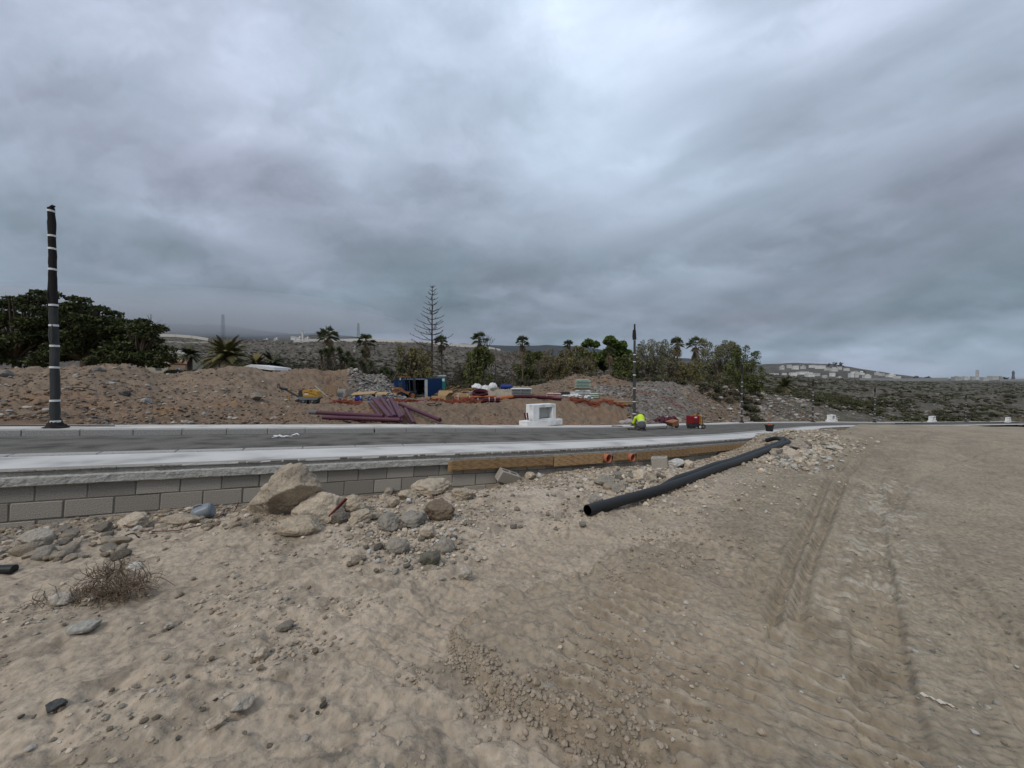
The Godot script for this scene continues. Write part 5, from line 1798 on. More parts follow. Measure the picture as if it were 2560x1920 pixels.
func plank_pile(label: String, c: Vector3, yaw: float, n: int, l: float, spread: float, m: Array, sd: int, tilt := 0.0) -> void:
	var rng := RandomNumberGenerator.new()
	rng.seed = sd
	var o := thing("plank_pile", label, "planks", Transform3D(Basis(Vector3.UP, yaw), c))
	for k in n:
		var g := Geo.new()
		var ll := l * rng.randf_range(0.6, 1.05)
		g.bbox(Transform3D.IDENTITY, Vector3(ll, 0.03, rng.randf_range(0.1, 0.2)), 0.003)
		part(o, "plank", g, m[rng.randi() % m.size()], Transform3D(Basis(Vector3.UP, rng.randf_range(-0.22, 0.22)) * Basis(Vector3.BACK, tilt * rng.randf_range(0.3, 1.0) + rng.randf_range(-0.02, 0.03)), Vector3(rng.randf_range(-0.4, 0.4), 0.05 + 0.03 * (k / 2) + tilt * ll * 0.3, rng.randf_range(-spread, spread))))

func make_roller() -> void:
	var o := thing("trench_roller", "yellow walk-behind twin-drum roller with its long handle raised", "roller", Transform3D(Basis(Vector3.UP, 0.12), on_ground(775, 22)))
	for x in [-0.24, 0.24]:
		var g := Geo.new()
		var tb := Transform3D(Basis(Vector3.RIGHT, PI / 2), Vector3(x, 0.19, 0))
		g.lathe(tb, [Vector2(0.0, -0.33), Vector2(0.05, -0.33), Vector2(0.16, -0.31), Vector2(0.195, -0.32), Vector2(0.2, -0.3), Vector2(0.2, 0.3), Vector2(0.195, 0.32), Vector2(0.16, 0.31), Vector2(0.05, 0.33), Vector2(0.0, 0.33)], 22)
		part(o, "drum", g, M.steel_dark)
		var h := Geo.new()
		h.lathe(Transform3D(tb.basis, Vector3(x, 0.19, 0)), [Vector2(0.05, 0.33), Vector2(0.05, 0.345), Vector2(0.0, 0.35)], 12)
		part(o, "hub", h, M.steel_grey)
	var f := Geo.new()
	f.prism([Vector2(-0.5, 0.36), Vector2(-0.42, 0.28), Vector2(0.46, 0.28), Vector2(0.58, 0.38), Vector2(0.57, 0.43), Vector2(-0.5, 0.46)], Transform3D.IDENTITY, 0.66)
	part(o, "frame", f, M.steel_grey)
	var y := Geo.new()
	y.prism([Vector2(-0.26, 0.465), Vector2(-0.3, 0.78), Vector2(-0.24, 0.84), Vector2(0.1, 0.85), Vector2(0.36, 0.83), Vector2(0.46, 0.74), Vector2(0.54, 0.44)], Transform3D.IDENTITY, 0.62)
	part(o, "hood", y, M.yellow_paint)
	var b := Geo.new()
	b.prism([Vector2(-0.53, 0.47), Vector2(-0.5, 0.76), Vector2(-0.42, 0.84), Vector2(-0.305, 0.82), Vector2(-0.275, 0.466)], Transform3D.IDENTITY, 0.6)
	part(o, "engine_cover", b, M.steel_dark)
	var s := Geo.new()
	for k in 10:
		var t0 := k / 10.0
		var t1 := (k + 1) / 10.0
		s.tube([Vector3(-0.2 + 0.68 * t0, 0.7 - 0.2 * t0 * t0, 0.312), Vector3(-0.2 + 0.68 * t1, 0.7 - 0.2 * t1 * t1, 0.312)], [0.016], 6)
	part(o, "hood_seam", s, M.steel_dark)
	var v := Geo.new()
	for k in 3: v.box(Transform3D(Basis(), Vector3(0.12 + k * 0.05, 0.78, 0.312)), Vector3(0.035, 0.06, 0.006))
	part(o, "vent", v, M.steel_dark)
	var lb := Geo.new()
	lb.box(Transform3D(Basis(), Vector3(-0.08, 0.6, 0.312)), Vector3(0.2, 0.07, 0.006))
	part(o, "label_plate", lb, M.plastic_white)
	var hd := Node3D.new()
	hd.name = "handle"
	o.add_child(hd)
	for z in [-0.1, 0.1]:
		var g := Geo.new()
		g.tube([Vector3(-0.5, 0.36, z), Vector3(-1.0, 0.66, z), Vector3(-1.36, 0.88, z)], [0.03, 0.026, 0.024], 8)
		part(hd, "bar", g, M.steel_dark)
	var cb := Geo.new()
	cb.bbox(Transform3D(Basis(Vector3.BACK, -0.3), Vector3(-1.42, 0.92, 0)), Vector3(0.34, 0.12, 0.34), 0.03)
	part(hd, "control_box", cb, M.steel_dark)
	var lp := Geo.new()
	lp.tube([Vector3(-1.45, 0.95, -0.2), Vector3(-1.68, 0.98, -0.18), Vector3(-1.7, 1.12, -0.1), Vector3(-1.66, 1.2, 0), Vector3(-1.7, 1.12, 0.1), Vector3(-1.68, 0.98, 0.18), Vector3(-1.45, 0.95, 0.2)], [0.018], 7)
	part(hd, "grip_loop", lp, M.rubber)

func make_container() -> void:
	var w := 2.3
	var h := 2.28
	var l := 5.6
	var c := on_ground(1037, 41.0)
	c.y -= 0.03
	var o := thing("shipping_container", "blue storage container with its doors open and a pale door leaf", "container", Transform3D(Basis(Vector3.UP, -0.14), c))
	# front end is at z = 0, the box runs back along -z
	for e in [["side_wall", Vector3(w / 2, h / 2, -l / 2), Vector3(0.05, h, l)], ["side_wall", Vector3(-w / 2, h / 2, -l / 2), Vector3(0.05, h, l)], ["back_wall", Vector3(0, h / 2, -l), Vector3(w, h, 0.05)]]:
		var g := Geo.new()
		g.bbox(Transform3D(Basis(), e[1]), e[2], 0.006)
		if e[0] == "side_wall":
			for k in 18: g.bbox(Transform3D(Basis(), e[1] + Vector3(signf(e[1].x) * 0.028, 0, -l / 2 + 0.25 + k * (l - 0.5) / 17.0)), Vector3(0.03, h - 0.3, 0.15), 0.014)
		part(o, e[0], g, M.blue_paint)
	var r := Geo.new()
	r.bbox(Transform3D(Basis(), Vector3(0, h + 0.02, -l / 2)), Vector3(w + 0.06, 0.06, l + 0.06), 0.01)
	part(o, "roof", r, M.blue_paint)
	var fl := Geo.new()
	fl.bbox(Transform3D(Basis(), Vector3(0, 0.08, -l / 2)), Vector3(w - 0.06, 0.12, l - 0.06), 0.01)
	part(o, "floor", fl, M.ply_floor)
	for x in [-1.0, 1.0]:
		var g := Geo.new()
		g.bbox(Transform3D(Basis(), Vector3(x * (w / 2 - 0.02), h / 2, 0.03)), Vector3(0.12, h, 0.06), 0.008)
		part(o, "corner_post", g, M.blue_paint)
	var hd := Geo.new()
	hd.bbox(Transform3D(Basis(), Vector3(0, h - 0.05, 0.03)), Vector3(w - 0.16, 0.1, 0.06), 0.008)
	part(o, "door_header", hd, M.steel_grey)
	# right leaf swung forward, its pale inside with three pressed fields towards us
	for s in [1.0, -1.0]:
		var d := Node3D.new()
		d.name = "door"
		o.add_child(d, true)
		d.transform = Transform3D(Basis(Vector3.UP, (2.15 if s > 0 else -2.3)), Vector3(s * (w / 2), 0, 0.07))
		var g := Geo.new()
		g.bbox(Transform3D(Basis(), Vector3(-w / 4 * s, h / 2, 0)), Vector3(w / 2 - 0.04, h - 0.16, 0.05), 0.006)
		part(d, "leaf", g, M.panel_grey if s > 0 else M.blue_paint)
		for k in 3:
			for sd in [-1.0, 1.0]:
				var q := Geo.new()
				for e in [[0.0, 0.31, 0.9, 0.05], [0.0, -0.31, 0.9, 0.05], [-0.43, 0.0, 0.05, 0.58], [0.43, 0.0, 0.05, 0.58]]:
					q.bbox(Transform3D(Basis(), Vector3(-w / 4 * s + e[0], 0.42 + k * 0.72 + e[1], sd * 0.035)), Vector3(e[2], e[3], 0.03), 0.004)
				part(d, "pressed_field", q, M.panel_grey if s > 0 else M.blue_paint)
		var lk := Geo.new()
		lk.tube([Vector3(-w / 4 * s - 0.2, 0.2, 0.07), Vector3(-w / 4 * s - 0.2, h - 0.2, 0.07)], [0.018], 6)
		part(d, "lock_rod", lk, M.steel_grey)
	# shelves and boxes inside
	var sh := thing("shelf_rack", "dim shelf rack with boxes inside the blue container", "shelf", Transform3D(Basis(Vector3.UP, -0.14), c + Vector3(0.4, 0.14, -3.2)))
	for k in 3:
		var g := Geo.new()
		g.bbox(Transform3D(Basis(), Vector3(0, 0.3 + k * 0.6, 0)), Vector3(1.8, 0.04, 0.5), 0.004)
		part(sh, "shelf_board", g, M.steel_grey)
		var b := Geo.new()
		b.bbox(Transform3D(Basis(), Vector3(-0.3 + k * 0.25, 0.45 + k * 0.6, 0)), Vector3(0.3, 0.24, 0.3), 0.01)
		part(sh, "stored_box", b, M.cardboard)
	for x in [-0.88, 0.88]:
		var g := Geo.new()
		g.bbox(Transform3D(Basis(), Vector3(x, 0.85, 0)), Vector3(0.05, 1.7, 0.5), 0.004)
		part(sh, "upright", g, M.steel_grey)

func make_forklift() -> void:
	var o := thing("forklift", "dusty orange rough-terrain forklift parked before the blue container", "forklift", Transform3D(Basis(Vector3.UP, 0.5), on_ground(1011, 37.5)))
	# engine hood to -x, forks to +x
	var g := Geo.new()
	g.prism([Vector2(-1.2, 0.42), Vector2(-1.24, 0.9), Vector2(-1.12, 1.08), Vector2(-0.4, 1.12), Vector2(-0.3, 0.95), Vector2(0.1, 0.75), Vector2(0.5, 0.7), Vector2(0.55, 0.42), Vector2(0.3, 0.36), Vector2(-0.1, 0.6), Vector2(-0.45, 0.75), Vector2(-0.8, 0.62), Vector2(-0.95, 0.36)], Transform3D.IDENTITY, 1.25)
	part(o, "hood", g, M.orange_rust)
	var gr := Geo.new()
	for k in 4: gr.bbox(Transform3D(Basis(), Vector3(-1.245, 0.6 + k * 0.1, 0)), Vector3(0.02, 0.045, 0.8), 0.004)
	part(o, "grille", gr, M.steel_dark)
	var gs := Geo.new()
	for k in 3: gs.bbox(Transform3D(Basis(Vector3.BACK, 0.05), Vector3(-0.85, 0.8 + k * 0.08, 0.63)), Vector3(0.4, 0.035, 0.012), 0.003)
	part(o, "side_louvre", gs, M.steel_dark)
	for z in [-0.45, 0.45]:
		var l := Geo.new()
		l.bbox(Transform3D(Basis(), Vector3(-1.225, 1.0, z)), Vector3(0.04, 0.1, 0.14), 0.01)
		part(o, "lamp_glass", l, M.plastic_white)
	for x in [-0.62, 0.62]:
		for z in [-0.6, 0.6]: wheel(o, Vector3(x, 0.38 if x > 0 else 0.34, z), 0.39 if x > 0 else 0.34, 0.26, M.orange_rust)
	var cab := Node3D.new()
	cab.name = "cab"
	o.add_child(cab)
	for z in [-0.52, 0.52]:
		for e in [[Vector3(-0.42, 1.1, z), Vector3(-0.36, 2.1, z)], [Vector3(0.42, 0.72, z), Vector3(0.32, 2.1, z)]]:
			var p := Geo.new()
			p.tube(e, [0.045], 7)
			part(cab, "post", p, M.steel_dark)
	var rf := Geo.new()
	rf.bbox(Transform3D(Basis(), Vector3(0.0, 2.13, 0)), Vector3(0.95, 0.07, 1.2), 0.02)
	part(cab, "roof", rf, M.orange_rust)
	var st := Geo.new()
	st.bbox(Transform3D(Basis(), Vector3(-0.22, 0.98, 0)), Vector3(0.45, 0.14, 0.5), 0.03)
	st.bbox(Transform3D(Basis(Vector3.BACK, 0.12), Vector3(-0.4, 1.25, 0)), Vector3(0.12, 0.5, 0.5), 0.03)
	part(cab, "seat", st, M.steel_dark)
	var sw := Geo.new()
	sw.tube([Vector3(0.3, 0.8, 0), Vector3(0.14, 1.25, 0)], [0.025], 6)
	for k in 12: sw.tube([Vector3(0.12 + 0.05 * cos(TAU * k / 12.0), 1.27 + 0.08 * cos(TAU * k / 12.0), 0.17 * sin(TAU * k / 12.0)), Vector3(0.12 + 0.05 * cos(TAU * (k + 1) / 12.0), 1.27 + 0.08 * cos(TAU * (k + 1) / 12.0), 0.17 * sin(TAU * (k + 1) / 12.0))], [0.014], 5)
	part(cab, "steering_wheel", sw, M.rubber)
	var nb := Geo.new()
	nb.bbox(Transform3D(Basis(), Vector3(-0.47, 1.95, 0.3)), Vector3(0.02, 0.22, 0.34), 0.004)
	part(o, "number_board", nb, M.plastic_white)
	for z in [-0.3, 0.3]:
		var m := Geo.new()
		m.bbox(Transform3D(Basis(), Vector3(0.95, 1.1, z)), Vector3(0.1, 2.0, 0.09), 0.01)
		part(o, "mast_rail", m, M.steel_dark)
		var f := Geo.new()
		f.bbox(Transform3D(Basis(), Vector3(1.06, 0.55, z * 0.8)), Vector3(0.05, 0.5, 0.1), 0.006)
		f.bbox(Transform3D(Basis(), Vector3(1.6, 0.33, z * 0.8)), Vector3(1.1, 0.045, 0.1), 0.006)
		part(o, "fork", f, M.steel_grey)
	var ca := Geo.new()
	ca.bbox(Transform3D(Basis(), Vector3(1.02, 0.7, 0)), Vector3(0.06, 0.35, 0.95), 0.01)
	part(o, "carriage", ca, M.steel_dark)

func make_yard() -> void:
	var rng := RandomNumberGenerator.new()
	rng.seed = 151
	make_roller()
	make_container()
	make_forklift()
	# portable toilet behind the container
	var tp := on_ground(1105, 50.0)
	var pt := thing("portable_toilet", "teal portable toilet half hidden behind the blue container", "toilet", Transform3D(Basis(Vector3.UP, 0.1), tp))
	var g := Geo.new()
	g.bbox(Transform3D(Basis(), Vector3(0, 0.95, 0)), Vector3(1.0, 1.9, 1.0), 0.03)
	part(pt, "cabin", g, M.toilet_green)
	var g1 := Geo.new()
	g1.prism([Vector2(-0.54, 1.9), Vector2(0.54, 1.9), Vector2(0.5, 2.0), Vector2(0.3, 2.1), Vector2(-0.3, 2.1), Vector2(-0.5, 2.0)], Transform3D.IDENTITY, 1.06)
	part(pt, "roof", g1, M.panel_grey)
	var g2 := Geo.new()
	g2.bbox(Transform3D(Basis(), Vector3(0.12, 1.45, 0.51)), Vector3(0.5, 0.35, 0.012), 0.0)
	part(pt, "vent_panel", g2, M.plastic_white)
	# open carton
	var bx := thing("cardboard_box", "big open cardboard carton at the edge of the bank", "carton", Transform3D(Basis(Vector3.UP, -0.35), on_ground(1104, 24.2)))
	for e in [["side", Vector3(0, 0.2, 0.38), Vector3(1.0, 0.4, 0.02)], ["side", Vector3(0, 0.2, -0.38), Vector3(1.0, 0.4, 0.02)], ["side", Vector3(0.5, 0.2, 0), Vector3(0.02, 0.4, 0.76)], ["side", Vector3(-0.5, 0.2, 0), Vector3(0.02, 0.4, 0.76)], ["bottom", Vector3(0, 0.015, 0), Vector3(0.98, 0.02, 0.74)]]:
		var q := Geo.new()
		q.bbox(Transform3D(Basis(), e[1]), e[2], 0.003)
		part(bx, e[0], q, M.cardboard)
	for e in [[Vector3(-0.5, 0.4, 0), Vector3(0, 0, 0.9), Vector3(-0.19, 0, 0), Vector3(0.38, 0.014, 0.76)], [Vector3(0.5, 0.4, 0), Vector3(0, 0, 0.7), Vector3(0.17, 0, 0), Vector3(0.34, 0.014, 0.76)], [Vector3(0, 0.4, -0.38), Vector3(1.2, 0, 0), Vector3(0, 0, -0.17), Vector3(1.0, 0.014, 0.34)]]:
		var q := Geo.new()
		q.bbox(Transform3D(Basis(), e[2]), e[3], 0.002)
		part(bx, "flap", q, M.cardboard, Transform3D(Basis.from_euler(e[1]), e[0]))
	# strapped crates beside it
	for e in [[1137, 24.6, 0.55, 0.36, 0.5, "strapped cardboard crate beside the open carton"], [1160, 25.4, 0.95, 0.34, 0.5, "long pale crate lying right of the strapped crate"], [1159, 23.2, 1.15, 0.2, 0.4, "low orange-brown strapped bundle in front of the crates"]]:
		var o := thing("crate", e[5], "crate", Transform3D(Basis(Vector3.UP, rng.randf_range(-0.3, 0.3)), on_ground(e[0], e[1])), "crates at the edge of the bank")
		var q := Geo.new()
		q.bbox(Transform3D(Basis(), Vector3(0, e[3] / 2, 0)), Vector3(e[2], e[3], e[4]), 0.012)
		part(o, "body", q, M.cardboard if e[1] > 24.0 else M.orange_rust)
		for s in [-0.3, 0.3]:
			var b := Geo.new()
			b.bbox(Transform3D(Basis(), Vector3(s * e[2], e[3] / 2, 0)), Vector3(0.025, e[3] + 0.008, e[4] + 0.008), 0.0)
			part(o, "strap", b, M.plastic_white)
	# pallets of sacks
	bag_stack(Transform3D(Basis(Vector3.UP, 0.12), on_ground(1303, 27.6)), "sack_pallet", "pallet of grey cement sacks with a white top on the clearing", M.bag_grey, 1.4, 0.62, 0.95, 5, 2, 161, "pallets of sacks")
	var cap := Geo.new()
	cap.bbox(Transform3D(Basis(), Vector3.ZERO), Vector3(1.42, 0.05, 0.98), 0.02)
	for q in cap.v.size(): cap.v[q].y += gn.fine.get_noise_2d(cap.v[q].x * 2, cap.v[q].z * 2) * 0.02
	solo("plastic_cover", "white plastic cover lying over the pallet of grey sacks", "cover", cap, M.plastic_white, Transform3D(Basis(Vector3.UP, 0.12), on_ground(1303, 27.6) + Vector3(0, 0.65, 0)))
	bag_stack(Transform3D(Basis(Vector3.UP, -0.2), on_ground(1385, 26.4)), "sack_pallet", "low pallet of pink and white sacks by the orange netting", M.bag_pink, 0.95, 0.44, 0.8, 3, 2, 162, "pallets of sacks")
	bag_stack(Transform3D(Basis(Vector3.UP, 0.1), on_ground(1457, 29.3)), "sack_pallet", "pallet of whitish sacks carrying the mint green stack", M.plastic_white, 1.0, 0.56, 0.9, 4, 2, 163, "pallets of sacks")
	bag_stack(Transform3D(Basis(Vector3.UP, 0.3), on_ground(1457, 29.3) + Vector3(0, 0.57, 0)), "sack_pallet", "rounded mint green stack of sacks on top of whitish sacks", M.bag_mint, 0.92, 0.78, 0.85, 6, 1, 164, "pallets of sacks")
	bag_stack(Transform3D(Basis(Vector3.UP, -0.1), on_ground(1484, 28.6)), "sack_pallet", "single mint green sack pallet right of the tall stack", M.bag_mint, 0.72, 0.5, 0.7, 3, 1, 165, "pallets of sacks")
	# heaps of white plastic and big bags
	for e in [[1193, 35.0, 0.95, 0.62], [1214, 36.0, 0.7, 0.6], [1231, 35.0, 0.72, 0.66], [1207, 33.5, 0.6, 0.4]]:
		var q := rock(int(e[0]), 3, Vector3(e[2], e[3], e[2] * 0.8) * 1.1, Color(0.74, 0.745, 0.74), [], 0.16, 0.05)
		solo("big_bag", ["broad white bulk bag nearest the timber heap", "white bulk bag in the middle of the row", "rightmost white bulk bag beside the clearing", "small slumped white bulk bag in front of the row"][[1193, 1214, 1231, 1207].find(e[0])], "bulk bag", q, M.tint, Transform3D(Basis(), on_ground(e[0], e[1]) + Vector3(0, e[3] * 0.42, 0)), "white bulk bags")
	for e in [[1440, 26.8, 1.1, 0.3, "crumpled white plastic sheeting in front of the sack pallets"], [1418, 27.2, 0.7, 0.22, "smaller crumple of white sheeting left of the sack pallets"], [1470, 27.4, 0.7, 0.4, "torn clear plastic hood slumped beside the mint sacks"]]:
		solo("plastic_sheet", e[4], "sheeting", rock(int(e[0]) + 3, 3, Vector3(e[2], e[3], 0.6), Color(0.66, 0.65, 0.62), [], 0.28, 0.1), M.tint, Transform3D(Basis(), on_ground(e[0], e[1]) + Vector3(0, e[3] * 0.35, 0)), "plastic sheeting in the yard")
	# dark tool chest, white chest, blue tub
	for e in [[1408, 29.5, 0.95, 0.3, 0.5, "steel_dark", "black flat tool chest between the sack pallets"], [1432, 29.8, 0.6, 0.3, 0.5, "plastic_white", "white box beside the black tool chest"]]:
		var o := thing("tool_chest", e[6], "chest", Transform3D(Basis(Vector3.UP, 0.1), on_ground(e[0], e[1])))
		var q := Geo.new()
		q.bbox(Transform3D(Basis(), Vector3(0, e[3] * 0.4, 0)), Vector3(e[2], e[3] * 0.8, e[4]), 0.02)
		part(o, "body", q, M[e[5]])
		var q2 := Geo.new()
		q2.bbox(Transform3D(Basis(), Vector3(0, e[3] * 0.9, 0)), Vector3(e[2] * 1.02, e[3] * 0.2, e[4] * 1.02), 0.015)
		part(o, "lid", q2, M[e[5]])
	var tub := Geo.new()
	tub.lathe(Transform3D(Basis(Vector3.BACK, PI / 2), Vector3.ZERO), [Vector2(0.0, -0.62), Vector2(0.12, -0.6), Vector2(0.2, -0.45), Vector2(0.22, 0.55), Vector2(0.18, 0.58), Vector2(0.0, 0.58)], 16)
	solo("blue_drum", "dark blue drum lying on its side behind the grey sacks", "drum", tub, M.bright_blue, Transform3D(Basis(), on_ground(1266, 38.0) + Vector3(0, 0.24, 0)))
	# timber
	plank_pile("spread of pale planks beside the yard's right end", on_ground(1552, 27.2), 0.25, 12, 2.0, 0.45, [M.pale_wood, M.pale_wood, M.grey_wood], 171)
	plank_pile("low stack of dark weathered planks behind the pale planks", on_ground(1512, 29.8), 0.1, 6, 1.7, 0.25, [M.grey_wood], 172)
	plank_pile("heap of weathered boards sloping up behind the open carton", on_ground(1126, 33.5), -0.1, 12, 1.9, 0.5, [M.grey_wood, M.grey_wood, M.pale_wood], 173, 0.5)
	plank_pile("jumble of broken boards left of the white bulk bags", on_ground(1158, 34.0), 0.35, 18, 1.5, 0.6, [M.grey_wood, M.rust, M.pale_wood], 174, 0.16)
	plank_pile("thin battens lying left of the pink sack pallet", on_ground(1340, 25.6), 0.15, 7, 1.6, 0.3, [M.grey_wood, M.rust], 175, 0.05)
	var sheet := thing("plywood_sheet", "tan plywood sheets laid flat over the blue fittings", "plywood", Transform3D(Basis(Vector3.UP, 0.15), on_ground(926, 26.0)))
	for e in [[Vector3(-0.4, 0.52, 0.1), 0.07, 1.5], [Vector3(0.45, 0.5, -0.1), -0.05, 1.25]]:
		var q := Geo.new()
		q.bbox(Transform3D.IDENTITY, Vector3(e[2], 0.025, 1.0), 0.003)
		part(sheet, "panel", q, M.cardboard, Transform3D(Basis(Vector3.BACK, e[1]) * Basis(Vector3.RIGHT, 0.14), e[0]))
	for x in [-0.85, 0.2, 0.9]:
		var q := Geo.new()
		q.bbox(Transform3D(Basis(), Vector3(x, 0.23, 0)), Vector3(0.12, 0.46, 0.7), 0.01)
		part(sheet, "trestle", q, M.grey_wood)
	# blue fittings
	for e in [[896, 24.6, 0.44, "large blue pipe valve standing in front of the plywood"], [921, 24.8, 0.2, "small blue valve lying right of the large one"], [936, 24.4, 0.17, "lowest blue valve next to the purple pipe ends"]]:
		var o := thing("pipe_valve", e[3], "valve", Transform3D(Basis(Vector3.UP, rng.randf() * 0.6), on_ground(e[0], e[1])), "blue pipe valves")
		var s: float = e[2] / 0.44
		var q := Geo.new()
		q.lathe(Transform3D(Basis(Vector3.BACK, PI / 2), Vector3(0, 0.16 * s, 0)), [Vector2(0.0, -0.22 * s), Vector2(0.15 * s, -0.22 * s), Vector2(0.15 * s, -0.17 * s), Vector2(0.09 * s, -0.16 * s), Vector2(0.09 * s, 0.16 * s), Vector2(0.15 * s, 0.17 * s), Vector2(0.15 * s, 0.22 * s), Vector2(0.0, 0.22 * s)], 16)
		part(o, "body", q, M.bright_blue)
		var q2 := Geo.new()
		q2.lathe(Transform3D(Basis(), Vector3(0, 0.2 * s, 0)), [Vector2(0.1 * s, 0.0), Vector2(0.09 * s, 0.1 * s), Vector2(0.05 * s, 0.14 * s), Vector2(0.04 * s, 0.24 * s), Vector2(0.0, 0.25 * s)], 12)
		part(o, "bonnet", q2, M.bright_blue)
	var tank := thing("air_tank", "round blue pressure tank with a black hoop beside the forklift", "tank", Transform3D(Basis(Vector3.UP, 0.3), on_ground(966, 25.0)))
	var tq := Geo.new()
	tq.lathe(Transform3D(Basis(Vector3.BACK, PI / 2), Vector3(0, 0.22, 0)), [Vector2(0.0, -0.3), Vector2(0.12, -0.28), Vector2(0.2, -0.2), Vector2(0.21, 0.0), Vector2(0.2, 0.2), Vector2(0.12, 0.28), Vector2(0.0, 0.3)], 18)
	part(tank, "vessel", tq, M.blue_paint)
	var th := Geo.new()
	th.tube([Vector3(-0.25, 0.25, 0.1), Vector3(-0.22, 0.48, 0.08), Vector3(0.0, 0.54, 0.0), Vector3(0.22, 0.46, 0.0), Vector3(0.26, 0.25, 0)], [0.025], 7)
	part(tank, "hoop", th, M.rubber)
	wheel(tank, Vector3(-0.33, 0.14, 0.16), 0.14, 0.06, M.plastic_white)
	# jerrycan and boxes on the orange net
	var jc := thing("jerrycan", "upright blue jerrycan on the orange netting near the roller", "jerrycan", Transform3D(Basis(Vector3.UP, 0.2), on_ground(849, 23.6)))
	var jq := Geo.new()
	jq.bbox(Transform3D(Basis(), Vector3(0, 0.17, 0)), Vector3(0.17, 0.34, 0.26), 0.03)
	part(jc, "body", jq, M.bright_blue)
	var jh := Geo.new()
	jh.tube([Vector3(0, 0.34, -0.08), Vector3(0, 0.39, -0.05), Vector3(0, 0.39, 0.06), Vector3(0, 0.34, 0.09)], [0.015], 6)
	part(jc, "handle", jh, M.bright_blue)
	for e in [[862, 23.8, 0.26, 0.28, "small brown carton right of the blue jerrycan"], [876, 23.4, 0.3, 0.16, "flat brown carton slumped on the orange netting"]]:
		var q := Geo.new()
		q.bbox(Transform3D.IDENTITY, Vector3(e[2], e[3], 0.25), 0.012)
		solo("carton", e[4], "carton", q, M.orange_rust, Transform3D(Basis(Vector3.UP, 0.4), on_ground(e[0], e[1]) + Vector3(0, e[3] / 2, 0)), "small cartons on the netting")
	# slabs of old wall leaning in the bank
	for e in [[824, 27.4, 0.98, 0.82, 0.18, "grey_wood", "rusty brown slab leaning in the bank behind the roller"], [853, 28.0, 0.6, 0.64, -0.05, "concrete", "grey concrete slab standing in the bank"], [879, 28.6, 0.7, 0.62, 0.1, "mortar", "dark mottled slab in the bank beside the grey one"]]:
		var q := Geo.new()
		q.bbox(Transform3D.IDENTITY, Vector3(e[2], e[3], 0.09), 0.015)
		solo("slab", e[6], "slab", q, M[e[5]], Transform3D(Basis.from_euler(Vector3(-0.22, e[4], -0.06)), on_ground(e[0], e[1]) + Vector3(0, e[3] * 0.42, 0)), "slabs in the bank")
	# stake, leaning pole
	var sk := Geo.new()
	sk.bbox(Transform3D(Basis(), Vector3(0, 0.42, 0)), Vector3(0.05, 0.95, 0.04), 0.004)
	solo("marker_stake", "thin upright wooden stake on the bank above the roller handle", "stake", sk, M.pale_wood, Transform3D(Basis(Vector3.BACK, 0.03), on_ground(721, 24.6)))
	var wp := Geo.new()
	wp.tube([Vector3(-0.45, 0.72, 0), Vector3(0.42, 0.02, 0.1)], [0.022], 7)
	solo("leaning_pole", "slanting whitish pole just behind the roller", "pole", wp, M.panel_grey, Transform3D(Basis(), on_ground(804, 25.2)))
	# purple ducts on the bank: [top u, depth, foot u, depth, sleeve]
	var ducts := [[924, 20.2, 959, 15.6, 1], [931, 20.6, 974, 15.9, 1], [938, 21.0, 981, 16.2, 1], [951, 20.6, 986, 16.1, 1], [970, 20.0, 995, 15.8, 1], [976, 20.5, 1002, 15.9, 1], [987, 19.8, 1008, 15.8, 1], [999, 19.6, 1100, 16.3, 0], [1013, 18.7, 1034, 16.0, 0], [780, 16.8, 958, 15.45, 1], [807, 15.7, 1000, 15.3, 0], [845, 15.35, 1006, 15.75, 0]]
	var dw := ["leftmost sloping", "second sloping", "third sloping", "fourth sloping", "fifth sloping", "sixth sloping", "seventh sloping", "long diagonal unsleeved", "short unsleeved", "long level grey-ended", "lower level", "middle level"]
	for k in ducts.size():
		var e: Array = ducts[k]
		var a := on_ground(e[0], e[1])
		var b := on_ground(e[2], e[3])
		# straight pipe resting on the highest ground under it
		var lift := 0.0
		for q in 13:
			var t := q / 12.0
			var m := a.lerp(b, t)
			lift = maxf(lift, ground_y(m.x, -m.z) - m.y)
		var up := Vector3(0, 0.1 + minf(lift, 0.35) + (0.12 if k in [1, 3, 5, 9] else 0.0), 0)
		var o := thing("purple_duct", dw[k] + " purple duct on the bank below the forklift", "duct", Transform3D(Basis(), a + up), "purple ducts on the bank")
		var q1 := Geo.new()
		q1.tube([Vector3.ZERO, (b - a) * 0.5, b - a], [0.088], 16)
		part(o, "barrel", q1, M.purple_pipe)
		if e[4]:
			var q2 := Geo.new()
			var dr := (b - a).normalized()
			q2.tube([-dr * 0.12, dr * 0.3], [0.098], 16)
			part(o, "sleeve", q2, M.grey_sleeve)
	# coil and bundles of corrugated conduit
	var coil := thing("conduit_coil", "upright coil of dark purple conduit at the edge of the bank", "coil", Transform3D(Basis(Vector3.RIGHT, -1.15), on_ground(1200, 24.5) + Vector3(0, 0.18, 0.2)))
	for k in 7:
		var pts := []
		var r := 0.36 + 0.025 * (k % 4)
		for j in 25: pts.append(Vector3(cos(TAU * j / 24.0) * r * 1.15, 0.34 + sin(TAU * j / 24.0) * r, -0.2 + k * 0.06))
		var q := Geo.new()
		q.tube(pts, [0.035], 8, Color.WHITE, false)
		part(coil, "loop", q, M.purple_coil)
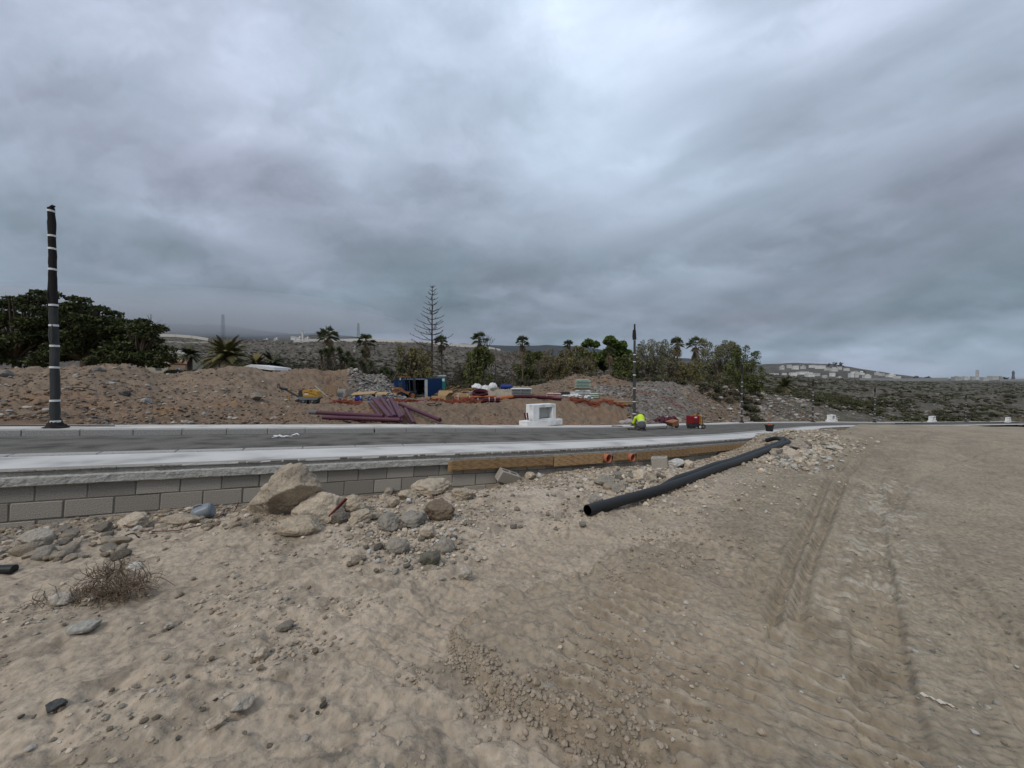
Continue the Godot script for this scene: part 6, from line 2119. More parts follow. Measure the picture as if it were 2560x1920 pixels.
	for e in [[1205, 23.4, 0.62, 0.17, "strapped purple conduit bundle in front of the upright coil"], [1231, 23.2, 0.5, 0.17, "second strapped purple conduit bundle at the bank's edge"]]:
		var o := thing("conduit_bundle", e[4], "conduit", Transform3D(Basis(Vector3.UP, 0.1), on_ground(e[0], e[1])), "purple conduit bundles")
		for k in 6:
			var q := Geo.new()
			var a := TAU * k / 6.0
			q.tube([Vector3(-e[2], 0.14 + cos(a) * 0.08, sin(a) * 0.1), Vector3(e[2] * 0.9, 0.14 + cos(a) * 0.08, sin(a) * 0.1)], [0.05], 8)
			part(o, "conduit", q, M.purple_coil)
		for s in [-0.4, 0.3]:
			var q := Geo.new()
			q.lathe(Transform3D(Basis(Vector3.BACK, PI / 2), Vector3(s * e[2], 0.14, 0)), [Vector2(0.165, -0.015), Vector2(0.168, 0.015)], 14)
			part(o, "strap", q, M.plastic_white)
	var lp := [[1236, 23.8, 1285, 24.4, 0.12, "orange_pipe", "thick orange pipe running along the bank's edge past the purple bundle"], [1160, 23.9, 1240, 24.6, 0.08, "orange_pipe", "thinner orange pipe behind the purple bundles"], [1284, 24.2, 1345, 24.6, 0.11, "purple_coil", "dark red pipe continuing the orange one along the edge"], [1340, 24.7, 1402, 25.1, 0.10, "purple_coil", "far dark red pipe tapering towards the pink sacks"], [1255, 25.4, 1320, 26.6, 0.06, "orange_pipe", "slender reddish pipe slanting up behind the edge pipes"], [976, 23.4, 1088, 25.2, 0.05, "pipe_blue", "long thin blue pipe lying in front of the forklift"], [985, 22.6, 1060, 23.6, 0.035, "bright_blue", "darker thin blue pipe just below the long blue one"]]
	for e in lp:
		var a := on_ground(e[0], e[1]) + Vector3(0, e[4], 0)
		var b := on_ground(e[2], e[3]) + Vector3(0, e[4], 0)
		var o := thing("yard_pipe", e[6], "pipe", Transform3D(Basis(), a), "pipes along the edge of the yard")
		var q := Geo.new()
		q.tube([Vector3.ZERO, (b - a) * 0.5 + Vector3(0, 0.02, 0), b - a], [e[4]], 14)
		part(o, "barrel", q, M[e[5]])
		var c := Geo.new()
		c.tube([(b - a) * 0.985, (b - a)], [e[4] * 1.14], 14)
		part(o, "socket", c, M[e[5]])
	# crumpled orange safety netting along the edge
	var nets := [[936, 1000, 22.4, "orange safety netting crumpled behind the purple duct ends"], [1000, 1125, 22.6, "orange safety netting along the bank before the open carton"], [1125, 1200, 22.9, "orange safety netting under the purple bundles"], [836, 905, 23.0, "orange safety netting spread under the blue jerrycan"], [1425, 1500, 26.0, "orange safety netting in front of the mint sacks"], [1500, 1560, 26.8, "orange safety netting leading to the pale planks"], [1590, 1720, 33.0, "orange safety netting strung thinly over the grey bank"]]
	for e in nets:
		var q := Geo.new()
		var n := int((e[1] - e[0]) / 3.0)
		var rr := 0.009 if e[0] == 1590 else 0.014
		for s in 5:
			var pts := []
			for k in n + 1:
				var u: float = e[0] + (e[1] - e[0]) * k / n
				var d: float = e[2] + gn.mid.get_noise_2d(u * 0.03, s * 7.0) * 0.8 - s * 0.12
				pts.append(on_ground(u, d) + Vector3(0, 0.03 + absf(gn.mid.get_noise_2d(u * 0.11, s * 13.0 + 3)) * 0.24, 0))
			q.tube(pts, [rr * rng.randf_range(0.7, 1.6)], 5)
			if s > 0 and e[0] != 1590:
				for k in n:
					for rep in 2:
						var a: Vector3 = pts[k]
						q.tube([a, a + Vector3(rng.randfn() * 0.08, rng.randf_range(-0.02, 0.1), rng.randfn() * 0.12), a + Vector3(rng.randfn() * 0.14, 0.02, rng.randfn() * 0.2)], [0.012, 0.016, 0.006], 5)
		solo("safety_netting", e[3], "netting", q, M.orange_net, Transform3D.IDENTITY, "orange safety netting on the bank")
	var rl := Geo.new()
	var rc := on_ground(1085, 20.6)
	for k in 3:
		var pts := []
		for j in 20: pts.append(Vector3(cos(TAU * j / 19.0) * (0.36 + k * 0.02), 0.02 + 0.015 * sin(j * 1.7 + k), sin(TAU * j / 19.0) * 0.2 - k * 0.02))
		rl.tube(pts, [0.012], 5, Color.WHITE, false)
	solo("cable_loop", "flat loop of black cable on the bank below the carton", "cable", rl, M.rubber, Transform3D(Basis(Vector3.RIGHT, 0.2), rc + Vector3(0, 0.03, 0)))

# ------------------------------------------------------------------ stones and waste in the banks
func make_rubble() -> void:
	var rng := RandomNumberGenerator.new()
	rng.seed = 181
	var bits := [[], [], []]
	var tint := [[], [], []]
	var drop := func(u: float, d: float, w: float, c: Color):
		var p := on_ground(u, d)
		var k := rng.randi() % 3
		var b := Basis(Vector3.UP, rng.randf() * TAU) * Basis(Vector3.RIGHT, rng.randf_range(-0.6, 0.6))
		b = b.scaled_local(Vector3(w, w * rng.randf_range(0.35, 0.75), w * rng.randf_range(0.6, 1.0)))
		bits[k].append(Transform3D(b, p + Vector3(0, w * 0.14, 0)))
		tint[k].append(c * rng.randf_range(0.75, 1.2))
	var br := Color(0.225, 0.163, 0.11)
	var wh := Color(0.47, 0.45, 0.41)
	var gy := Color(0.22, 0.205, 0.185)
	# [u from, to, depth from, to, count, size, colours]
	var zones := [[-520, 720, 11.0, 27.0, 7600, 0.16, [br, br, br * 0.7, br * 1.25, gy, Color(0.33, 0.26, 0.185)]], [-520, 720, 11.5, 27.0, 620, 0.24, [wh, wh * 0.85, Color(0.42, 0.37, 0.29), gy * 0.7]], [700, 1560, 15.0, 22.5, 3800, 0.1, [br, br * 0.8, br * 1.2, Color(0.3, 0.23, 0.16)]], [700, 1560, 15.0, 22.5, 130, 0.13, [wh, wh * 0.8]], [700, 900, 22.5, 34.0, 900, 0.16, [br, br * 0.8, br * 1.2, wh * 0.7]],
		[870, 1015, 28.0, 41.0, 2600, 0.34, [gy, gy * 1.3, gy * 0.7, gy * 1.1, Color(0.34, 0.29, 0.22), wh * 0.8]], [1350, 1590, 31.0, 39.5, 1700, 0.26, [br, gy, br * 1.3, gy * 1.2]], [1460, 1560, 30.5, 34.5, 500, 0.4, [gy, gy * 1.25]], [1570, 1780, 25.0, 44.0, 3600, 0.24, [gy, gy * 1.2, gy * 0.8, br, Color(0.3, 0.255, 0.2)]], [1600, 1780, 26.0, 44.0, 240, 0.3, [wh, wh * 0.8, wh * 0.7]], [1740, 2080, 34.0, 72.0, 4200, 0.42, [br, gy, br * 1.25, gy * 1.3, Color(0.3, 0.25, 0.19)]], [1780, 2100, 42.0, 74.0, 420, 0.75, [wh, wh * 0.75, gy * 1.5, wh * 0.6]], [2080, 2600, 62.0, 130.0, 1900, 0.6, [gy * 0.9, br * 0.8, gy * 1.4, wh * 0.6]]]
	for z in zones:
		for n in z[4]:
			var d: float = z[2] * pow(z[3] / z[2], rng.randf())
			var u: float = rng.randf_range(z[0], z[1])
			if sp(d * (u - 1280.0) / F, d).y < 7.9: continue
			drop.call(u, d, z[5] * (0.25 + 0.9 * pow(rng.randf(), 2.4)), z[6][rng.randi() % z[6].size()])
	for k in 3:
		scatter("rubble", ["stones and broken masonry mixed through the earth banks", "clods and stones mixed through the earth banks", "shards of masonry mixed through the earth banks"][k], "rubble", rock(970 + k * 7, 1, Vector3.ONE, Color(1, 1, 1), [], 0.14, 0.1).mesh(), M.rubble, bits[k], tint[k])
	# pieces large enough to name
	var big := [[890, 35.6, 0.5, wh * 1.1, "white squarish block on top of the grey rubble mound"], [745, 24.5, 0.55, gy * 1.2, "grey lump of masonry left of the roller's hood"], [640, 21.0, 0.6, Color(0.3, 0.26, 0.21), "smooth tan slab low on the mound left of the roller"], [15, 20.0, 0.7, gy, "dark grey boulder on the mound at the picture's left edge"], [245, 21.0, 0.75, gy * 0.85, "blue-grey slab high on the mound right of the wrapped post"], [190, 19.0, 0.35, wh, "white fragment right of the wrapped post"], [365, 15.5, 0.5, wh * 0.8, "pale slab with a stick low on the mound"], [1900, 50.0, 0.9, wh * 0.9, "largest whitish boulder on the distant bank"], [2010, 60.0, 1.2, wh * 0.6, "grey boulder where the distant bank meets the scrub"], [310, 17.0, 0.45, gy * 0.6, "dark slate fragment mid-way up the left mound"], [1752, 29.5, 0.6, wh * 0.8, "thin pale shard sticking out of the bank left of the lone lamp post"]]
	for e in big:
		solo("masonry", e[4], "masonry", rock(int(e[0]) + 11, 3, Vector3(e[2], e[2] * 0.7, e[2] * 0.8), e[3]), M.stone, Transform3D(Basis(Vector3.UP, rng.randf() * TAU), on_ground(e[0], e[1]) + Vector3(0, e[2] * 0.22, 0)), "named pieces in the banks")
	# sticks and battens in the mounds
	var sticks := [[[180, 16.0], [242, 16.5], 0.02, "long dark stick lying on the left mound"], [[335, 16.3], [387, 17.4], 0.025, "pale stick crossing the left mound, one arm of a vee"], [[384, 17.4], [420, 16.4], 0.02, "pale stick closing the vee on the left mound"], [[753, 27.6], [808, 26.2], 0.02, "long dark rod above the roller"], [[560, 21.0], [575, 22.2], 0.03, "crooked grey branch on the mound left of the stake"]]
	for e in sticks:
		var a := on_ground(e[0][0], e[0][1]) + Vector3(0, 0.1, 0)
		var b := on_ground(e[1][0], e[1][1]) + Vector3(0, 0.12, 0)
		var q := Geo.new()
		q.tube([a, a.lerp(b, 0.5) + Vector3(0, 0.06, 0), b], [e[2]], 6)
		solo("stick", e[3], "stick", q, M.grey_wood if e[0][0] > 300 and e[0][0] < 500 else M.steel_dark, Transform3D.IDENTITY, "sticks in the mounds")

# ------------------------------------------------------------------ trees
func limb(g: Geo, a: Vector3, b: Vector3, r0: float, r1: float, bend: Vector3, col: Color, sides := 7) -> void:
	var pts := []
	var rad := []
	for k in 5:
		var t := k / 4.0
		pts.append(a.lerp(b, t) + bend * sin(PI * t))
		rad.append(lerpf(r0, r1, t))
	g.tube(pts, rad, sides, col, false)

# broad-leaved crown: clumps of [centre, radii]; leaves lie in each clump's outer shell
func leafy(called: String, label: String, base: Vector3, clumps: Array, per: float, leaf: float, cols: Array, trunk_r: float, sd: int, grp: String, droop := 0.0, fork := 0.35) -> void:
	var rng := RandomNumberGenerator.new()
	rng.seed = sd
	var o := thing(called, label, "tree", Transform3D(Basis(), base), grp)
	var tg := Geo.new()
	var bark := Color(0.12, 0.095, 0.07)
	var mid := Vector3.ZERO
	for c in clumps: mid += c[0]
	mid /= clumps.size()
	var fk := Vector3(mid.x * 0.3, mid.y * fork, mid.z * 0.3)
	limb(tg, Vector3(0, -0.3, 0), fk, trunk_r, trunk_r * 0.7, Vector3(0.1, 0, 0.05), bark, 9)
	for c in clumps: limb(tg, fk, c[0], trunk_r * 0.45, trunk_r * 0.1, Vector3(rng.randfn() * 0.1, rng.randf() * 0.3, rng.randfn() * 0.1), bark, 5)
	part(o, "trunk", tg, M.bark)
	var g := Geo.new()
	for c in clumps:
		var rr: Vector3 = c[1]
		var n := int(per * (rr.x * rr.y + rr.y * rr.z + rr.x * rr.z) / 3.0)
		var tone := rng.randf_range(0.75, 1.2)
		for k in n:
			var d := Vector3(rng.randfn(), rng.randfn(), rng.randfn()).normalized()
			if d.y < -0.3 and rng.randf() < 0.5: d.y = -d.y
			var p: Vector3 = c[0] + d * rr * pow(rng.randf(), 0.35) * rng.randf_range(0.85, 1.08)
			p.y -= droop * rng.randf() * (1.0 - d.y)
			var a := (d + Vector3(rng.randfn(), rng.randfn() - droop * 2.0, rng.randfn()) * 0.8).normalized()
			var s := a.cross(Vector3(rng.randfn(), rng.randfn(), rng.randfn())).normalized()
			var sz := leaf * rng.randf_range(0.6, 1.35)
			var col: Color = cols[rng.randi() % cols.size()] * (tone * rng.randf_range(0.7, 1.3))
			g.leaf(p, a * sz, s * sz * (0.6 if droop == 0.0 else 0.42), col)
	part(o, "crown", g, M.leaf)

# a clump list that fills an outline: crown centre, half width, half height, count
func fill(w: float, lo: float, hi: float, n: int, sd: int, depth := 0.7, flat := 0.55, size := 0.24) -> Array:
	var rng := RandomNumberGenerator.new()
	rng.seed = sd
	var out := []
	for k in n:
		var a := rng.randf() * TAU
		var r := sqrt(rng.randf())
		var y := rng.randf()
		var x := cos(a) * r * w * sqrt(clampf(1.0 - pow(absf(y - 0.4) / 0.75, 2.2), 0.1, 1))
		var s := w * size * rng.randf_range(0.7, 1.25)
		out.append([Vector3(x, lerpf(lo, hi, y), sin(a) * r * w * depth), Vector3(s, s * flat, s)])
	return out

func fan_palm(label: String, base: Vector3, h: float, cr: float, sd: int, skirt := true, trunk_r := 0.16) -> void:
	var rng := RandomNumberGenerator.new()
	rng.seed = sd
	var o := thing("fan_palm", label, "palm", Transform3D(Basis(), base), "fan palms behind the yard")
	var g := Geo.new()
	limb(g, Vector3(0, -0.2, 0), Vector3(rng.randfn() * 0.1, h - cr * 0.3, 0), trunk_r, trunk_r * 0.7, Vector3(0.06, 0, 0), Color(0.15, 0.115, 0.085), 9)
	part(o, "trunk", g, M.bark)
	var top := Vector3(0, h - cr * 0.35, 0)
	var lf := Geo.new()
	var dead := Geo.new()
	cr *= 0.62
	for k in 44:
		var old := k >= 26
		if old and not skirt: break
		var az := rng.randf() * TAU
		var el := rng.randf_range(-0.45, 1.4) if not old else rng.randf_range(-1.5, -1.1)
		var dir := Vector3(cos(az) * cos(el), sin(el), sin(az) * cos(el))
		var st := top - Vector3(0, (rng.randf() * cr * 1.3 if old else 0.0), 0)
		var c: Vector3 = st + dir * cr * rng.randf_range(0.45, 0.65) * (0.5 if old else 1.0)
		var col := Color(0.085, 0.095, 0.04) * rng.randf_range(0.6, 1.4) if not old else Color(0.19, 0.145, 0.095) * rng.randf_range(0.6, 1.2)
		var gg := dead if old else lf
		gg.tube([st, c], [0.03, 0.02], 3, col, false)
		var sx := dir.cross(Vector3.UP).normalized()
		var sy := dir.cross(sx).normalized()
		for q in 9:
			var t := -1.2 + 2.4 * q / 8.0
			var e := (dir * cos(t) + sx * sin(t)).normalized()
			var l := cr * rng.randf_range(0.5, 0.75)
			var tip := c + e * l + Vector3(0, -0.35 * l * absf(sin(t)) - 0.15 * l, 0)
			var m := c + e * l * 0.5
			var wv := sy.cross(e).normalized() * 0.035 * cr
			gg.ftri(c, m + wv, tip, Vector3.UP, col)
			gg.ftri(c, tip, m - wv, Vector3.UP, col)
	part(o, "crown", lf, M.leaf)
	if skirt: part(o, "dead_skirt", dead, M.leaf)

func date_palm(label: String, base: Vector3, trunk_h: float, cr: float, sd: int, n := 60, col0 := Color(0.115, 0.105, 0.04)) -> void:
	var rng := RandomNumberGenerator.new()
	rng.seed = sd
	var o := thing("date_palm", label, "palm", Transform3D(Basis(), base), "date palms behind the mounds")
	var g := Geo.new()
	limb(g, Vector3(0, -0.3, 0), Vector3(0, trunk_h, 0), 0.28, 0.3, Vector3.ZERO, Color(0.14, 0.105, 0.075), 10)
	part(o, "trunk", g, M.bark)
	var f := Geo.new()
	for k in n:
		var az := rng.randf() * TAU
		var el := rng.randf_range(-0.35, 1.4)
		var l := cr * rng.randf_range(0.85, 1.15)
		var p := Vector3(0, trunk_h, 0)
		var dir := Vector3(cos(az) * cos(el), sin(el), sin(az) * cos(el))
		var pts := []
		for q in 9:
			pts.append(p)
			p += dir * l / 8.0
			dir = (dir + Vector3(0, -0.13 - 0.02 * q, 0)).normalized()
		var dry := el < -0.1
		var col := (col0 if not dry else Color(0.21, 0.165, 0.10)) * rng.randf_range(0.7, 1.35)
		f.tube(pts, [0.022, 0.02, 0.018, 0.016, 0.014, 0.012, 0.01, 0.008, 0.005], 3, col * 1.2, false)
		for q in range(1, 9):
			for h in 3:
				var c: Vector3 = pts[q - 1].lerp(pts[q], h / 3.0)
				var t: Vector3 = (pts[q] - pts[q - 1]).normalized()
				var sd_ := t.cross(Vector3.UP).normalized()
				var ll := cr * 0.2 * sin(PI * clampf((q + h / 3.0) / 9.0, 0.1, 0.95)) + 0.05
				for s in [-1.0, 1.0]:
					var tip: Vector3 = c + (sd_ * s * 0.8 + t * 0.6 + Vector3(0, -0.25, 0)).normalized() * ll
					f.ftri(c - t * 0.05, c + t * 0.09, tip, Vector3.UP, col)
	part(o, "crown", f, M.leaf)

func bare_tree(called: String, label: String, base: Vector3, h: float, w: float, sd: int, col: Color, depth := 5, cat := "tree", grp := "bare trees behind the yard", twig := 0.006) -> void:
	var rng := RandomNumberGenerator.new()
	rng.seed = sd
	var o := thing(called, label, cat, Transform3D(Basis(), base), grp)
	var g := Geo.new()
	var g2 := Geo.new()
	var stack := [[Vector3(0, -0.2, 0), Vector3(rng.randfn() * 0.1, 1, rng.randfn() * 0.1).normalized(), h * 0.32, h * 0.022, 0]]
	while stack.size():
		var b: Array = stack.pop_back()
		var e: Vector3 = b[0] + b[1] * b[2]
		limb(g if b[4] < 2 else g2, b[0], e, b[3], b[3] * 0.66, Vector3(rng.randfn(), rng.randfn() * 0.5, rng.randfn()) * b[2] * 0.06, col * rng.randf_range(0.8, 1.2), 6 if b[4] < 2 else 3)
		if b[4] >= depth: continue
		for k in (3 if b[4] < 3 else 2 + rng.randi() % 2):
			var d: Vector3 = (b[1] + Vector3(rng.randfn() * w, rng.randf_range(-0.1, 0.5), rng.randfn() * w)).normalized()
			stack.append([e, d, b[2] * rng.randf_range(0.62, 0.86), maxf(b[3] * 0.6, twig), b[4] + 1])
	part(o, "trunk", g, M.bark)
	part(o, "twigs", g2, M.tint)

func spike_tree(label: String, base: Vector3, h: float, w: float, sd: int, stems := 5, flower := false) -> void:
	# clustered yuccas: dark stems hung with dead leaves, sword-leaf heads
	var rng := RandomNumberGenerator.new()
	rng.seed = sd
	var o := thing("yucca_clump", label, "yucca", Transform3D(Basis(), base), "yucca clumps behind the mound")
	for k in stems:
		var sh := h * rng.randf_range(0.55, 0.95)
		var f := Vector3(rng.randfn() * w * 0.25, 0, rng.randfn() * w * 0.2)
		var tp := Vector3(f.x * 1.7 + rng.randfn() * 0.1, sh, f.z * 1.7)
		var g := Geo.new()
		limb(g, f, tp, 0.14, 0.08, Vector3(rng.randfn() * 0.12, 0, 0), Color(0.12, 0.1, 0.075), 6)
		part(o, "stem", g, M.bark)
		var lf := Geo.new()
		for q in 190:
			var low := q > 105
			var t := 1.0 if not low else rng.randf_range(0.25, 1.0)
			var c := f.lerp(tp, t)
			var el := rng.randf_range(-0.5, 1.5) if not low else rng.randf_range(-1.5, -0.7)
			var az := rng.randf() * TAU
			var d := Vector3(cos(az) * cos(el), sin(el), sin(az) * cos(el))
			var s := d.cross(Vector3(rng.randfn(), rng.randfn(), rng.randfn())).normalized() * 0.05
			var col := Color(0.06, 0.075, 0.03) * rng.randf_range(0.6, 1.5) if not low else Color(0.15, 0.125, 0.085) * rng.randf_range(0.5, 1.2)
			lf.ftri(c - s, c + s, c + d * rng.randf_range(0.4, 0.62), Vector3.UP, col)
		part(o, "leaf_head", lf, M.leaf)
	if flower:
		var fl := Geo.new()
		for q in 90:
			var d := Vector3(rng.randfn(), rng.randfn() * 1.5, rng.randfn()).normalized()
			fl.leaf(Vector3(rng.randfn() * 0.04, h + 0.1, 0) + d * Vector3(0.2, 0.3, 0.2) * rng.randf(), d * 0.13, d.cross(Vector3.UP).normalized() * 0.12, Color(0.62, 0.61, 0.54))
		part(o, "blossom", fl, M.leaf)

func make_trees() -> void:
	var rng := RandomNumberGenerator.new()
	rng.seed = 201
	var dk := [Color(0.055, 0.068, 0.020), Color(0.039, 0.050, 0.017), Color(0.081, 0.092, 0.026), Color(0.031, 0.040, 0.014)]
	# the great dark evergreen at the left, in three crowns: tiers of flat leaf pads [u, v, radius]
	var pads := [
		[[20, 775, 2.2], [75, 760, 2.0], [110, 748, 1.5], [60, 800, 2.5], [0, 815, 2.5], [120, 785, 2.2], [40, 840, 2.6], [100, 830, 2.5], [-40, 800, 2.6], [-60, 850, 2.6], [10, 865, 2.4], [75, 865, 2.3], [135, 830, 2.2], [30, 890, 2.0], [90, 895, 2.0], [-20, 890, 2.2], [28, 742, 0.6], [92, 735, 0.8]],
		[[165, 765, 1.9], [205, 770, 1.9], [235, 790, 1.8], [180, 795, 2.3], [220, 815, 2.3], [150, 815, 2.2], [265, 800, 1.6], [190, 840, 2.5], [250, 835, 2.3], [160, 855, 2.4], [225, 865, 2.4], [285, 815, 1.7], [180, 888, 2.1], [255, 885, 2.2], [290, 850, 2.0], [130, 885, 2.0], [215, 905, 1.6], [185, 748, 0.8], [245, 770, 0.7]],
		[[310, 815, 1.7], [345, 815, 1.6], [375, 822, 1.3], [325, 840, 1.9], [365, 845, 1.8], [390, 850, 1.1], [300, 870, 2.0], [345, 872, 1.9], [385, 880, 1.5], [410, 890, 1.2], [425, 900, 0.8], [320, 898, 1.7], [365, 905, 1.5], [400, 915, 1.0], [290, 900, 1.6], [432, 888, 0.5]]]
	var tl := ["dense dark evergreen tree at the picture's left edge behind the wrapped post", "middle crown of the dense dark evergreens, right of the wrapped post", "lower right crown of the dense dark evergreens beside the cream building"]
	for k in 3:
		var d: float = [38.0, 37.0, 36.0][k]
		var b := on_ground([40, 210, 350][k], d)
		var cl := []
		for p in pads[k]:
			for rep in 4:
				var q := at(p[0] + rng.randfn() * p[2] * 10.0, p[1] + rng.randfn() * p[2] * 5.5, d + rng.randf_range(-2.6, 2.6))
				var r: float = p[2] * rng.randf_range(0.26, 0.58)
				cl.append([q - b, Vector3(r, r * 0.5, r)])
		leafy("evergreen_tree", tl[k], b, cl, 620.0, 0.27, dk, 0.4, 210 + k, "dense dark evergreens", 0.0, 0.3)
	bare_tree("bare_tree", "leafless pale tree poking above the dark evergreens", on_ground(328, 52), 8.6, 0.5, 221, Color(0.2, 0.17, 0.14), 4, "tree", "bare trees behind the yard", 0.014)
	# palms of the left
	date_palm("small palm on a trunk in front of the cream building", on_ground(475, 50), 2.6, 1.75, 231, 50, Color(0.06, 0.062, 0.03))
	date_palm("big arching palm with yellowish fronds above the mound", on_ground(566, 40), 1.7, 2.7, 232, 90)
	date_palm("low olive palm right of the big arching palm", on_ground(640, 50), 0.9, 2.0, 233, 40, Color(0.13, 0.10, 0.035))
	date_palm("dark low palm behind the white roof", on_ground(682, 52), 1.2, 2.2, 234, 44, Color(0.055, 0.06, 0.03))
	fan_palm("tallest fan palm of the left clump, with a shaggy skirt", on_ground(822, 46), at(822, 825, 46).y - on_ground(822, 46).y, 1.9, 241)
	fan_palm("shorter fan palm with a brown skirt right of the yuccas", on_ground(916, 48), at(916, 842, 48).y - on_ground(916, 48).y, 1.7, 242)
	fan_palm("fan palm standing close behind the bare conifer", on_ground(1104, 60), at(1104, 845, 60).y - on_ground(1104, 60).y, 1.8, 243)
	fan_palm("fan palm rising out of the dark green column tree", on_ground(1200, 62), at(1200, 838, 62).y - on_ground(1200, 62).y, 2.2, 244)
	fan_palm("slender fan palm with a neat round head", on_ground(1306, 58), at(1306, 845, 58).y - on_ground(1306, 58).y, 1.7, 245, true, 0.13)
	fan_palm("small fan palm head over the brown scrub trees", on_ground(1421, 70), at(1421, 854, 70).y - on_ground(1421, 70).y, 1.5, 246)
	fan_palm("withered fan palm in front of the bright green tree", on_ground(1523, 52), at(1523, 872, 52).y - on_ground(1523, 52).y, 1.5, 247)
	fan_palm("left one of the two fan palms over the feathery trees", on_ground(1692, 72), at(1692, 848, 72).y - on_ground(1692, 72).y, 2.1, 248)
	fan_palm("right one of the two fan palms, with drooping fronds", on_ground(1738, 70), at(1738, 850, 70).y - on_ground(1738, 70).y, 2.5, 249)
	date_palm("stubby shaggy palm alone on the scrub slope", on_ground(1963, 92), 2.2, 3.0, 250, 60, Color(0.075, 0.07, 0.025))
	spike_tree("yucca clump with a white blossom under the tallest fan palm", on_ground(818, 44), 2.6, 1.6, 251, 4, true)
	spike_tree("tall dark yucca clump between the two fan palms", on_ground(862, 45), 3.3, 2.2, 252, 6)
	spike_tree("blossoming yucca clump right of the tall one", on_ground(886, 45), 3.0, 1.4, 253, 4, true)
	spike_tree("low dark yucca clump below the shorter fan palm", on_ground(920, 44), 2.2, 2.0, 254, 7)
	spike_tree("grey-green yucca clump at the rubble mound's end", on_ground(962, 47), 1.6, 2.4, 255, 8)
	# the bare conifer: whorls of upturned branches
	var cb := on_ground(1079, 58)
	var ch := at(1079, 714, 58).y - cb.y
	var co := thing("bare_conifer", "tall bare conifer with whorls of upcurved branches", "tree", Transform3D(Basis(), cb))
	var cg := Geo.new()
	limb(cg, Vector3(0, -0.3, 0), Vector3(0.15, ch, 0), 0.2, 0.04, Vector3.ZERO, Color(0.075, 0.062, 0.052), 9)
	part(co, "trunk", cg, M.bark)
	for k in 15:
		var t := 0.30 + 0.69 * pow(k / 14.0, 0.9) + rng.randfn() * 0.006
		var y := ch * t
		var bl := (1.0 - t) * ch * 0.30 + 0.35
		var wg := Geo.new()
		for q in 5:
			if rng.randf() < 0.14: continue
			bl = ((1.0 - t) * ch * 0.30 + 0.35) * rng.randf_range(0.6, 1.12)
			var az := TAU * q / 5.0 + k * 0.7 + rng.randfn() * 0.15
			var d := Vector3(cos(az), 0, sin(az))
			var pts := []
			var rad := []
			for m in 8:
				var s := m / 7.0
				pts.append(Vector3(0.15 * t, y, 0) + d * bl * s * rng.randf_range(0.95, 1.05) + Vector3(0, bl * (0.34 * s * s - 0.12 * s) + 0.2 * s, 0))
				rad.append(lerpf(0.05, 0.022, s))
			wg.tube(pts, rad, 4, Color(0.08, 0.065, 0.055), false)
			for m in range(2, 8):
				for r in 3:
					var side := d.cross(Vector3.UP) * (1.0 if r % 2 == 0 else -1.0)
					var a: Vector3 = pts[m]
					wg.tube([a, a + (side * 0.5 + d * 0.5 + Vector3(0, rng.randf_range(0.1, 0.8), 0)) * bl * rng.randf_range(0.06, 0.15)], [0.02, 0.03], 3, Color(0.085, 0.075, 0.058), false)
		part(co, "whorl", wg, M.tint)
	# broad-leaved and feathery trees along the yard's back: [u, depth, half width px, v top, v foot of crown, colours, leaf, droop, label]
	var ol := [Color(0.156, 0.144, 0.055), Color(0.119, 0.110, 0.046), Color(0.188, 0.165, 0.077)]
	var br := [Color(0.184, 0.146, 0.084), Color(0.138, 0.112, 0.063), Color(0.127, 0.118, 0.053)]
	var gr := [Color(0.095, 0.111, 0.033), Color(0.068, 0.082, 0.025), Color(0.121, 0.130, 0.044)]
	var lush := [Color(0.098, 0.144, 0.033), Color(0.069, 0.103, 0.024), Color(0.127, 0.172, 0.044)]
	var fe := [Color(0.156, 0.154, 0.088), Color(0.120, 0.118, 0.066), Color(0.198, 0.192, 0.121)]
	var ts := [
		[1035, 52, 52, 868, 950, ol, 0.17, 0.5, 300, "wide olive-brown tree behind the blue container"],
		[1200, 54, 36, 866, 962, gr, 0.24, 0.9, 420, "dark green column tree behind the white bulk bags"],
		[1160, 64, 30, 905, 955, br, 0.15, 0.3, 120, "thin brown bush left of the dark green column tree"],
		[1330, 66, 46, 878, 955, gr, 0.2, 0.3, 240, "dull green tree right of the slender fan palm"],
		[1388, 62, 50, 874, 950, br, 0.16, 0.6, 260, "brownish feathery tree in the middle of the row"],
		[1445, 60, 44, 866, 948, ol, 0.18, 0.6, 260, "olive feathery tree left of the bright green one"],
		[1510, 66, 62, 846, 920, lush, 0.3, 0.0, 420, "bright green leafy tree standing above the dirt heap"],
		[1560, 58, 40, 890, 958, gr, 0.22, 0.5, 300, "dark green tree under the bright green one"],
		[1628, 58, 50, 850, 956, fe, 0.15, 0.9, 300, "feathery olive tree right of the sleeved lamp post"],
		[1672, 62, 38, 862, 955, br, 0.14, 0.8, 220, "thin feathery tree under the left fan palm"],
		[1722, 62, 40, 905, 960, ol, 0.16, 0.6, 300, "low olive bushy tree under the two fan palms"],
		[1795, 66, 58, 845, 962, fe, 0.16, 1.0, 330, "tall feathery grey-green tree right of the fan palms"],
		[1855, 62, 46, 866, 972, gr, 0.16, 1.0, 300, "spreading feathery tree at the row's right end"],
		[1885, 58, 26, 935, 985, gr, 0.18, 0.4, 300, "dark low bush at the foot of the row's right end"],
	]
	for e in ts:
		var b := on_ground(e[0], e[1])
		var w: float = e[2] * e[1] / F
		var hi := at(e[0], e[3], e[1]).y - b.y
		var lo := at(e[0], e[4], e[1]).y - b.y
		leafy("broadleaf_tree" if e[7] == 0.0 or e[5] == gr else "feathery_tree", e[9], b, fill(w, maxf(lo, 0.5), hi - w * 0.05, 62, int(e[0]), 0.7, 0.7, 0.19), e[8] * 2.0, e[6] * 1.55, e[5], 0.16, int(e[0]) + 7, "trees behind the yard", e[7], 0.4)
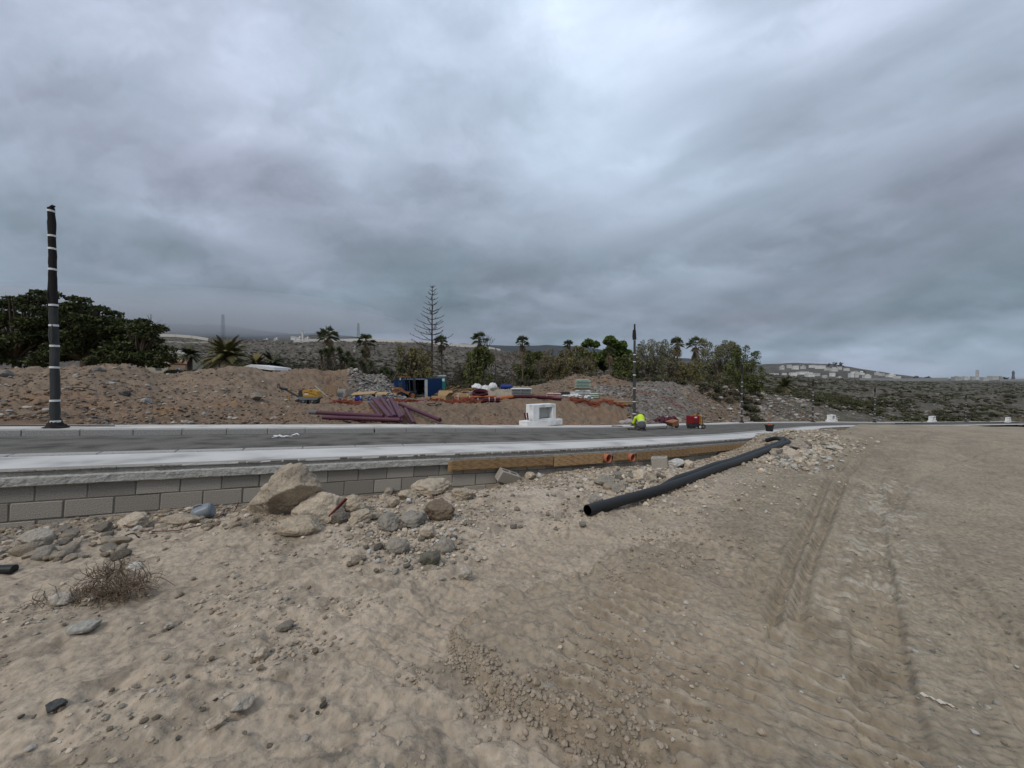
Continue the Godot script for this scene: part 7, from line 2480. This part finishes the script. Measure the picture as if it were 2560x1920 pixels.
	bare_tree("bare_tree", "brown leafless tree with many upswept limbs behind the sack pallet", on_ground(1278, 52), 4.6, 0.55, 261, Color(0.16, 0.125, 0.095), 6, "tree", "bare trees behind the yard", 0.012)
	bare_tree("bare_tree", "forked bare branches leaning out beside the column tree's palm", on_ground(1222, 63), 8.2, 0.4, 262, Color(0.13, 0.105, 0.085), 4, "tree", "bare trees behind the yard", 0.014)
	bare_tree("bare_tree", "grey bare sapling between the brownish feathery trees", on_ground(1352, 56), 3.6, 0.35, 263, Color(0.2, 0.17, 0.13), 5, "tree", "bare trees behind the yard", 0.012)
	bare_tree("bare_tree", "leafless grey shrub left of the sleeved lamp post", on_ground(1462, 50), 3.4, 0.5, 264, Color(0.17, 0.145, 0.115), 5, "tree", "bare trees behind the yard", 0.012)
	var pole := Geo.new()
	var pb := on_ground(1239, 56)
	pole.tube([Vector3.ZERO, Vector3(0, at(1239, 868, 56).y - pb.y, 0)], [0.1, 0.07], 7)
	solo("utility_pole", "thin dark wooden pole beside the dark green column tree", "pole", pole, M.grey_wood, Transform3D(Basis(), pb))

# ------------------------------------------------------------------ scrub on the slopes
func make_scrub() -> void:
	var rng := RandomNumberGenerator.new()
	rng.seed = 271
	var shapes := []
	for k in 3:
		var g := Geo.new()
		for q in 130:
			var d := Vector3(rng.randfn(), absf(rng.randfn()) * 0.8, rng.randfn()).normalized()
			var p := d * Vector3(0.55, 0.5, 0.55) * pow(rng.randf(), 0.4)
			var s := d.cross(Vector3(rng.randfn(), rng.randfn(), rng.randfn())).normalized()
			var t := rng.randf_range(0.6, 1.3)
			g.leaf(p, (d + Vector3(0, 0.3, 0)).normalized() * 0.26, s * 0.12, Color(t, t, t))
		shapes.append(g.mesh())
	var at_ := [[], [], []]
	var tint := [[], [], []]
	var put := func(u: float, d: float, w: float, h: float, c: Color):
		var k := rng.randi() % 3
		at_[k].append(place(on_ground(u, d, -0.05), rng.randf() * TAU, Vector3(w, h, w)))
		tint[k].append(c * rng.randf_range(0.6, 1.35))
	var dry := [Color(0.12, 0.106, 0.088), Color(0.10, 0.09, 0.073), Color(0.085, 0.08, 0.055), Color(0.14, 0.122, 0.1)]
	var grn := [Color(0.085, 0.086, 0.042), Color(0.10, 0.098, 0.052), Color(0.07, 0.07, 0.038), Color(0.125, 0.115, 0.072)]
	for n in 9000:
		var u := rng.randf_range(330, 1700)
		var d := 62.0 * pow(480.0 / 62.0, rng.randf())
		put.call(u, d, rng.randf_range(0.7, 2.0), rng.randf_range(0.4, 1.1), dry[rng.randi() % 4])
	for n in 12000:
		var u := rng.randf_range(1700, 2650)
		var d := 66.0 * pow(900.0 / 66.0, rng.randf())
		if gn.land.get_noise_2d(u * 0.4, d * 0.5) < -0.2: continue
		put.call(u, d, rng.randf_range(0.6, 1.9) * (1.0 + d / 500.0), rng.randf_range(0.35, 0.85) * (1.0 + d / 700.0), grn[rng.randi() % 4])
	# undergrowth along the foot of the trees
	for n in 1500:
		put.call(rng.randf_range(420, 1900), rng.randf_range(46, 64) if rng.randf() < 0.7 else rng.randf_range(42, 50), rng.randf_range(0.7, 1.7), rng.randf_range(0.5, 1.3), [Color(0.085, 0.08, 0.045), Color(0.12, 0.10, 0.07), Color(0.06, 0.062, 0.03)][rng.randi() % 3])
	# greener thicket on the right slope
	for n in 420:
		put.call(2095.0 + rng.randfn() * 38.0, rng.randf_range(78, 96), rng.randf_range(1.2, 2.6), rng.randf_range(1.2, 2.6), grn[rng.randi() % 3])
	for n in 160:
		put.call(1990.0 + rng.randfn() * 25.0, rng.randf_range(74, 90), rng.randf_range(0.8, 1.6), rng.randf_range(0.6, 1.2), grn[rng.randi() % 4])
	for k in 3: scatter("scrub", ["low dry scrub covering the slopes behind the yard", "grey-green scrub covering the slopes", "scattered shrubs covering the slopes"][k], "scrub", shapes[k], M.leaf, at_[k], tint[k])

# ------------------------------------------------------------------ far land: plateau, hills, village
func ridge(called: String, d0: float, d1: float, pts: Array, col: Color, label: String, foot := 960.0) -> void:
	var g := Geo.new()
	var n := 200
	var rows := 12
	var u0: float = pts[0][0]
	var u1: float = pts[pts.size() - 1][0]
	var hn := noise(int(d0), 0.004, 5)
	for k in n + 1:
		var u := lerpf(u0, u1, k / float(n))
		var top := table(pts, u)
		for r in rows + 1:
			var t := r / float(rows)
			var d := lerpf(d0, d1, t)
			var v := lerpf(foot, top, pow(t, 0.7))
			var q := at(u, v, d)
			q.y += hn.get_noise_2d(q.x, q.z) * (d1 - d0) * 0.008 * (0.25 + t)
			q.x += hn.get_noise_2d(q.z, q.x) * 20.0
			var c := col * (1.0 + hn.get_noise_2d(q.x * 5.0, q.z * 5.0) * 0.5)
			g.vert(q, Vector3.UP, Color(c.r, c.g, c.b))
	for k in n:
		for r in rows:
			var a := k * (rows + 1) + r
			for m in [a, a + 1, a + rows + 1, a + 1, a + rows + 2, a + rows + 1]: g.i.append(m)
	g.smooth()
	var flip := 0
	for q in g.n.size(): flip += 1 if g.n[q].y < 0 else -1
	if flip > 0:
		for q in range(0, g.i.size(), 3):
			var s := g.i[q]
			g.i[q] = g.i[q + 1]
			g.i[q + 1] = s
		g.smooth()
	struct(called, g, M.far_land, label)

func house(label: String, u: float, v: float, d: float, w: float, h: float, tone: float, sd: int, grp: String) -> void:
	var rng := RandomNumberGenerator.new()
	rng.seed = sd
	var b := at(u, v, d)
	var o := thing("house", label, "house", Transform3D(Basis(Vector3.UP, rng.randf_range(-0.3, 0.3)), b), grp)
	var g := Geo.new()
	g.bbox(Transform3D(Basis(), Vector3(0, h / 2 - 1.5, 0)), Vector3(w, h + 3.0, w * 0.8), 0.05)
	var c := Color(0.82, 0.81, 0.78) * minf(tone, 1.05)
	for k in g.c.size(): g.c[k] = c
	part(o, "wall", g, M.tint)
	var r := Geo.new()
	r.bbox(Transform3D(Basis(), Vector3(0, h + 0.15, 0)), Vector3(w * 1.03, 0.35, w * 0.83), 0.04)
	for k in r.c.size(): r.c[k] = c * 0.9
	part(o, "roof", r, M.tint)
	if rng.randf() < 0.5:
		var s := Geo.new()
		s.bbox(Transform3D(Basis(), Vector3(w * 0.2, h + 1.4, -w * 0.1)), Vector3(w * 0.4, 2.4, w * 0.4), 0.04)
		for k in s.c.size(): s.c[k] = c
		part(o, "upper_storey", s, M.tint)
	for k in 1 + int(w / 5.0):
		var q := Geo.new()
		q.bbox(Transform3D(Basis(), Vector3(-w / 2 + (k + 0.6) * w / (1.3 + int(w / 5.0)), h * 0.55, w * 0.4)), Vector3(1.3, 1.4, 0.1), 0.01)
		for j in q.c.size(): q.c[j] = Color(0.07, 0.075, 0.08)
		part(o, "window", q, M.tint)

func pylon(label: String, u: float, v0: float, v1: float, d: float, wide: float) -> void:
	var b := at(u, v1, d)
	var h := at(u, v0, d).y - b.y
	var o := thing("lattice_mast", label, "mast", Transform3D(Basis(), b), "lattice masts on the hillside")
	var w := wide / 2.0
	for x in [-1.0, 1.0]:
		for z in [-1.0, 1.0]:
			var g := Geo.new()
			g.tube([Vector3(x * w, -1, z * w), Vector3(x * w * 0.5, h, z * w * 0.5)], [0.1], 4)
			part(o, "leg", g, M.mast_grey)
	var br := Geo.new()
	var n := 14
	for k in n:
		var a := k / float(n)
		var c := (k + 1) / float(n)
		var wa := lerpf(w, w * 0.5, a)
		var wc := lerpf(w, w * 0.5, c)
		for s in [-1.0, 1.0]:
			br.tube([Vector3(-wa, a * h, s * wa), Vector3(wc, c * h, s * wc)], [0.045], 3, Color.WHITE, false)
			br.tube([Vector3(wa, a * h, s * wa), Vector3(-wc, c * h, s * wc)], [0.045], 3, Color.WHITE, false)
			br.tube([Vector3(s * wa, a * h, -wa), Vector3(s * wc, c * h, wc)], [0.045], 3, Color.WHITE, false)
	part(o, "bracing", br, M.mast_grey)

func strip_wall(called: String, label: String, pts: Array, h: float, col: Color, cat: String) -> void:
	var g := Geo.new()
	var q := []
	for p in pts:
		var w := at(p[0], p[1], p[2])
		w.y = maxf(w.y, ground_y(w.x, -w.z) + h * 0.8)
		q.append(w)
	for k in q.size() - 1:
		var t := along(q[k], q[k + 1])
		g.bbox(Transform3D(t.basis, t.origin - Vector3(0, h * 0.5, 0)), Vector3((q[k + 1] - q[k]).length() + 0.4, h, 0.8), 0.05, col)
	solo(called, label, cat, g, M.tint)

func make_far() -> void:
	var rng := RandomNumberGenerator.new()
	rng.seed = 301
	ridge("mountain", 1900, 2900, [[-2200, 780], [-400, 790], [0, 795], [380, 806], [470, 810], [560, 812], [630, 822], [680, 832], [740, 834], [800, 832], [860, 838], [930, 848], [1080, 858], [1200, 862], [1300, 864], [1400, 863], [1470, 868], [1560, 882], [1700, 896], [1800, 902], [1900, 910]], Color(0.04, 0.046, 0.046), "dark far mountainside running into the cloud", 905.0)
	ridge("hill", 900, 1500, [[1560, 905], [1700, 901], [1800, 907], [1880, 910], [1960, 910], [2010, 909], [2070, 911], [2130, 919], [2190, 928], [2250, 937], [2320, 944], [2420, 950], [2560, 952], [2900, 952]], Color(0.10, 0.092, 0.075), "brown hill carrying the white village", 975.0)
	ridge("hill", 800, 1300, [[560, 866], [680, 850], [720, 845], [760, 838], [800, 837], [830, 842], [880, 850], [960, 858]], Color(0.085, 0.082, 0.065), "low dark hill with a few houses and a white tower", 880.0)
	# plateau rim walls and greenhouse roofs
	strip_wall("terrace_wall", "long whitish terrace wall along the plateau's rim", [[735, 864, 385], [770, 860, 390], [810, 856, 395], [860, 853, 400], [930, 852, 400], [1000, 853, 400], [1090, 855, 405], [1150, 860, 410], [1200, 866, 415], [1250, 873, 420]], 3.2, Color(0.72, 0.70, 0.65), "wall")
	strip_wall("greenhouse", "pale greenhouse roof line on the rise right of the evergreens", [[400, 835, 430], [440, 836, 430], [480, 839, 430], [520, 845, 430]], 3.0, Color(0.66, 0.63, 0.55), "greenhouse")
	strip_wall("terrace_wall", "broken pale terrace wall below the greenhouse", [[420, 857, 380], [470, 858, 380], [520, 858, 380]], 1.6, Color(0.45, 0.42, 0.36), "wall")
	strip_wall("greenhouse", "long grey greenhouse roof at the foot of the village", [[2150, 945, 800], [2210, 947, 800], [2270, 946, 800], [2330, 945, 800], [2370, 944, 800]], 6.0, Color(0.34, 0.35, 0.34), "greenhouse")
	strip_wall("greenhouse", "flat grey greenhouse roof at the picture's right edge", [[2500, 948, 900], [2570, 948, 900], [2640, 948, 900]], 5.0, Color(0.34, 0.36, 0.37), "greenhouse")
	pylon("tall lattice mast above the big arching palm", 558, 786, 852, 420, 3.0)
	pylon("lattice mast between the two fan palms on the left", 896, 808, 858, 430, 2.8)
	# houses of the village and the low hill
	var vill := [[1955, 917, 10, "lone white house at the village's upper left end"], [1972, 915, 14, "white house in the upper row, second from its left end"], [1990, 916, 12, "white house in the upper row under the brow"], [2008, 915, 9, "narrow white house in the upper row"], [2030, 915, 18, "broad white block at the upper row's middle"], [2052, 917, 16, "white block right of the broad one"], [2065, 922, 12, "white house stepping down below the crest trees"], [2082, 923, 16, "long white house below the crest trees"], [2100, 919, 10, "white house just under the crest trees"], [2118, 923, 12, "white house on the falling ridge"], [2135, 927, 13, "grey-white house on the falling ridge"], [2155, 931, 10, "small house halfway down the falling ridge"], [2190, 931, 11, "brown-roofed house alone on the ridge"], [2205, 935, 15, "wide pale house low on the ridge"], [2225, 938, 14, "pale house beside the wide low one"], [2245, 941, 16, "last house before the flat land"],
		[1935, 933, 16, "white house at the lower row's left end"], [1960, 934, 10, "small white house in the lower row"], [1985, 935, 14, "white house in the lower row, left of the big one"], [2005, 932, 20, "biggest white house of the lower row"], [2022, 936, 14, "flat-roofed white house right of the biggest"], [2042, 935, 12, "cube-like white house in the lower row"], [2062, 938, 10, "small white house at the lower row's right end"], [2078, 936, 12, "white house apart from the lower row"], [2095, 940, 13, "lowest white house by the greenhouse"], [2128, 936, 12, "white house between the two rows"], [2140, 938, 9, "little white house beside the grey-white one"], [2168, 940, 12, "white house at the greenhouse's end"]]
	for k in vill.size():
		var e: Array = vill[k]
		house(e[3], e[0] + rng.randf_range(-3, 3), e[1] + 4.0 + rng.randf_range(-2.5, 2.5), (1180.0 if k < 16 else 1000.0) + rng.randf_range(-60, 40), e[2] * rng.randf_range(0.7, 1.3), rng.randf_range(3.5, 8.5), rng.randf_range(0.7, 1.15), 310 + k, "houses of the hill village")
	var plain := [[2390, 946, 16, 0.55], [2412, 945, 11, 0.8], [2432, 945, 9, 0.6], [2443, 938, 6, 0.7], [2460, 947, 14, 0.65], [2482, 944, 18, 0.7], [2500, 946, 10, 0.5]]
	var pw := ["grey hall at the left of the buildings on the flat", "white hall on the flat right of the grey one", "small grey house on the flat", "slim tower-like block on the flat skyline", "tan low building right of the tower block", "large tan block with a raised roof on the flat", "low dark building at the end of the flat skyline"]
	for k in plain.size():
		var e: Array = plain[k]
		house(pw[k], e[0], e[1] + 3.0, 1150.0, e[2], 8.0 if k != 3 else 18.0, e[3], 350 + k, "buildings on the flat skyline")
	var lowh := [[625, 856, 8, "white farmhouse on the plateau behind the low palms"], [665, 852, 7, "small white farmhouse on the plateau"], [690, 850, 6, "tiny white farmhouse at the low hill's foot"], [735, 845, 9, "white house in the row on the low hill"], [748, 847, 8, "second white house in the row on the low hill"], [768, 848, 7, "white house right of the tower on the low hill"], [610, 868, 7, "white hut on the plateau slope"]]
	for k in lowh.size():
		var e: Array = lowh[k]
		house(e[3], e[0], e[1] + 2.0, 760.0, e[2], 4.0, 0.9, 370 + k, "farmhouses on the plateau")
	var tb := at(757, 848, 760)
	var tw := thing("church_tower", "slim white tower on the low hill", "tower", Transform3D(Basis(), tb))
	var g := Geo.new()
	g.bbox(Transform3D(Basis(), Vector3(0, 6, 0)), Vector3(3.2, 15, 3.2), 0.1, Color(0.66, 0.65, 0.62))
	part(tw, "shaft", g, M.tint)
	var g2 := Geo.new()
	g2.lathe(Transform3D(Basis(), Vector3(0, 13.5, 0)), [Vector2(1.6, 0), Vector2(1.0, 2.5), Vector2(0.2, 5.0), Vector2(0.1, 10.0), Vector2(0.0, 10.1)], 8, Color(0.4, 0.4, 0.4))
	part(tw, "spire", g2, M.tint)
	# thin statue-like chimney on the skyline
	var cs := Geo.new()
	cs.lathe(Transform3D(Basis(), at(2533, 948, 1100)), [Vector2(4.0, -2), Vector2(3.0, 6), Vector2(2.2, 14), Vector2(3.0, 18), Vector2(1.5, 24), Vector2(0.0, 25)], 8, Color(0.16, 0.15, 0.19))
	solo("stack", "dark slender stack on the skyline near the right edge", "stack", cs, M.tint)
	# trees on the village crest
	for e in [[2072, 908, 5.0, "left tree of the three on the village crest"], [2086, 908, 6.5, "middle tree of the three on the village crest"], [2103, 909, 7.5, "round right tree of the three on the village crest"], [2160, 925, 4.0, "small round tree on the falling ridge"], [2290, 943, 7.0, "dark tree clump at the flat skyline's left end"], [2320, 944, 7.0, "second dark tree clump on the flat skyline"], [2515, 947, 8.0, "dark tree beside the slender stack"]]:
		var b := at(e[0], e[1] + 8.0, 1150)
		var r: float = e[2]
		leafy("round_tree", e[3], b, fill(r, 1.0, r * 1.7, 14, int(e[0]), 0.9, 0.8, 0.4), 6.0, 1.6, [Color(0.03, 0.035, 0.018), Color(0.045, 0.05, 0.025)], 0.5, int(e[0]), "trees on the far skyline")
	# cream building and white roof behind the left mound
	var bb := on_ground(420, 60)
	bb.y -= 0.6
	var cbld := thing("cream_building", "cream hall with a sloping roof behind the dark evergreens", "building", Transform3D(Basis(Vector3.UP, 0.25), bb))
	var top := at(420, 873, 60).y - bb.y
	var cw := Geo.new()
	cw.prism([Vector2(-6, -1), Vector2(3.4, -1), Vector2(3.4, top - 1.0), Vector2(-0.5, top), Vector2(-6, top)], Transform3D.IDENTITY, 6.0, Color(0.52, 0.47, 0.36))
	part(cbld, "wall", cw, M.tint)
	var cr := Geo.new()
	cr.prism([Vector2(-6.1, top + 0.01), Vector2(-0.4, top + 0.01), Vector2(3.6, top - 1.0), Vector2(3.6, top - 0.8), Vector2(-0.4, top + 0.2), Vector2(-6.1, top + 0.2)], Transform3D.IDENTITY, 6.2, Color(0.5, 0.48, 0.43))
	part(cbld, "roof", cr, M.tint)
	for k in 2:
		var q := Geo.new()
		q.bbox(Transform3D(Basis(), Vector3(0.4 + k * 1.6, 1.2, 3.02)), Vector3(0.7, 0.9, 0.06), 0.0, Color(0.12, 0.12, 0.12))
		part(cbld, "window", q, M.tint)
	var an := thing("annex", "small tan annex with an orange tiled roof beside the cream hall", "building", Transform3D(Basis(Vector3.UP, 0.25), on_ground(452, 56) + Vector3(0, -0.4, 0)))
	var a1 := Geo.new()
	a1.bbox(Transform3D(Basis(), Vector3(0, 0.9, 0)), Vector3(1.9, 1.8, 1.6), 0.02, Color(0.42, 0.3, 0.2))
	part(an, "wall", a1, M.tint)
	var a2 := Geo.new()
	a2.prism([Vector2(-1.1, 1.75), Vector2(1.1, 1.75), Vector2(0, 2.2)], Transform3D.IDENTITY, 1.8, Color(0.36, 0.16, 0.08))
	part(an, "roof", a2, M.tint)
	var a3 := Geo.new()
	a3.bbox(Transform3D(Basis(), Vector3(0.1, 0.8, 0.82)), Vector3(0.5, 0.7, 0.05), 0.0, Color(0.55, 0.58, 0.6))
	part(an, "window", a3, M.tint)
	var rf := on_ground(666, 40)
	var wr := thing("white_roof", "low white sheet roof showing above the brown mound", "roof", Transform3D(Basis(Vector3.UP, -0.1), Vector3(rf.x, at(666, 914, 40).y, rf.z)))
	var r1 := Geo.new()
	r1.prism([Vector2(-1.95, -0.3), Vector2(-0.7, 0.08), Vector2(1.8, -0.22), Vector2(1.95, -0.52), Vector2(1.4, -0.5), Vector2(-0.6, -0.25)], Transform3D.IDENTITY, 2.6, Color(0.72, 0.73, 0.74))
	part(wr, "sheet", r1, M.tint)
	var r2 := Geo.new()
	for x in [-1.6, 1.6]: r2.bbox(Transform3D(Basis(), Vector3(x, -1.2, -0.8)), Vector3(0.12, 1.6, 0.12), 0.01, Color(0.2, 0.2, 0.2))
	part(wr, "support", r2, M.tint)

# the cloud base that swallows the mountain's crest
func make_low_cloud() -> void:
	for k in 3:
		var f := FogVolume.new()
		f.name = numbered("low_cloud")
		f.shape = RenderingServer.FOG_VOLUME_SHAPE_ELLIPSOID
		f.size = [Vector3(3000, 260, 1100), Vector3(1700, 170, 1000), Vector3(2600, 260, 1000)][k]
		var m := FogMaterial.new()
		m.density = 0.0011
		m.albedo = Color(0.95, 0.97, 1.0)
		f.material = m
		add_child(f)
		f.position = [at(330, 786, 2300), at(640, 808, 2250), at(-150, 780, 2250)][k]
		tag(f, ["low cloud bank over the mountain left of the low hill", "low cloud bank over the low hill's end of the mountain", "low cloud bank behind the dark evergreens"][k], "cloud")
		f.set_meta("kind", "stuff")

func _ready() -> void:
	make_view()
	make_textures()
	make_materials()
	print("sky ", Time.get_ticks_msec())
	make_road_line()
	make_far_grid()
	make_ground()
	print("ground ", Time.get_ticks_msec())
	make_road()
	make_wall()
	print("road ", Time.get_ticks_msec())
	make_stones()
	print("stones ", Time.get_ticks_msec())
	make_gravel()
	make_near_things()
	print("near ", Time.get_ticks_msec())
	make_roadside()
	print("roadside ", Time.get_ticks_msec())
	make_yard()
	make_rubble()
	print("yard ", Time.get_ticks_msec())
	make_trees()
	make_scrub()
	print("trees ", Time.get_ticks_msec())
	make_far()
	print("far ", Time.get_ticks_msec())
	make_low_cloud()
